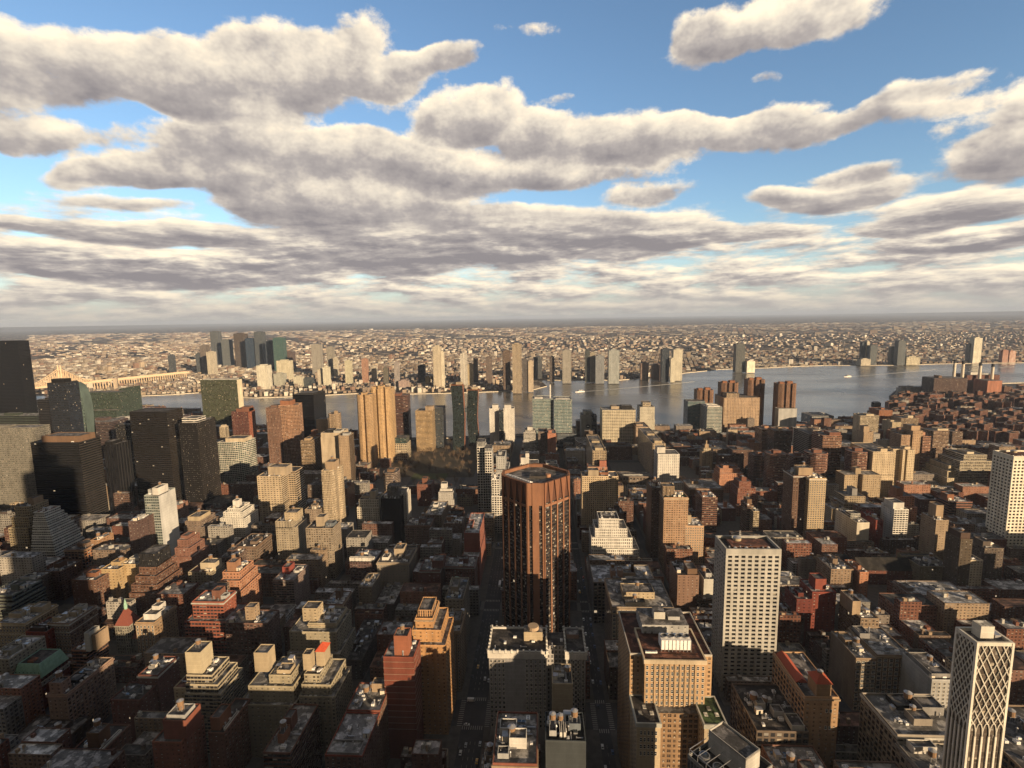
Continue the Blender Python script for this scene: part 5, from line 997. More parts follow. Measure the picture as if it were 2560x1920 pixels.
B(K_, 'beige block with tall plain square box at its left front, lower left of centre', 'the tall-boxed beige block', 672, 728, 1690, 312, 20, (.34,.29,.19), 'small', side='apt', roofc='lt', steps=[(14,3,4,3,.9),(20,5,8,3,.7)], caps=[(-.75,-.12,.2,.7,15,'sand'), (.3,.9,.1,.5,3,'sand')])
B(K_, 'stepped beige tower in sunlight with tall oblong penthouse and balconies, lower left', 'the sunlit stepped tower', 434, 492, 1722, 275, 16, (.54,.40,.22), 'small', side='balc', roofc='rb', steps=[(0,4,0,0,.90)], acs=3, caps=[])
B(K_, 'taller rear part of the sunlit stepped tower, with curved terraces and oblong cap', 'the rear terraced tower', 466, 530, 1690, 296, 20, (.40,.34,.23), 'balc', side='balc', roofc='mid', steps=[(0,5,2,2,.9),(0,8,4,4,.8)], caps=[(-.05,.55,.1,.75,17,(.50,.42,.27))], acs=4)
B(K_, 'red brick tower with silver plant box and cantilevered corner balconies, bottom left', 'the silver-topped red tower', 380, 452, 1858, 262, 22, (.30,.10,.05), 'small', side='small', roofc='mid', caps=[(.30,1.1,.15,.8,13,(.27,.08,.045)), (.36,1.0,.25,.7,15,'lgrey')], acs=4)
B(K_, 'brick block with brown rooftop box and shiny skylight strip, bottom left of centre', 'the skylight brick block', 520, 560, 1835, 268, 30, (.20,.085,.05), 'small', side='apt', roofc='dk', caps=[(-.0,.6,.1,.5,9,'rust'), (.8,.95,.1,.6,1.2,'white')], acs=3)
B(K_, 'dark brown block with tan oblong box and white roof strip, bottom left', 'the white-strip brown block', 172, 250, 1888, 262, 24, (.17,.08,.05), 'apt', side='apt', roofc='dk', caps=[(.35,.75,.25,.6,10,'brown'), (.82,.92,.1,.8,1,'white')], acs=4)
B(K_, 'pinkish tan apartment block with long windowed right side and box cap, left foreground', 'the long pinkish block', 118, 166, 1738, 292, 40, (.30,.20,.14), 'small', side=(3.4,3.2,.55,.6,.45,G0,.02), roofc='mid', cornice='pink', caps=[(.1,.75,.02,.2,9,'pink','small'), (.2,.8,.3,.5,2,'char')], acs=8)
B(K_, 'dark red block with blue-grey plant unit and white framed attic, lower left', 'the dark red attic block', 276, 350, 1752, 300, 18, (.17,.055,.035), 'small', roofc='dk', caps=[(.45,.7,.3,.7,3,'bluegrey')], steps=[])
B(K_, 'taller dark red block with white arched attic window, behind the dark red attic block', 'the arched attic block', 345, 394, 1690, 322, 22, (.17,.06,.04), 'small', roofc='mid', cornice='pale', caps=[(.2,.5,.3,.8,3,'grey')])
B(K_, 'ornate tan tower with arched top storeys and white cluttered penthouse', 'the white-penthouse tan tower', 338, 385, 1558, 335, 26, (.36,.23,.12), (3.4,3.4,.5,.62,.2,G0,.02), side='apt', roofc='lt', cornice='tan', caps=[(.2,.9,.2,.6,5,'white'), (.3,.7,.5,.8,8,'white')], wins=1)
B(K_, 'long brown ornate apartment block with white cornices and snowy terraces, left', 'the white-corniced brown block', 118, 172, 1560, 345, 28, (.25,.17,.12), 'grid', side=(3.2,3.4,.6,.6,.45,G0,.02), roofc='sn', cornice='pale', belt=[.78], caps=[(.1,.5,.1,.3,4,'sand'), (.4,.8,.4,.6,4,'sand'), (.3,.7,.7,.9,4,'pale')], wins=1)
B(K_, 'tan ornate block with pale roof terraces at the left edge', 'the left-edge ornate block', -12, 62, 1560, 345, 30, (.36,.27,.15), 'grid', roofc='sn', cornice='cream', belt=[.72], caps=[(.1,.5,.3,.5,4,'sand'), (.5,.9,.6,.9,5,'sand')], wins=1)
B(K_, 'red brick infill with dark dormers between the two ornate blocks at left', 'the red dormer infill', 64, 116, 1582, 350, 22, (.25,.06,.035), 'small', roofc='mid', caps=[(.1,.8,.1,.3,3,'dbrown')])
B(K_, 'brown brick slab with tall white blank side panel behind the long pinkish block', 'the white-panelled slab', 178, 215, 1628, 330, 20, (.24,.12,.07), 'balc', roofc='mid', caps=[(1.0,1.32,.0,.5,16,'pale'), (1.34,1.6,.1,.7,13,'tan')])
B(K_, 'grey-beige block cut by the left edge below the green mansard roof', 'the left-edge grey block', -40, 22, 1650, 290, 28, (.32,.29,.22), 'apt', roofc='sn', caps=[(.4,.8,.2,.5,4)])
B(K_, 'low dark rooftops at the bottom left corner', 'the bottom-left rooftops', -10, 130, 1880, 255, 30, (.12,.09,.07), 'small', roofc='mid', tanks=1)
B(K_, 'large flat-roofed brick block with white vertical lines and red rooftop box', 'the white-lined brick block', 480, 558, 1506, 350, 18, (.30,.085,.045), (3.2,3.4,.8,.5,.1,G0,.0), side='small', roofc='lt', steps=[(5,8,6,5,.74)], caps=[(.52,.78,.3,.75,8,'brick'), (.8,.98,.3,.6,3,'lgrey')], cornice='pale', acs=3)
B(K_, 'brown notched apartment block right of the white-lined brick block', 'the notched brown block', 562, 668, 1560, 350, 20, (.17,.09,.065), 'grid', roofc='mid', caps=[(.4,.62,.3,.7,12,'tan','small')])
B(K_, 'orange stepped apartment block with round top box, left of centre', 'the orange stepped apartments', 556, 598, 1432, 385, 24, (.46,.21,.11), 'apt', roofc='mid', steps=[(0,3,5,2,.88),(0,6,9,2,.72)], caps=[(.2,.7,.1,.5,10,'orange')])
B(K_, 'beige block with plain cream rooftop box left of the orange stepped apartments', 'the cream-boxed beige block', 470, 530, 1432, 385, 20, (.30,.25,.17), 'apt', roofc='rb', caps=[(.42,1.05,.2,.7,9,'cream')])
B(K_, 'dark tower with black hexagonal glass top and stepped brick lower body', 'the hexagonal-topped tower', 347, 388, 1420, 372, 22, (.16,.08,.05), 'apt', side='apt', steps=[(1,4,5,2,.88),(3,8,9,3,.76),(3,12,13,4,.64)], caps=[(.0,1,.05,.95,15,'char','rib')], roofc='dk')
B(K_, 'left narrow yellow-tan tower of the close pair, with water tank', 'the left yellow-tan tower', 250, 295, 1425, 378, 22, (.46,.32,.15), 'small', roofc='mid', tanks=1, caps=[(.2,.7,.4,.8,4)])
B(K_, 'right narrow yellow-tan tower of the close pair', 'the right yellow-tan tower', 302, 344, 1412, 385, 22, (.50,.36,.18), 'small', roofc='mid', caps=[(.1,.9,.4,.8,3,'pale')])
B(K_, 'dark brown block with corner cornice left of the yellow-tan pair', 'the corner-corniced block', 178, 240, 1452, 372, 26, (.19,.10,.065), 'small', side='apt', roofc='lt', caps=[(.3,.7,.3,.6,4,'rust')])
B(K_, 'brown office block with cream cornice and orange right side, left field', 'the orange-sided block', 160, 210, 1376, 430, 30, (.24,.15,.10), 'loft', roofc='mid', cornice='tan', colside=(.48,.22,.10), caps=[(.3,.8,.3,.7,4)])
B(K_, 'narrow brown shaft with water tank right of the orange-sided block', 'the narrow brown shaft', 226, 246, 1352, 440, 20, (.36,.20,.10), 'small', tanks=1, caps=[])
B(T, 'white wedding-cake tower with many stepped terraces in the left field', 'the wedding-cake tower', 84, 110, 1282, 450, 20, (.70,.68,.60), (3,3.4,.86,.36,.1,G0,0), side=(3,3.4,.86,.36,.1,G0,0), roofc='rb', steps=[(.6,2.5,1,2,.92),(1.0,4.5,1.8,4,.85),(1.4,6.5,2.6,6,.78),(1.9,8.5,3.4,8,.70),(2.4,10.5,4.2,10,.62),(3,12,5,12,.54),(3.6,13.5,5.8,13,.45),(4.2,15,6.6,14,.36)], caps=[])
B(T, 'beige gothic stepped tower with narrow top box left of the wedding-cake tower', 'the beige gothic tower', 36, 72, 1268, 480, 24, (.40,.32,.19), 'grid', side='grid', steps=[(2,2,4,2,.84),(4,3,8,2,.68)], caps=[(.55,.95,.3,.8,9,'tan')])
B(K_, 'low brown block in shade below the beige gothic tower', 'the low brown left block', 20, 68, 1462, 400, 26, (.17,.12,.08), 'apt', roofc='lt', caps=[(.3,.7,.3,.6,4,'pale')])
B(K_, 'brown brick block between the low brown left block and the yellow-tan pair', 'the mid brown left block', 108, 152, 1430, 410, 24, (.18,.11,.08), 'apt', roofc='mid')
B(K_, 'greenish banded block cut by the left edge', 'the greenish left-edge block', -40, 30, 1490, 395, 30, (.17,.19,.16), 'band', roofc='lt', steps=[(0,3,5,0,.8)])
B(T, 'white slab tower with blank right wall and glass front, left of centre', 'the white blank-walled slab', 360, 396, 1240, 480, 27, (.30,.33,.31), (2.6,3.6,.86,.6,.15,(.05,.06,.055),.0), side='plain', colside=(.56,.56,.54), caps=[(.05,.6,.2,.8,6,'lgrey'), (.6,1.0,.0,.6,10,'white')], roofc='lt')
B(T, 'dark narrow slab hiding behind the white blank-walled slab at its left', 'the dark hidden slab', 320, 346, 1305, 500, 24, (.12,.07,.06), 'small', caps=[(.4,.7,.3,.6,4,'lgrey')])
B(T, 'white stepped tower with small top box, right of the white blank-walled slab', 'the white stepped-top tower', 568, 600, 1272, 520, 22, (.64,.61,.54), 'apt', side='apt', steps=[(4,5,4,2,.92),(7,10,8,3,.78)], caps=[(.3,.7,.2,.6,10,'white')])
B(K_, 'brown blank-fronted block with hipped cap right of the white blank-walled slab', 'the hipped-cap brown block', 462, 500, 1305, 520, 30, (.22,.16,.12), 'small', side='apt', steps=[(0,5,3,2,.85)], caps=[(.1,.9,.1,.8,6,'sand')])
B(K_, 'dark reddish stepped tower below the hipped-cap brown block', 'the dark reddish stepped tower', 443, 468, 1352, 430, 20, (.24,.11,.075), 'small', steps=[(2,4,3,2,.86),(5,8,6,3,.7)], caps=[(.1,.8,.2,.8,4)])
B(K_, 'brown cornice block with ornate arches right of the dark reddish stepped tower', 'the ornate arched block', 585, 640, 1368, 450, 34, (.20,.14,.10), 'grid', roofc='dk', cornice='brown')
B(K_, 'dark brown slab cut by the white stepped-top tower at its lower left', 'the lower dark brown slab', 545, 590, 1395, 430, 26, (.14,.09,.07), 'apt')
B(T, 'tan apartment slab with pale vertical piers and dark window columns, left of centre', 'the pale-piered tan slab', 642, 702, 1192, 600, 26, (.50,.39,.25), (4.6,3,.62,.5,.12,G0,0), side=(4,3,.8,.5,.1,G0,0), steps=[(0,0,0,0,.5)], caps=[(.38,1.15,.25,.9,13,'beige')])
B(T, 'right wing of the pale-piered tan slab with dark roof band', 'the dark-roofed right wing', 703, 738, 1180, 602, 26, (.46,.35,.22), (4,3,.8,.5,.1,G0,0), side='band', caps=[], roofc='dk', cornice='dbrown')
B(T, 'slender tan tower with faceted right side and square cap, left of centre', 'the slender faceted tower', 803, 832, 1178, 580, 26, (.46,.36,.23), 'ribf', side=(3,3,.4,.5,.1,G0,0), poly=[(0,0),(.75,0),(1,.25),(1,.6),(1.25,.75),(1.25,1),(0,1)], caps=[(.2,.85,.2,.8,12,'tan')])
B(T, 'tan tower with lit right face and stepped cap, in front of the pale-piered tan slab', 'the lit-faced tan tower', 688, 730, 1305, 470, 24, (.36,.30,.21), 'apt', side=(3.4,3,.3,.5,.1,G0,0), steps=[(0,4,0,5,.88)], caps=[(.45,1.2,.2,.8,10,'sand','small')])
B(T, 'tan shaded apartment tower with many air conditioner boxes and tall cap', 'the shaded tan apartment tower', 764, 832, 1322, 450, 22, (.30,.24,.17), (3.2,3,.6,.6,.45,G0,0), side='apt', roofc='dk', caps=[(.3,.6,.3,.8,12,'beige'), (.65,.95,.3,.7,4,'bluegrey')], acs=5)
B(K_, 'beige apartment block behind the shaded tan apartment tower', 'the rear beige block', 762, 800, 1275, 520, 24, (.28,.21,.15), 'apt')
B(K_, 'reddish brown office block right of the slender faceted tower, bright left corner', 'the bright-cornered red block', 848, 868, 1222, 640, 30, (.30,.13,.07), 'small', side='apt', roofc='mid')
B(T, 'white tower with lit right half, setbacks and tiered cap, centre left', 'the white tiered-cap tower', 897, 946, 1250, 560, 24, (.62,.56,.45), (3.2,3.2,.5,.6,.1,G0,0), side='plain', steps=[(2,2,4,2,.82)], caps=[(.5,.8,.2,.7,11,'cream'), (.05,.95,.3,.9,3,'cream')])
B(T, 'black ribbed tower with open white louvred crown, centre left', 'the black louvred tower', 950, 1000, 1248, 540, 26, (.018,.012,.012), 'plain', side='plain', poly=[(0,.1),(.12,0),(1,0),(1,1),(0,1)], caps=[(.28,.85,.3,.9,16,'grey','rib')], roofc='dk')
B(T, 'white slab attached behind the black louvred tower on its right', 'the attached white slab', 995, 1016, 1238, 566, 22, (.62,.58,.50), 'apt', side='small', caps=[(.0,.9,.2,.8,5,'white')])
B(T, 'round banded tower top behind the black louvred tower', 'the round banded tower', 952, 990, 1185, 680, 34, (.30,.22,.17), 'balc', poly=[(0,.35),(.1,.14),(.3,0),(.7,0),(.9,.14),(1,.35),(1,.7),(.8,1),(.2,1),(0,.7)], caps=[(.3,.7,.3,.7,5,'brown')])
B(K_, 'brown banded block with ribbed top directly right of the black louvred tower', 'the brown ribbed-top block', 1012, 1076, 1315, 520, 26, (.21,.13,.10), 'grid', roofc='mid', cornice='brown', caps=[(.5,.75,.3,.7,6)])
B(K_, 'tan loft block with cluttered snowy roof behind the brown ribbed-top block', 'the cluttered tan loft', 1062, 1104, 1288, 570, 50, (.26,.20,.15), 'apt', roofc='sn', caps=[(.3,.7,.2,.4,4,'pale'), (.2,.5,.6,.8,3,'white')])
B(K_, 'dark red brick block with tall cap near the park', 'the dark red park block', 1042, 1078, 1212, 760, 26, (.20,.08,.055), 'small', caps=[(.3,.6,.3,.7,9,'brick')])
B(K_, 'white-grey stepped block with tall cap near the park road', 'the white-grey park block', 1096, 1132, 1232, 700, 26, (.46,.44,.41), 'small', side='small', caps=[(.1,.5,.4,.8,12,'white'), (.05,.9,.3,.9,4,'white')], steps=[(0,2,3,0,.7)])
B(K_, 'brown notched block with lit rooftop tank left of the wide street', 'the lit-tank brown block', 1108, 1156, 1310, 530, 24, (.20,.13,.10), 'apt', caps=[(.1,.4,.4,.8,5,'orange')], tanks=1)
B(K_, 'red brick corner block with blank lit top beside the wide street', 'the red street-corner block', 1160, 1198, 1334, 505, 60, (.34,.11,.07), (4,6,.0,.0,0,G0,0), side='apt', roofc='sn', steps=[(1,1,14,0,.62)], acs=6)
B(K_, 'wide dark red block with square roof box and long courtyard wing', 'the courtyard red block', 1048, 1100, 1428, 400, 26, (.15,.055,.045), 'small', roofc='mid', caps=[(.55,1.1,.25,.8,8,(.16,.06,.045))], cornice='grey')
B(K_, 'courtyard wing block with pale rim left of the wide street', 'the pale-rimmed wing', 1112, 1186, 1418, 418, 22, (.16,.065,.05), 'apt', roofc='lt', cornice='grey')
cup, cz, cw = B(K_, 'tan house with green copper cupola in front of the pale-rimmed wing', 'the copper cupola house', 1124, 1158, 1480, 372, 16, (.32,.27,.19), 'apt', roofc='mid', caps=[(.0,.95,.1,.8,8,'sand','small')])
w_ = MB(); w_.cone(-.5, 7, cw*.50, cw*.18, cz + 7.9, cz + 12, 8, COPPERG); w_.build('cupola_roof', cup)
B(K_, 'wide beige apartment block with sunken cupola court, centre left', 'the wide beige apartments', 942, 1022, 1408, 425, 34, (.30,.25,.19), (3.4,3.2,.5,.55,.2,G0,.02), roofc='mid', cornice='beige', caps=[(.4,.7,.5,.9,8,'beige'), (.1,.3,.2,.5,3,'white'), (.8,.95,.3,.8,3)], wins=1)
B(K_, 'dark block with bright white parapet left of the wide beige apartments', 'the white-parapet block', 874, 936, 1405, 430, 28, (.14,.08,.07), 'grid', roofc='sn', caps=[(.0,.99,.0,.1,5,'white','small')])
B(K_, 'slim tan shaded apartment block with low cap before the white-parapet block', 'the slim shaded block', 896, 930, 1468, 385, 26, (.27,.21,.14), 'small', side='apt', roofc='lt', caps=[(.2,.6,.4,.8,3)])
B(K_, 'brown banded apartment block with red chimney box, lower centre left', 'the red-chimney block', 682, 734, 1452, 390, 32, (.27,.19,.16), 'balc', side='small', roofc='sn', caps=[(.15,.5,.4,.75,8,(.3,.06,.04)), (.6,.9,.5,.8,2,'white')])
B(K_, 'brown block with snowy roof and little brick turret, lower centre left', 'the turreted brown block', 812, 856, 1512, 362, 22, (.24,.14,.10), 'apt', roofc='sn', cornice='tan', caps=[(.4,.7,.4,.7,9,'brown')])
B(K_, 'low dark rowhouse roofs between the stepped beige apartments and the street', 'the low dark row', 852, 905, 1652, 368, 60, (.10,.07,.06), 'small', roofc='dk', caps=[(.2,.4,.3,.5,3)], acs=10)
B(K_, 'long grey snowy workshop roof left of the courtyard red block', 'the long snowy workshop roof', 935, 985, 1512, 385, 60, (.15,.11,.1), 'small', roofc='sn', caps=[(.2,.5,.3,.4,3,'lgrey'), (.5,.8,.6,.7,3,'lgrey')], acs=9)

# ================================================================ far shore: glass and brick towers seen small
def far(xl, xr, yt, d, col, sty, label, cap=None, D=None):
    Xa, Z = W(xl, yt, d); Xb, _ = W(xr, yt, d); hx = (Xb - Xa) / 2; D = D or min(45, max(18, hx * 1.6)); c = C(col)
    r_ = empty('riverside_tower', ((Xa + Xb) / 2, d, 0)); P0 = [(-hx, 0), (hx, 0), (hx, D), (-hx, D)]
    b = MB(); b.prism(P0, 0, Z, c, sty, top=False); b.build('wall', r_)
    b = MB(); b.flat(P0, Z - .2, PAL['lt']); b.box(-hx*.5, hx*.5, D*.2, D*.8, Z, Z + (cap or 4), c); b.build('roof', r_)
    tag(r_, label, 'tower', 'towers on the far river bank'); LABELS.add(label); FOOT.append((Xa, Xb, d, d + D, Z))
    REF.append((*pix((Xa+Xb)/2, d, Z), ''))
lc, dc, bc = (.56,.50,.38), (.07,.085,.10), (.24,.13,.085)
FARL = [
 (524,544,829,3700,(.10,.12,.14),'far','hazy grey glass tower, tallest at the left end of the far bank'),
 (498,515,864,3100,(.17,.14,.12),'far','brown-grey slab left of a cream one, far bank left'),
 (515,532,880,2950,lc,'far','short cream slab with ribbed front, far bank left'),
 (488,500,884,3100,dc,'far','small black slab left of the brown-grey slab, far bank'),
 (419,431,888,3100,dc,'far','lonely small dark slab farthest left on the far bank'),
 (552,572,850,3600,(.13,.15,.16),'far','thin hazy slab between the tall grey and the broad brown glass towers'),
 (583,610,834,3500,(.09,.07,.06),'far','broad brown glass tower in the far left cluster'),
 (612,632,846,3400,(.02,.05,.10),'far','deep blue glass tower right of the broad brown one'),
 (634,655,830,3400,(.08,.10,.12),'far','tall slate glass tower in the far left cluster'),
 (662,680,852,3300,(.04,.06,.09),'far','narrow dark blue tower before the teal one'),
 (681,706,845,3200,(.045,.12,.11),'far','teal green glass tower at the right end of the far left cluster'),
 (706,730,880,3300,(.12,.08,.07),'far','short brown block right of the teal green tower'),
 (777,799,862,2900,(.34,.32,.28),'far','silver tower with bright right edge and pointed top, far bank'),
 (815,831,868,2900,(.30,.28,.24),'far','silver-beige tower right of the pointed silver one'),
 (832,842,895,2850,lc,'far','pale bright slab attached right of the silver-beige tower'),
 (640,667,914,2330,(.72,.68,.54),'far','gleaming white slab at the water, leftmost bright one'),
 (690,722,902,2650,(.66,.60,.42),'far','yellowish stepped twin slab behind the gleaming white slab'),
 (683,707,935,2450,(.44,.44,.36),'far','lower pale green-grey block before the yellowish twin slab'),
 (733,753,942,2400,(.62,.58,.44),'far','cream curved-top block at the water beside dark glass'),
 (754,778,946,2420,dc,'glass','dark glass block joined to the cream curved-top block'),
 (793,806,924,2420,lc,'far','left shaded half of the cream waterfront pair'),
 (806,821,918,2400,(.70,.66,.50),'far','bright right half of the cream waterfront pair'),
 (861,876,902,2500,(.55,.52,.36),'far','thin cream tower with bright edge at far centre left'),
 (903,917,898,2550,(.42,.22,.14),'far','red-brown tower with pale cap, far bank'),
 (928,940,918,2600,lc,'far','small cream slab right of the red-brown tower'),
 (957,969,920,2450,(.14,.13,.10),'far','narrow dark olive tower at the water, centre left'),
 (984,996,906,2420,(.36,.32,.30),'far','grey-pink stepped tower with bright crown, far bank centre'),
 (996,1019,952,2400,(.44,.32,.28),'far','low pinkish base block right of the grey-pink stepped tower'),
 (1044,1061,914,2480,(.012,.014,.022),'far','jet black tower at far centre'),
 (1063,1075,942,2450,(.52,.36,.12),'far','small yellow block right of the jet black tower'),
 (1081,1101,866,2350,(.60,.52,.38),(4.4,4,.4,.9,.1,G0,0),'tall cream twin-shaft tower at the point left of the bent pair'),
 (1101,1109,880,2360,(.66,.60,.46),'far','slim bright strip tower attached to the tall cream twin-shaft tower'),
 (1150,1166,884,2350,(.62,.58,.50),(5,4,.4,.9,.1,G0,0),'tall white striped tower just right of the bent pair'),
 (1168,1182,910,2400,(.48,.38,.22),'far','shorter tan tower right of the tall white striped tower'),
 (1183,1194,895,2500,(.14,.10,.08),'far','dark brown tower behind the shorter tan tower'),
 (1214,1229,893,2480,(.16,.12,.10),'far','dark reddish tower alone right of the tan and brown pair'),
 (1256,1275,877,2300,(.15,.10,.07),'far','dark brown curved tower left of the tallest waterfront tower'),
 (1280,1303,860,2180,(.40,.32,.22),(2.6,3.4,.6,.6,.1,G0,0),'tallest waterfront tower at the point, tan with dark left edge'),
 (1305,1320,899,2220,(.10,.09,.09),'far','dark glass slab right of the tallest waterfront tower'),
 (1320,1333,903,2215,(.52,.42,.30),'far','cream slab leaning on the dark glass slab at the point'),
 (1334,1355,893,2700,(.08,.09,.10),'far','dark blue-grey slab beyond the creek mouth'),
 (1374,1386,892,2550,(.10,.08,.07),'far','thin dark brown pillar tower beyond the point'),
 (1406,1428,876,2500,(.32,.30,.26),'far','grey-beige gridded tower with stepped top right of the thin dark pillar'),
 (1463,1475,876,2520,(.06,.07,.07),'far','black left half of a two-tone tower, right of the gridded one'),
 (1475,1488,882,2520,(.34,.30,.22),'far','tan right half of the two-tone tower'),
 (1489,1511,890,2480,(.24,.26,.28),'far','slate round-topped tower between the two-tone and the pale glass tower'),
 (1522,1549,876,2470,(.36,.39,.38),'far','broad pale glass tower with a flat top at the marina'),
 (1655,1674,872,2520,(.035,.05,.07),'far','black-blue tower left of the cream pair, right of the marina'),
 (1677,1688,897,2500,(.66,.62,.48),'far','low bright cream slab between the black-blue tower and the tall cream tower'),
 (1684,1707,874,2560,(.58,.54,.42),'far','tall cream and grey tower at the bend of the far bank'),
 (1602,1622,908,2600,(.24,.16,.12),'far','brown stubby block before the bend of the far bank'),
 (1632,1656,912,2580,(.20,.14,.12),'far','second brown stubby block closer to the bend'),
 (1841,1864,860,2900,(.11,.12,.12),'far','lone dark glass tower with bright right edge, right of the bend'),
 (1868,1888,903,2880,(.88,.80,.62),'plain','brilliant white box building catching the sun at the water'),
 (2156,2168,856,3300,(.05,.07,.09),'far','dark left tower of the right-hand far cluster'),
 (2168,2175,854,3290,(.60,.55,.44),'far','thin bright strip tower of the right-hand far cluster'),
 (2177,2194,864,3250,(.11,.13,.14),'far','lower slate tower of the right-hand far cluster'),
 (2228,2240,868,3250,(.10,.12,.13),'far','short slate tower left of the pointed dark one'),
 (2247,2266,853,3200,(.12,.14,.15),'far','pointed dark tower with light edge, far bank right'),
 (2267,2301,893,3200,(.60,.54,.38),(9,12,.5,.6,0,G0,0),'low cream arcaded warehouse at the water, far bank right'),
 (2153,2177,898,3200,lc,'far','low cream base at the foot of the right-hand far cluster'),
 (2424,2438,860,3300,(.20,.20,.18),'far','grey slab hugging the white slab above the smokestacks'),
 (2437,2457,845,3280,(.74,.70,.54),'far','big plain white slab above the smokestacks'),
 (2508,2522,876,3300,(.38,.17,.11),'far','left red brick block of the far right pair'),
 (2525,2541,878,3300,(.44,.22,.14),'far','right red brick block with chimney in the far right pair'),
]
for (a, b_, y, d, c_, s_, lb) in FARL: far(a, b_, y, d, c_, s_, lb)

# ================================================================ ground, water, streets
def ground_mesh(name, pts, z, m, skirt=0):
    b = MB(); n = len(pts)
    bm_v = [(*p, z) for p in pts]
    b.face(bm_v, m)
    if skirt:
        for i in range(n):
            p, q = pts[i], pts[(i+1) % n]; b.face([(*p, z - skirt), (*q, z - skirt), (*q, z), (*p, z)], STONE)
    o = b.build(name); o['kind'] = 'structure'; return o
def water_mat():
    m, q, bs = mat('river_water', .12, .5)
    pos = q.new('ShaderNodeNewGeometry').outputs['Position']
    n = q.noise(q.v('MULTIPLY', pos, (.35, 1, 1)), .05, 6, .65)[0]; n2 = q.noise(q.v('MULTIPLY', pos, (.4, 1, 1)), .004, 3, .5)[0]
    q.put(bs, 'Base Color', q.mix(n2, (.075, .075, .068, 1), (.11, .10, .085, 1)))
    q.put(bs, 'Roughness', q.mr(n2, .3, .7, .16, .34))
    bp = q.new('ShaderNodeBump'); q.put(bp, 'Height', n); bp.inputs['Distance'].default_value = 1.6; bp.inputs['Strength'].default_value = .5
    q.put(bs, 'Normal', bp.outputs[0]); return m
def land_mat():
    m, q, bs = mat('land', .95, .1)
    pos = q.new('ShaderNodeNewGeometry').outputs['Position']
    big = q.noise(pos, .0007, 5, .6)[0]; n = q.noise(q.v('MULTIPLY', pos, (1, .55, 1)), .012, 6, .75)[0]
    vo = q.new('ShaderNodeTexVoronoi', distance='CHEBYCHEV'); q.put(vo, 'Vector', pos); q.put(vo, 'Scale', .009); vc = q.sep(vo.outputs['Color'])
    c = q.mix(q.mr(big, .4, .6), (.035, .030, .026, 1), (.075, .058, .045, 1))
    spot = q.m('MULTIPLY', q.m('GREATER_THAN', vc[0], .72), q.mr(n, .45, .6))
    c = q.mix(spot, c, (.46, .38, .28, 1)); c = q.mix(q.mr(n, .56, .75), c, (.30, .23, .16, 1))
    q.put(bs, 'Base Color', c); return m
WATER = water_mat(); LAND = land_mat()
b = MB(); b.face([(-9000, -3000, -2.5), (9000, -3000, -2.5), (9000, 9000, -2.5), (-9000, 9000, -2.5)], WATER); o = b.build('river'); o['kind'] = 'structure'
NEAR = [(-300,1045),(0,1040),(250,1032),(350,1030),(520,1035),(640,1062),(850,1092),(1000,1098),(1220,1092),(1440,1080),(1660,1075),(1890,1068),(2030,1062),(2130,1050),(2200,1040),(2226,1012),(2222,990),(2236,978),(2256,971),(2334,966),(2450,962),(2560,958),(2800,953),(3200,945)]
FAR = [(-400,990),(58,988),(200,986),(353,989),(430,986),(497,981),(560,992),(640,994),(760,990),(892,983),(1002,985),(1126,982),(1280,977),(1340,972),(1367,965),(1358,957),(1337,949),(1396,950),(1540,950),(1650,942),(1714,932),(1800,923),(1920,919),(1972,916),(2059,913),(2247,913),(2354,909),(2560,906),(3000,898)]
near_w = [P(x, y, 0) for x, y in NEAR]; far_w = [P(x, y, 0) for x, y in FAR]
ground_mesh('street_level', [(-4000, -2500), (5200, -2500), (5200, near_w[-1][1])] + near_w[::-1] + [(-4000, near_w[0][1])], 0, ASPH, 3)
ground_mesh('far_bank', far_w + [(9000, far_w[-1][1] + 800), (95000, 60000), (95000, 88000), (-95000, 88000), (-95000, 60000), (-9000, far_w[0][1] + 800)], 0, LAND, 3)
def interp(poly, X):
    best = None
    for (a, c_) in zip(poly, poly[1:]):
        lo, hi = min(a[0], c_[0]), max(a[0], c_[0])
        if lo <= X <= hi and hi > lo:
            y = a[1] + (c_[1] - a[1]) * (X - a[0]) / (c_[0] - a[0]); best = y if best is None else (min(best, y) if poly is near_w else max(best, y))
    return best if best is not None else (poly[0][1] if X < poly[0][0] else poly[-1][1])
ST = [-55 + 100 * k for k in range(-14, 22)]; ST[ST.index(45)] = 48
AV = [-700, -450, -180, 85, 235, 385, 545, 700, 900, 1130, 1330, 1560, 1800, 2050]
SW = lambda x: 12.5 if x == -55 else 8
AW = lambda y: 18 if y == 385 else 12
pv = MB(); mk = MB()
blocks = []
for i in range(len(ST) - 1):
    for j in range(len(AV) - 1):
        x0, x1 = ST[i] + SW(ST[i]), ST[i+1] - SW(ST[i+1]); y0, y1 = AV[j] + AW(AV[j]), AV[j+1] - AW(AV[j+1])
        lim = min(interp(near_w, x0), interp(near_w, x1), interp(near_w, (x0+x1)/2)) - 30
        if y0 + 30 > lim: continue
        y1 = min(y1, lim); blocks.append((x0, x1, y0, y1, i, j))
        if y1 > -200: pv.box(x0 - 3.5, x1 + 3.5, y0 - 3.5, y1 + 3.5, 0, .15, m=PAVE)
o = pv.build('pavement'); o['kind'] = 'structure'
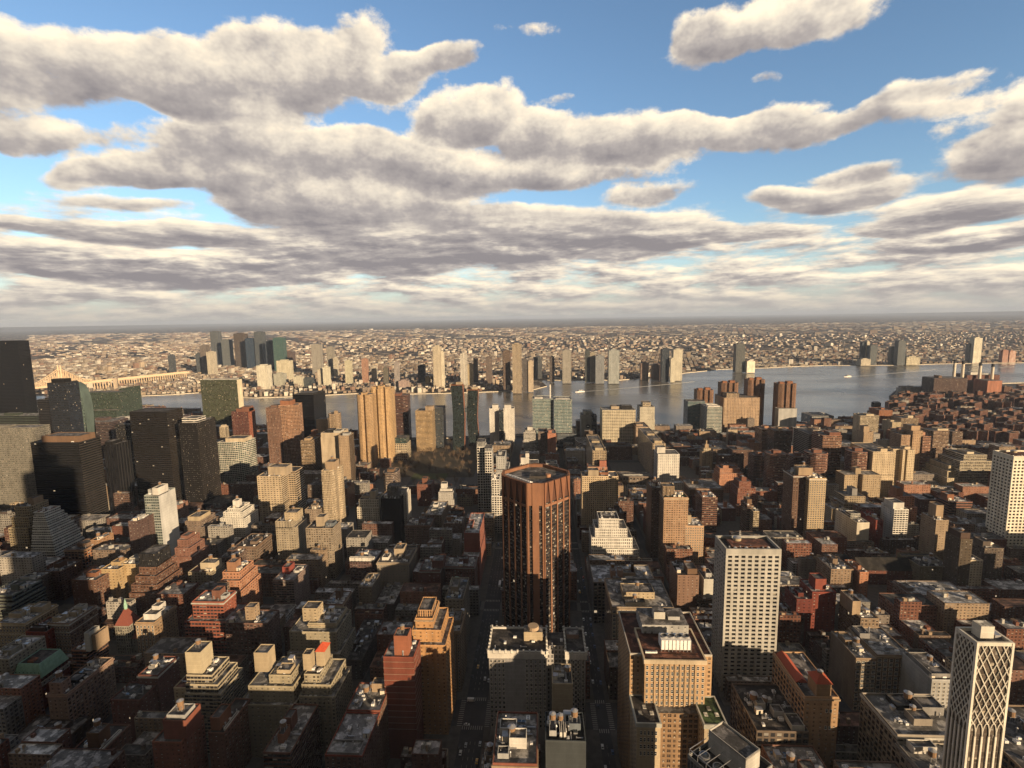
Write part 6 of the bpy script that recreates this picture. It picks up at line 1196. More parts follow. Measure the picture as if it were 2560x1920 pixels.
for xs in (-55, 48):                                  # markings on the two streets that can be seen
    hw = SW(xs) - 3.5
    for y in AV[4:9]:
        for s_ in (-1, 1):
            yc = y + s_ * (AW(y) + .5 - 3)
            k = -hw + .6
            while k < hw - .4: mk.flat([(xs + k, yc - 2), (xs + k + .6, yc - 2), (xs + k + .6, yc + 2), (xs + k, yc + 2)], .004, m=MARK); k += 1.7
        for s_ in (-1, 1):
            for xx in (xs - hw - 2, xs + hw + 2):
                k = -AW(y) + 4
                while k < AW(y) - 4: mk.flat([(xx - 2, y + k), (xx + 2, y + k), (xx + 2, y + k + .6), (xx - 2, y + k + .6)], .006 if s_ > 0 else .009, m=MARK) if s_ > 0 else None; k += 2.1
    for (a, c_) in zip(AV[3:9], AV[4:10]):
        yy = a + AW(a) + 8
        while yy < c_ - AW(c_) - 8:
            for lane in ((-.08, .08),) if hw < 8 else ((-3.7, -3.55), (-.25, -.1), (.1, .25), (3.55, 3.7)):
                mk.flat([(xs + lane[0], yy), (xs + lane[1], yy), (xs + lane[1], yy + 3), (xs + lane[0], yy + 3)], .004, m=MARK)
            yy += 7
o = mk.build('road_markings'); o['kind'] = 'structure'
b = MB(); hw_ = [(x, y - 16) for x, y in near_w if x < 3000]     # riverside highway on its deck
for (a, c_) in zip(hw_, hw_[1:]):
    b.face([(a[0], a[1] - 8, 5), (c_[0], c_[1] - 8, 5), (c_[0], c_[1] + 8, 5), (a[0], a[1] + 8, 5)], ASPH)
    for o_ in (-8, 8): b.face([(a[0], a[1] + o_, 3.8), (c_[0], c_[1] + o_, 3.8), (c_[0], c_[1] + o_, 6), (a[0], a[1] + o_, 6)], STONE)
o = b.build('riverside_highway'); o['kind'] = 'structure'

# ---------------------------------------------------------------- red brick estate by the river: one kind, copied
def cross_block():
    r_ = empty('estate_block'); c = (.165, .075, .052); a, h_, Z = 26, 9, 38
    po = [(-h_, -a), (h_, -a), (h_, -h_), (a, -h_), (a, h_), (h_, h_), (h_, a), (-h_, a), (-h_, h_), (-a, h_), (-a, -h_), (-h_, -h_)]
    b = MB(); b.prism(po, 0, Z, c, (3.4,2.9,.42,.5,.1,G0,0), top=False); b.build('wall', r_)
    b = MB()
    for q in ([(-h_, -a), (h_, -a), (h_, a), (-h_, a)], [(-a, -h_), (-h_, -h_), (-h_, h_), (-a, h_)], [(h_, -h_), (a, -h_), (a, h_), (h_, h_)]): b.flat(q, Z - .4, PAL['mid'])
    b.build('roof', r_)
    b = MB(); b.ring(po, Z, Z + .9, .8, (.27, .17, .12)); b.build('parapet', r_)
    b = MB(); b.box(-6, 4, -4, 5, Z - .4, Z + 7, (.26, .125, .08), rcol=PAL['mid'], rm=ROOF); b.build('bulkhead', r_)
    return r_
def copy_tree(o, parent=None):
    c = o.copy(); COL.objects.link(c); c.parent = parent
    for ch in [x for x in bpy.data.objects if x.parent == o]: copy_tree(ch, c)
    return c
eb = cross_block(); eb_kids = list(eb.children); first = True; n_est = 0
er = random.Random(11); EST = []
for iy, yb in enumerate((1012, 1024, 1038, 1054, 1072, 1092, 1116)):
    for ix in range(12):
        xb = 2226 + iy * 4 + ix * 37 + (iy % 2) * 18 + er.uniform(-5, 5)
        if xb > 2590: continue
        X, Y = P(xb, yb + er.uniform(-3, 3))
        if Y > interp(near_w, X) - 45 or any(abs(X - a) < 46 and abs(Y - c_) < 46 for a, c_ in EST): continue
        if any(f[0] - 24 < X < f[1] + 24 and f[2] - 26 < Y < f[3] + 26 for f in FOOT): continue
        EST.append((X, Y))
for k, (X, Y) in enumerate(EST):
    if k == 0: r_ = eb
    else:
        r_ = eb.copy(); COL.objects.link(r_)
        for ch in eb_kids: c_ = ch.copy(); COL.objects.link(c_); c_.parent = r_
    r_.location = (X, Y, 0); r_.rotation_euler = (0, 0, er.choice((0, R(45), R(90)))); r_.scale = (1, 1, er.uniform(.9, 1.1))
    tag(r_, 'dark red brick cross-shaped estate block, one of the dense cluster inland of the smokestacks', 'building', 'dark red cross-shaped estate blocks')
    FOOT.append((X - 26, X + 26, Y - 26, Y + 26, 38))

# ---------------------------------------------------------------- fill the remaining plots
WALLC = [(.22,.085,.05), (.28,.13,.08), (.17,.085,.06), (.34,.24,.15), (.42,.33,.22), (.24,.20,.17), (.30,.28,.25), (.13,.075,.055), (.46,.40,.32), (.36,.17,.10), (.20,.14,.10), (.52,.48,.42)]
WALLN = ['dark red brick', 'brown brick', 'dark brown', 'tan brick', 'buff', 'grey-brown', 'grey', 'very dark brick', 'cream', 'orange brick', 'brown', 'off-white']
ROOFC = [(.40,.40,.41), (.28,.27,.27), (.16,.155,.15), (.07,.065,.06), (.50,.50,.50), (.13,.07,.05)]
PARK = (-325, -135, 925, 1345)
lots = []; fr = random.Random(5)
def blocked(x0, x1, y0, y1):
    if x1 > PARK[0] and x0 < PARK[1] and y1 > PARK[2] and y0 < PARK[3]: return True
    if x1 > 150 and x0 < 275 and y1 > 925 and y0 < 1115: return True
    for f in FOOT:
        if x1 > f[0] and x0 < f[1] and y1 > f[2] and y0 < f[3]: return True
    return False
for (x0, x1, y0, y1, i, j) in blocks:
    if y1 < 200: continue
    for side_ in (0, 1):
        y = y0
        while y < y1 - 6:
            end = y - y0 < 26 or y1 - y < 34
            wl_ = fr.uniform(14, 26) if end else fr.choice((6.5, 7, 7.5, 9, 12, 15, 20, 24))
            wl_ = min(wl_, y1 - y); dp = (x1 - x0) * .5 - .2 if end else fr.uniform(17, 32)
            xa, xb = (x0, x0 + dp) if side_ == 0 else (x1 - dp, x1)
            base = fr.uniform(12, 18) if not end else fr.uniform(15, 32)
            if fr.random() < .14: base = fr.uniform(20, 42)
            if x0 < -90 and y0 < 700: base = base * 1.35 if fr.random() > .22 else fr.uniform(26, 50)
            elif y0 > 400: base *= 1.1
            if 560 < y0 < 1000: base *= 1.12
            px0 = pix((xa + xb) / 2, y, base)[0]
            if 60 < px0 < 2540 or True:
                if not blocked(xa - .3, xb + .3, y - .3, y + wl_ + .3): lots.append((xa, xb, y, y + wl_ - .15, base))
                elif wl_ > 9:
                    for k in range(int(wl_ // 7)):
                        ya = y + 7 * k
                        if not blocked(xa - .3, xb + .3, ya - .3, ya + 7): lots.append((xa, xb, ya, ya + 6.9, fr.uniform(13, 20)))
            y += wl_
def vis(l):
    xa, xb, ya, yb, h = l; X = (xa + xb) / 2; px_, py_ = pix(X, ya, h)
    if not (-60 < px_ < 2620 and py_ < 1980): return 0
    # skip what a landmark plainly hides
    for f in FOOT:
        if f[2] < ya and f[3] > 300:
            l0, l1 = pix(f[0], f[2], 0)[0], pix(f[1], f[2], 0)[0]
            if l0 < px_ < l1 and pix((f[0]+f[1])/2, f[2], f[4])[1] < py_: return .1
    return ((xb - xa) * h + (xb - xa) * (yb - ya) * 320 / ya) / (ya * ya)
lots = [l for l in lots if vis(l) > 0]
lots.sort(key=vis, reverse=True)
n_named = 90; used = set(); DIRW = {}
def lot_mesh(b, l, wi, rc, rr, cut=False):
    xa, xb, ya, yb, h = l; kf = rr.uniform(.8, 1.2); c = tuple(v * kf for v in WALLC[wi])
    st = rr.choice(('apt', 'small', 'apt', 'grid', 'loft' if h > 25 else 'apt'))
    po = [(xa, ya), (xb, ya), (xb, yb), (xa, yb)]
    b.prism(po, .15, h, c, st, top=False); return po, c
rest = MB(); named = 0
for l in lots:
    rr = random.Random(int(l[0] * 31 + l[2] * 17)); wi = rr.choices(range(12), (5,5,5,3,2,3,3,4,1.2,1.5,4,1))[0]; rc = rr.choices(ROOFC, (4, 4, 4, 3, 1.5, 2))[0]
    xa, xb, ya, yb, h = l
    if named < n_named and h > 12 and ya > 300:
        cx, cy = (xa + xb) / 2, (ya + yb) / 2; px_, py_ = pix(cx, ya, h); lab = None
        hw_n = 'low' if h < 21 else ('mid-height' if h < 36 else 'tall')
        rfn = 'snowy-roofed' if rc[0] > .35 else ('grey-roofed' if rc[0] > .2 else 'dark-roofed')
        for (rx, ry, sh) in sorted(REF, key=lambda t: (t[0]-px_)**2 + (t[1]-py_)**2)[:10]:
            if not sh: continue
            dx, dy = px_ - rx, py_ - ry
            rel = ('right of' if dx > 0 else 'left of') if abs(dx) > abs(dy) * .8 else ('behind' if dy < 0 else 'in front of')
            far_ = math.hypot(dx, dy)
            pre = 'just ' if far_ < 70 else ''
            key = (rel, sh)
            if key in used: continue
            lab = '%s %s %s house block %s%s %s' % (hw_n, rfn, WALLN[wi], pre, rel, sh)
            if len(lab.split()) > 16: lab = None; continue
            used.add(key); break
        if lab and lab not in LABELS:
            LABELS.add(lab); r_ = empty('city_block_house' if h < 21 else 'brick_building', (cx, ya, 0)); ll = (xa - cx, xb - cx, 0, yb - ya, h)
            b = MB(); po, c = lot_mesh(b, ll, wi, rc, rr); b.build('wall', r_)
            b = MB(); b.flat(po, h - .4, rc); b.build('roof', r_)
            b = MB(); b.ring(po, h, h + .8, .4, tuple(v * 1.2 for v in c)); b.build('parapet', r_)
            deck(r_, rr, po, h - .4, None, c, True, tanks=1 if rr.random() < .3 else 0, acs=rr.randrange(2, 7))
            tag(r_, lab, 'building', 'low city buildings filling the blocks'); named += 1; continue
    kf = rr.uniform(.75, 1.2); c = tuple(v * kf for v in WALLC[wi]); po = [(xa, ya), (xb, ya), (xb, yb), (xa, yb)]
    rest.prism(po, .15, h, c, rr.choice(('apt', 'small', 'apt', 'grid')), top=False)
    if ya < 900: rest.flat(po, h - .6, rc); rest.ring(po, h, h + .003, .35, tuple(v * 1.25 for v in c))
    else: rest.flat(po, h, rc)
    for k in range(rr.randrange(1, 5 if ya < 900 else 3)):
        u, v = rr.uniform(xa + 1, max(xa + 1.1, xb - 5)), rr.uniform(ya + .6, max(ya + .7, yb - 3.6)); s_ = rr.uniform(1.2, 3.6); hh = rr.uniform(1, 3.4)
        rest.box(u, u + s_, v, v + min(s_ * rr.uniform(.6, 1.4), yb - ya - 1), h - .6, h + hh, rr.choice((c, PAL['lgrey'], PAL['pale'], PAL['tan'], PAL['grey'])))
    if rr.random() < .12:
        u, v = (xa + xb) / 2, (ya + yb) / 2; rest.cone(u, v, 1.7, 1.7, h + 2, h + 5, 8, WOOD); rest.cone(u, v, 1.8, .1, h + 5, h + 6.2, 8, METAL, cap=False)
        for q in (-1, 1): rest.box(u + q - .1, u + q + .1, v - .1, v + .1, h - .5, h + 2, m=METAL)
o = rest.build('low_buildings'); tag(o, None, None, None, 'stuff')
print('named', named, 'lots', len(lots), 'estate', len(EST), 'refs', len(REF))

# blocks behind and to the right of the camera: they stand outside the picture and throw the long shadows
b = MB(); sr = random.Random(21)
for (x0, x1, y0, y1, i, j) in blocks:
    ym = (y0 + y1) / 2; xm = (x0 + x1) / 2
    for (ya, yb) in ((y0, ym - 1), (ym + 1, y1)):
        for (xa, xb) in ((x0, xm - 1), (xm + 1, x1)):
            if xb < -260 or ya > 650 or yb < -1300: continue
            inside = ya > 0 and xa < 1.0 * yb + 8 and xb > -1.12 * yb
            if not inside and xa < 0 and ya > 0: continue
            top = 320 - 1.02 * yb - 8 if inside else 999
            if top < 16: continue
            if -70 < xb and xa < 70 and yb > -75 and ya < 60: continue
            if blocked(xa, xb, ya, yb): continue
            dist = math.hypot(xa, ya)
            if xa > 145: hh = sr.uniform(20, 52) if dist < 700 else sr.uniform(30, 80)
            elif ya > -175: hh = sr.uniform(45, 105)
            else: hh = sr.uniform(60, 130)
            b.box(xa, xb, ya, yb, .15, min(top, hh), sr.choice(WALLC), 'apt', rcol=PAL['mid'], rm=ROOF)
o = b.build('blocks_behind_viewpoint'); o['kind'] = 'stuff'
ob = empty('skyscraper', (-12, -62, 0)); b = MB(); P0 = [(-24, 0), (24, 0), (24, 52), (-24, 52)]
b.prism(P0, 0, 317, (.42, .39, .34), 'rib', rcol=PAL['mid'], rm=ROOF); b.build('wall', ob)
b = MB(); b.box(-14, 14, 12, 38, 317, 340, (.42, .39, .34), 'rib'); b.cone(0, 25, 7, 5, 340, 375, 12, METAL); b.cone(0, 25, 1.2, .3, 375, 430, 8, METAL); b.build('mast', ob)
tag(ob, 'limestone skyscraper whose terrace the view is taken from', 'tower')

# ---------------------------------------------------------------- boroughs beyond the river
FC = np.array([(.62,.55,.45), (.42,.35,.27), (.26,.20,.15), (.70,.65,.56), (.30,.22,.16), (.36,.31,.26), (.46,.36,.25), (.28,.17,.12)])
cb = MB(); cr_ = random.Random(3)
def district(ya, yb, dx, dy, h0, h1, dens_, ang, sty):
    ca, sa = math.cos(ang), math.sin(ang); ym = (ya + yb) / 2; n = 0
    ext = yb * 1.15; ix = int(ext * 1.3 / dx); iy = int(ext * 1.3 / dy)
    U = np.arange(-ix, ix + 1) * dx; V = np.arange(-iy, iy + 1) * dy
    UU, VV = np.meshgrid(U, V); X = UU * ca - VV * sa; Y = UU * sa + VV * ca + ym
    keep = (Y > ya) & (Y < yb) & (X > -1.02 * Y - 80) & (X < .98 * Y + 80) & (X > -1.1*Y)
    rs = np.random.RandomState(int(ya)); X, Y, VV, UU = X[keep], Y[keep], VV[keep], UU[keep]
    pt = np.sin(X / 510 + 1.3) * np.cos(Y / 720) + .6 * np.sin(X / 190 + Y / 260)
    ok = rs.rand(len(X)) < np.clip(dens_ + .36 * pt, .08, .97)
    for x, y in zip(X[ok], Y[ok]):
        if y < interp(far_w, x) + 25: continue
        w2, d2 = dx * cr_.uniform(.25, .46), dy * cr_.uniform(.22, .42); h = h0 + (h1 - h0) * cr_.random() ** 3
        if cr_.random() < .02: h *= 2.4
        c = FC[cr_.randrange(8)] * cr_.uniform(.8, 1.15); rc = cr_.choice(((.42,.39,.35), (.28,.26,.24), (.20,.18,.16), (.50,.46,.40), (.13,.11,.09), (.24,.20,.16)))
        po = [(x + u * ca - v * sa, y + u * sa + v * ca) for u, v in ((-w2, -d2), (w2, -d2), (w2, d2), (-w2, d2))]
        for q in (0, 1, 3): cb.wall(po[q], po[(q+1) % 4], 0, h, tuple(c), sty)
        cb.flat(po, h, rc); n += 1
    return n
k = [district(2050, 2900, 20, 32, 8, 24, .70, R(25), 'small'), district(2900, 4600, 28, 42, 7, 20, .68, R(-14), 'plain'), district(4600, 7800, 50, 70, 7, 20, .50, R(32), 'plain'), district(7800, 16000, 105, 150, 7, 22, .29, R(-20), 'plain')]
print('far', k)
o = cb.build('far_borough_buildings'); o['kind'] = 'stuff'

# ---------------------------------------------------------------- power station with four stacks
def block_thing(kind, cat, label, xl, xr, yt, d, D, col, sty, caps=(), roofc='mid'):
    Xa, Z = W(xl, yt, d); Xb, _ = W(xr, yt, d); hx = (Xb - Xa) / 2; r_ = empty(kind, ((Xa + Xb) / 2, d, 0)); P0 = [(-hx, 0), (hx, 0), (hx, D), (-hx, D)]; Z = max(Z, 5)
    b = MB(); b.prism(P0, 0, Z, C(col), sty, top=False); b.build('wall', r_)
    b = MB(); b.flat(P0, Z - .2, C(roofc)); b.build('roof', r_)
    for c in caps:
        b = MB(); b.box(-hx + 2*hx*c[0], -hx + 2*hx*c[1], D*c[2], D*c[3], Z - .2, Z + c[4], C(c[5])); b.build('bulkhead', r_)
    tag(r_, label, cat); LABELS.add(label); return r_
block_thing('power_station', 'power plant', 'low dark brick front range of the power station with smokestacks', 2336, 2420, 946, 1930, 60, (.10,.06,.05), 'grid', [(.2,.3,.2,.6,8,'brown')])
block_thing('power_station', 'power plant', 'tall middle brick hall of the power station with white roof plant', 2418, 2500, 938, 1990, 70, (.17,.075,.055), 'small', [(.2,.45,.2,.6,9,'white'), (.55,.75,.2,.6,5,'lgrey')])
block_thing('power_station', 'power plant', 'sunlit orange brick end hall of the power station at its right', 2470, 2506, 952, 1900, 60, (.42,.17,.10), 'plain', [])
def stack(x, yt, d, label):
    X, Z = W(x, yt, d); r_ = empty('smokestack', (X, d, 0))
    b = MB(); b.cone(0, 0, 5.8, 4.6, 0, Z - 12, 16, STONE, cap=False); b.build('shaft', r_); b = MB(); b.cone(0, 0, 4.7, 4.5, Z - 12, Z, 16, FAC, (.05,.05,.05)); b.build('stack_rim', r_)
    tag(r_, label, 'smokestack', 'four smokestacks of the power station')
for x, y, lb in ((2388, 899, 'leftmost pale smokestack with black rim above the power station'), (2409, 902, 'second pale smokestack from the left, close to the first'), (2452, 906, 'third pale smokestack, rising behind the tall brick hall'), (2483, 909, 'rightmost pale smokestack of the power station')): stack(x, y, 1980, lb)
block_thing('pier_building', 'pier', 'long grey ferry shed on the river pier below the smokestack bend', 2030, 2085, 1040, 1490, 60, 'lgrey', 'band', [(.6,.7,.2,.5,6,'white')])
block_thing('floating_pier', 'pier', 'small moored barge with cabin off the river bend', 2186, 2203, 1007, 1780, 16, 'char', 'plain', [(.1,.8,.1,.9,3,'lgrey')])

# ---------------------------------------------------------------- cantilever bridge at the far left
def bridge():
    a = Vector((*P(60, 972, 42), 42)); e = Vector((*P(228, 955, 42), 42)); f = Vector((*P(470, 930, 38), 38)); r_ = empty('bridge', a); u = (e - a); L = u.length; u.normalize(); n = Vector((-u.y, u.x, 0))
    cm = plain('bridge_paint', (.52, .40, .27), .7, var=.1)
    b = MB(); loc = lambda t, o, z: tuple(u * t + n * o + Vector((0, 0, z)))
    b.face([loc(0, -12, 0), loc(L, -12, 0), loc(L, 12, 0), loc(0, 12, 0)], ASPH); b.face([loc(0, -12, -4), loc(L, -12, -4), loc(L, -12, 3), loc(0, -12, 3)], cm); b.face([loc(0, 12, -4), loc(L, 12, -4), loc(L, 12, 3), loc(0, 12, 3)], cm); b.build('deck', r_)
    tw = L * .53; prof = lambda t: 14 + 62 * max(0, 1 - abs(t - tw) / (L * .40)) ** 1.25
    N = 30
    for o_ in (-12, 12):
        b = MB()
        for k in range(N):
            t0, t1 = L * k / N, L * (k + 1) / N
            b.tube(loc(t0, o_, prof(t0)), loc(t1, o_, prof(t1)), 1.5, 4, cm); b.tube(loc(t0, o_, 0), loc(t0, o_, prof(t0)), .9, 4, cm)
            b.tube(loc(t0, o_, 0) if k % 2 else loc(t0, o_, prof(t0)), loc(t1, o_, prof(t1)) if k % 2 else loc(t1, o_, 0), .8, 4, cm)
        b.build('truss', r_)
    for t in (tw, ):
        for o_ in (-12, 12):
            b = MB(); b.tube(loc(t, o_, -42), loc(t, o_, 84), 3.2, 6, cm); b.cone(*loc(t, o_, 84)[:2], 3, .1, 84 , 98, 6, cm, cap=False); b.build('tower', r_)
    for t in (.02, .97):
        b = MB(); p = loc(L * t, 0, -42); b.box(p[0] - 8, p[0] + 8, p[1] - 8, p[1] + 8, -42, -4, PAL['tan'], m=STONE); b.build('pier', r_)
    v = f - e; LV = v.length; v.normalize(); m_ = Vector((-v.y, v.x, 0)); o0 = e - a
    b = MB(); l2 = lambda t, o, z: tuple(o0 + v * t + m_ * o + Vector((0, 0, z)))
    for o_ in (-10, 10): b.face([l2(0, o_, -5), l2(LV, o_, -5), l2(LV, o_, 5), l2(0, o_, 5)], cm)
    b.face([l2(0, -10, 1), l2(LV, -10, 1), l2(LV, 10, 1), l2(0, 10, 1)], ASPH)
    for k in range(40): b.tube(l2(LV * k / 40, 0, -40), l2(LV * k / 40, 0, -4), 2.2, 4, cm)
    b.build('viaduct', r_)
    tag(r_, 'long tan steel cantilever bridge with one peaked tower seen, at the far left', 'bridge')
bridge()
far(379, 408, 968, 2480, (.56,.48,.30), 'small', 'yellow stepped institutional building on the island tip below the bridge viaduct', D=60)
far(404, 436, 963, 2500, (.60,.50,.32), 'small', 'longer right wing of the yellow building on the island tip', D=60)
far(392, 411, 934, 2900, (.22,.20,.16), 'small', 'grey block with bright right side beside the bridge viaduct')
far(428, 446, 936, 3000, (.50,.20,.11), 'small', 'red-orange brick block right of the bridge viaduct end')

# ---------------------------------------------------------------- boats and wakes
FOAM = plain('foam', (.55, .55, .52), .9, var=.3, scale=.3)
def ferry(x, y, x2, y2, s_, label):
    X, Y = P(x, y, -2.5); X2, Y2 = P(x2, y2, -2.5); r_ = empty('ferry', (X, Y, -2.5)); a = math.atan2(Y - Y2, X - X2); r_.rotation_euler = (0, 0, a); r_.scale = (s_,) * 3
    b = MB(); hull = [(-20, -5), (12, -5), (20, -1.2), (20, 1.2), (12, 5), (-20, 5)]; b.prism(hull, 0, 3, (.6,.6,.58), m=WHITE); b.build('hull', r_)
    b = MB(); b.box(-18, 9, -4.2, 4.2, 3.003, 6, (.7,.7,.68), 'band'); b.build('cabin', r_)
    b = MB(); b.box(-10, 5, -3.4, 3.4, 6.003, 8.3, (.7,.7,.68), 'band'); b.cone(-2, 0, .3, .2, 8.3, 12, 6, METAL); b.build('bridge_deck', r_)
    tag(r_, label, 'boat')
    b = MB(); N = 24; pts = []
    for k in range(N + 1):
        t = k / N; wd_ = 3 + 5 * t; cx = X + (X2 - X) * t + math.sin(t * 3) * 14 * t; cy = Y + (Y2 - Y) * t + 30 * t * t; dx_, dy_ = X2 - X, Y2 - Y; q = math.hypot(dx_, dy_); nx, ny = -dy_ / q, dx_ / q; pts.append(((cx + nx*wd_, cy + ny*wd_), (cx - nx*wd_, cy - ny*wd_)))
    for p, q in zip(pts, pts[1:]): b.face([(*p[0], -2.48), (*q[0], -2.48), (*q[1], -2.48), (*p[1], -2.48)][::-1], FOAM)
    o = b.build('wake'); o['kind'] = 'structure'
ferry(1449, 980, 1740, 956, 1.1, 'white ferry with a long wake in mid river, nearer the centre')
ferry(2118, 942, 2350, 925, 1.1, 'white ferry with a long wake on the right part of the river')

# ---------------------------------------------------------------- bare winter trees
def tree_proto(seed):
    rr = random.Random(seed); r_ = empty('bare_tree'); b = MB(); b.cone(0, 0, .35, .2, 0, 4, 6, BARK); t = MB()
    for k in range(7):
        a = rr.uniform(0, 6.3); e = (math.cos(a) * rr.uniform(1.5, 3.2), math.sin(a) * rr.uniform(1.5, 3.2), rr.uniform(6, 9.5)); b.tube((0, 0, rr.uniform(2.5, 4)), e, .12, 4, BARK)
        for q in range(24):
            p = Vector(e) * rr.uniform(.6, 1.12); p = p + Vector((rr.gauss(0, 1), rr.gauss(0, 1), rr.gauss(0, 1))); d_ = Vector((rr.gauss(0, 1), rr.gauss(0, 1), rr.gauss(.6, 1))).normalized() * rr.uniform(.5, 1.5); s_ = Vector((rr.gauss(0, 1), rr.gauss(0, 1), rr.gauss(0, 1))).normalized() * .14
            t.face([tuple(p - s_), tuple(p + s_), tuple(p + d_)], TWIG)
    b.build('trunk', r_); t.build('crown', r_); return r_, list(r_.children)
TP = [tree_proto(k) for k in range(3)]; usedp = set(); tr = random.Random(9)
def tree(X, Y, s_, label, group):
    k = tr.randrange(3); src, kids = TP[k]
    if k not in usedp: usedp.add(k); r_ = src
    else:
        r_ = src.copy(); COL.objects.link(r_)
        for ch in kids: c_ = ch.copy(); COL.objects.link(c_); c_.parent = r_
    r_.location = (X, Y, .1); r_.scale = (s_,) * 3; r_.rotation_euler = (0, 0, tr.uniform(0, 6)); tag(r_, label, 'tree', group)
b = MB(); b.box(PARK[0], PARK[1], PARK[2] + 90, PARK[3], .16, .3, m=plain('winter_grass', (.05, .042, .03), .95, var=.4, scale=.05)); b.box(-262, -190, 1000, 1040, .304, .34, m=plain('lawn', (.05, .06, .025), .95)); o = b.build('park_lawn'); o['kind'] = 'structure'
for k in range(170):
    X, Y = tr.uniform(PARK[0] + 6, PARK[1] - 6), tr.uniform(PARK[2] + 30, PARK[3] - 10)
    if -262 < X < -190 and 995 < Y < 1045 or blocked.__name__ and any(f[0] - 4 < X < f[1] + 4 and f[2] - 4 < Y < f[3] + 4 for f in FOOT): continue
    tree(X, Y, tr.uniform(1.0, 1.7), 'bare brown winter tree in the dark park before the bent towers', 'bare trees in the park')
for k in range(34):
    X, Y = tr.uniform(152, 272), tr.uniform(935, 1000)
    if any(f[0] - 4 < X < f[1] + 4 and f[2] - 4 < Y < f[3] + 4 for f in FOOT): continue
    tree(X, Y, tr.uniform(1.1, 1.6), 'bare golden-brown tree in the garden between the concrete slabs', 'bare trees between the concrete slabs')
# tunnel entrance plaza left of the park
b = MB()
for k in range(14):
    a0, a1 = math.pi * (.1 + .8*k/14), math.pi * (.1 + .8*(k+1)/14)
    for r0, r1 in ((26, 36),): b.face([(-245 + r0*math.cos(a0), 935 + r0*math.sin(a0)*.8, .31), (-245 + r1*math.cos(a0), 935 + r1*math.sin(a0)*.8, .31), (-245 + r1*math.cos(a1), 935 + r1*math.sin(a1)*.8, .31), (-245 + r0*math.cos(a1), 935 + r0*math.sin(a1)*.8, .31)], STONE)
o = b.build('ramp_road'); o['kind'] = 'structure'

# ---------------------------------------------------------------- vehicles on the two open streets
PAINT = {}
def paint(c):
    if c not in PAINT: PAINT[c] = plain(c + '_paint', dict(white=(.7,.7,.68), yellow=(.75,.42,.03), black=(.02,.02,.022), silver=(.42,.43,.45), red=(.4,.04,.03), blue=(.04,.08,.2))[c], .3, .5, var=.03)
    return PAINT[c]
TYRE = plain('tyre', (.02,.02,.02), .8)
def car(X, Y, rz, c, label, kind='parked_car', L=4.6, Wd=1.85, H=1.45, box=False):
    r_ = empty(kind, (X, Y, .02)); r_.rotation_euler = (0, 0, rz); m = paint(c)
    def side_prof(pts, w2, z0):
        b = MB(); n = len(pts)
        b.face([(x, -w2, z) for x, z in pts], m); b.face([(x, w2, z) for x, z in pts][::-1], m)
        for i in range(n): p, q = pts[i], pts[(i+1) % n]; b.face([(p[0], -w2, p[1]), (p[0], w2, p[1]), (q[0], w2, q[1]), (q[0], -w2, q[1])], m)
        return b
    h = L / 2
    if box: pts = [(-h, .4), (h, .4), (h, 1.4), (h - .5, H), (-h, H)]
    else: pts = [(-h, .35), (h, .35), (h, .75), (h - .95, .92), (-h + .25, .95), (-h, .85)]
    side_prof(pts, Wd / 2, 0).build('body', r_)
    b = MB()
    if box: b.box(h - .02 - 1.2, h + .01, -Wd/2 - .01, Wd/2 + .01, H * .55, H * .85, m=GLASSB)
    else:
        a, c2 = [(-h + .5, .95), (h - 1.1, .93), (h - 1.9, H), (-h + 1.2, H)], Wd/2 - .12
        b.face([(x, -c2, z) for x, z in a], GLASSB); b.face([(x, c2, z) for x, z in a][::-1], GLASSB)
        for i in (1, 3): p, q = a[i], a[(i+1) % 4]; b.face([(p[0], -c2, p[1]), (p[0], c2, p[1]), (q[0], c2, q[1]), (q[0], -c2, q[1])], GLASSB)
        b.face([(a[2][0], -c2, H), (a[2][0], c2, H), (a[3][0], c2, H), (a[3][0], -c2, H)][::-1], m)
    b.build('cabin', r_)
    for sx in (-h + .85, h - .85):
        for sy in (-1, 1): b = MB(); b.tube((sx, sy * (Wd/2 - .2), .33), (sx, sy * (Wd/2 + .02), .33), .33, 10, TYRE); b.face([(sx + .33*math.cos(t*.7854), sy*(Wd/2 + .02), .33 + .33*math.sin(t*.7854)) for t in range(8)], TYRE); b.build('wheel', r_)
    tag(r_, label, 'bus' if 'bus' in kind else ('van' if box else 'car'), 'vehicles on the streets')
hp = math.pi / 2
for X, Y, rz, c, lb in ((-60, 372, 0, 'white', 'white car turning across the avenue at the crossing left of the pale hotel'), (-58, 352, hp, 'silver', 'silver car waiting below the crosswalk left of the pale hotel'),
    (-51, 425, hp, 'white', 'white car just past the upper crosswalk in the wide street'), (-59, 441, hp, 'yellow', 'yellow cab behind the upper crosswalk in the wide street'), (-62, 470, hp, 'black', 'black car halfway up the first block of the wide street'),
    (-49, 500, hp, 'silver', 'silver car beside the courtyard red block in the wide street'), (-61, 345, hp, 'white', 'second white car below the crosswalk, nearest the bottom edge'), (-48, 338, hp, 'yellow', 'yellow cab at the bottom edge of the wide street'),
    (44, 470, hp, 'white', 'white car in the narrow street right of the brown octagonal tower'), (52, 520, hp, 'silver', 'silver car farther along the narrow street beside the twin-tank loft'), (45, 575, hp, 'yellow', 'yellow cab far up the narrow street'),
    (52, 610, hp, 'red', 'red car near the white stepped office in the narrow street'), (-52, 660, hp, 'white', 'white car in the far part of the wide street'), (46, 395, hp, 'black', 'black car in the shaded crossing right of the pale hotel')):
    car(X, Y, rz, c, lb)
car(-50, 590, hp, 'white', 'white bus in the wide street left of the brown octagonal tower', 'city_bus', 12, 2.5, 3.1, True)
car(-60, 398, 0, 'white', 'white box van stopped in the avenue crossing', 'delivery_van', 6, 2.1, 2.6, True)
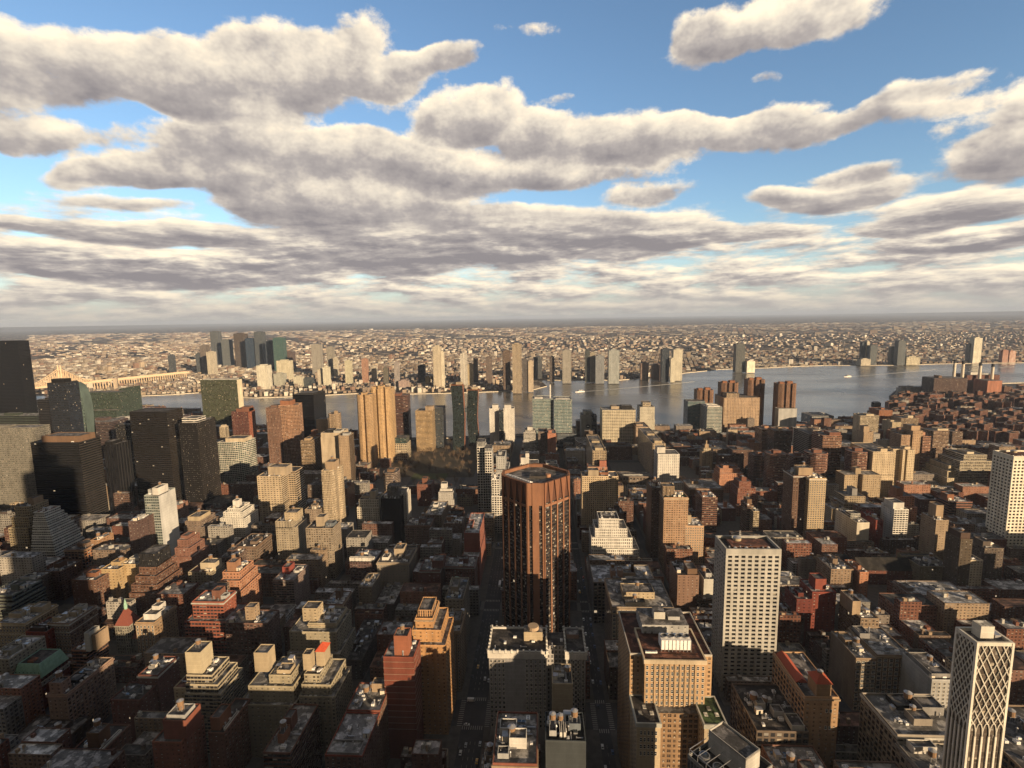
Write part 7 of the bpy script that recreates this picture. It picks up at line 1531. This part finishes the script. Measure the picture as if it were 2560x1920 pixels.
car(-60, 700, hp, 'blue', 'blue box van far up the wide street', 'delivery_van', 6, 2.1, 2.6, True)

n0 = {}
for k in range(56):                                    # kerbside rows: nothing tells one from the next
    c_ = ('black', 'white', 'silver', 'blue')[k % 4]; w_ = k % 2; xs = (-55, 48)[w_]; off = (7.6, 3.4)[w_] * (1 if (k // 2) % 2 else -1); y = 330 + (k // 4) * 23 + tr.uniform(-6, 6)
    if any(abs(y - a) < 22 for a in AV): continue
    lb = '%s car parked in the kerbside row of the %s' % (c_, ('wide street left of the octagonal tower', 'narrow street right of the octagonal tower')[w_])
    if c_ not in n0: car(xs + off, y, hp, c_, lb); n0[c_] = [o for o in bpy.data.objects if o.get('label') == lb][0]; kids_ = list(n0[c_].children); n0[c_ + 'k'] = kids_; continue
    r_ = n0[c_].copy(); COL.objects.link(r_); r_.location = (xs + off, y, .02); tag(r_, lb, 'car', 'vehicles on the streets')
    for ch in n0[c_ + 'k']: q = ch.copy(); COL.objects.link(q); q.parent = r_
for o in PROTO: bpy.data.objects.remove(o)

# ---------------------------------------------------------------- haze
bm = MB(); x0, x1, y0, y1, z0, z1 = -30000, 30000, -3200, 60000, -4, 440
for f in ([(x0,y0,z0),(x0,y1,z0),(x1,y1,z0),(x1,y0,z0)], [(x0,y0,z1),(x1,y0,z1),(x1,y1,z1),(x0,y1,z1)], [(x0,y0,z0),(x1,y0,z0),(x1,y0,z1),(x0,y0,z1)], [(x1,y1,z0),(x0,y1,z0),(x0,y1,z1),(x1,y1,z1)], [(x0,y1,z0),(x0,y0,z0),(x0,y0,z1),(x0,y1,z1)], [(x1,y0,z0),(x1,y1,z0),(x1,y1,z1),(x1,y0,z1)]):
    bm.face(f, ASPH)
hm = bpy.data.materials.new('haze'); hm.use_nodes = True; hm.node_tree.nodes.clear(); h = NT(hm.node_tree)
pvn = h.new('ShaderNodeVolumePrincipled'); pvn.inputs['Color'].default_value = (.5, .62, .85, 1); pvn.inputs['Density'].default_value = 2.6e-5; pvn.inputs['Anisotropy'].default_value = .0
ho = h.new('ShaderNodeOutputMaterial'); h.l.new(pvn.outputs[0], ho.inputs['Volume'])
bm.mats[:] = [hm]; o = bm.build('haze'); o['kind'] = 'stuff'
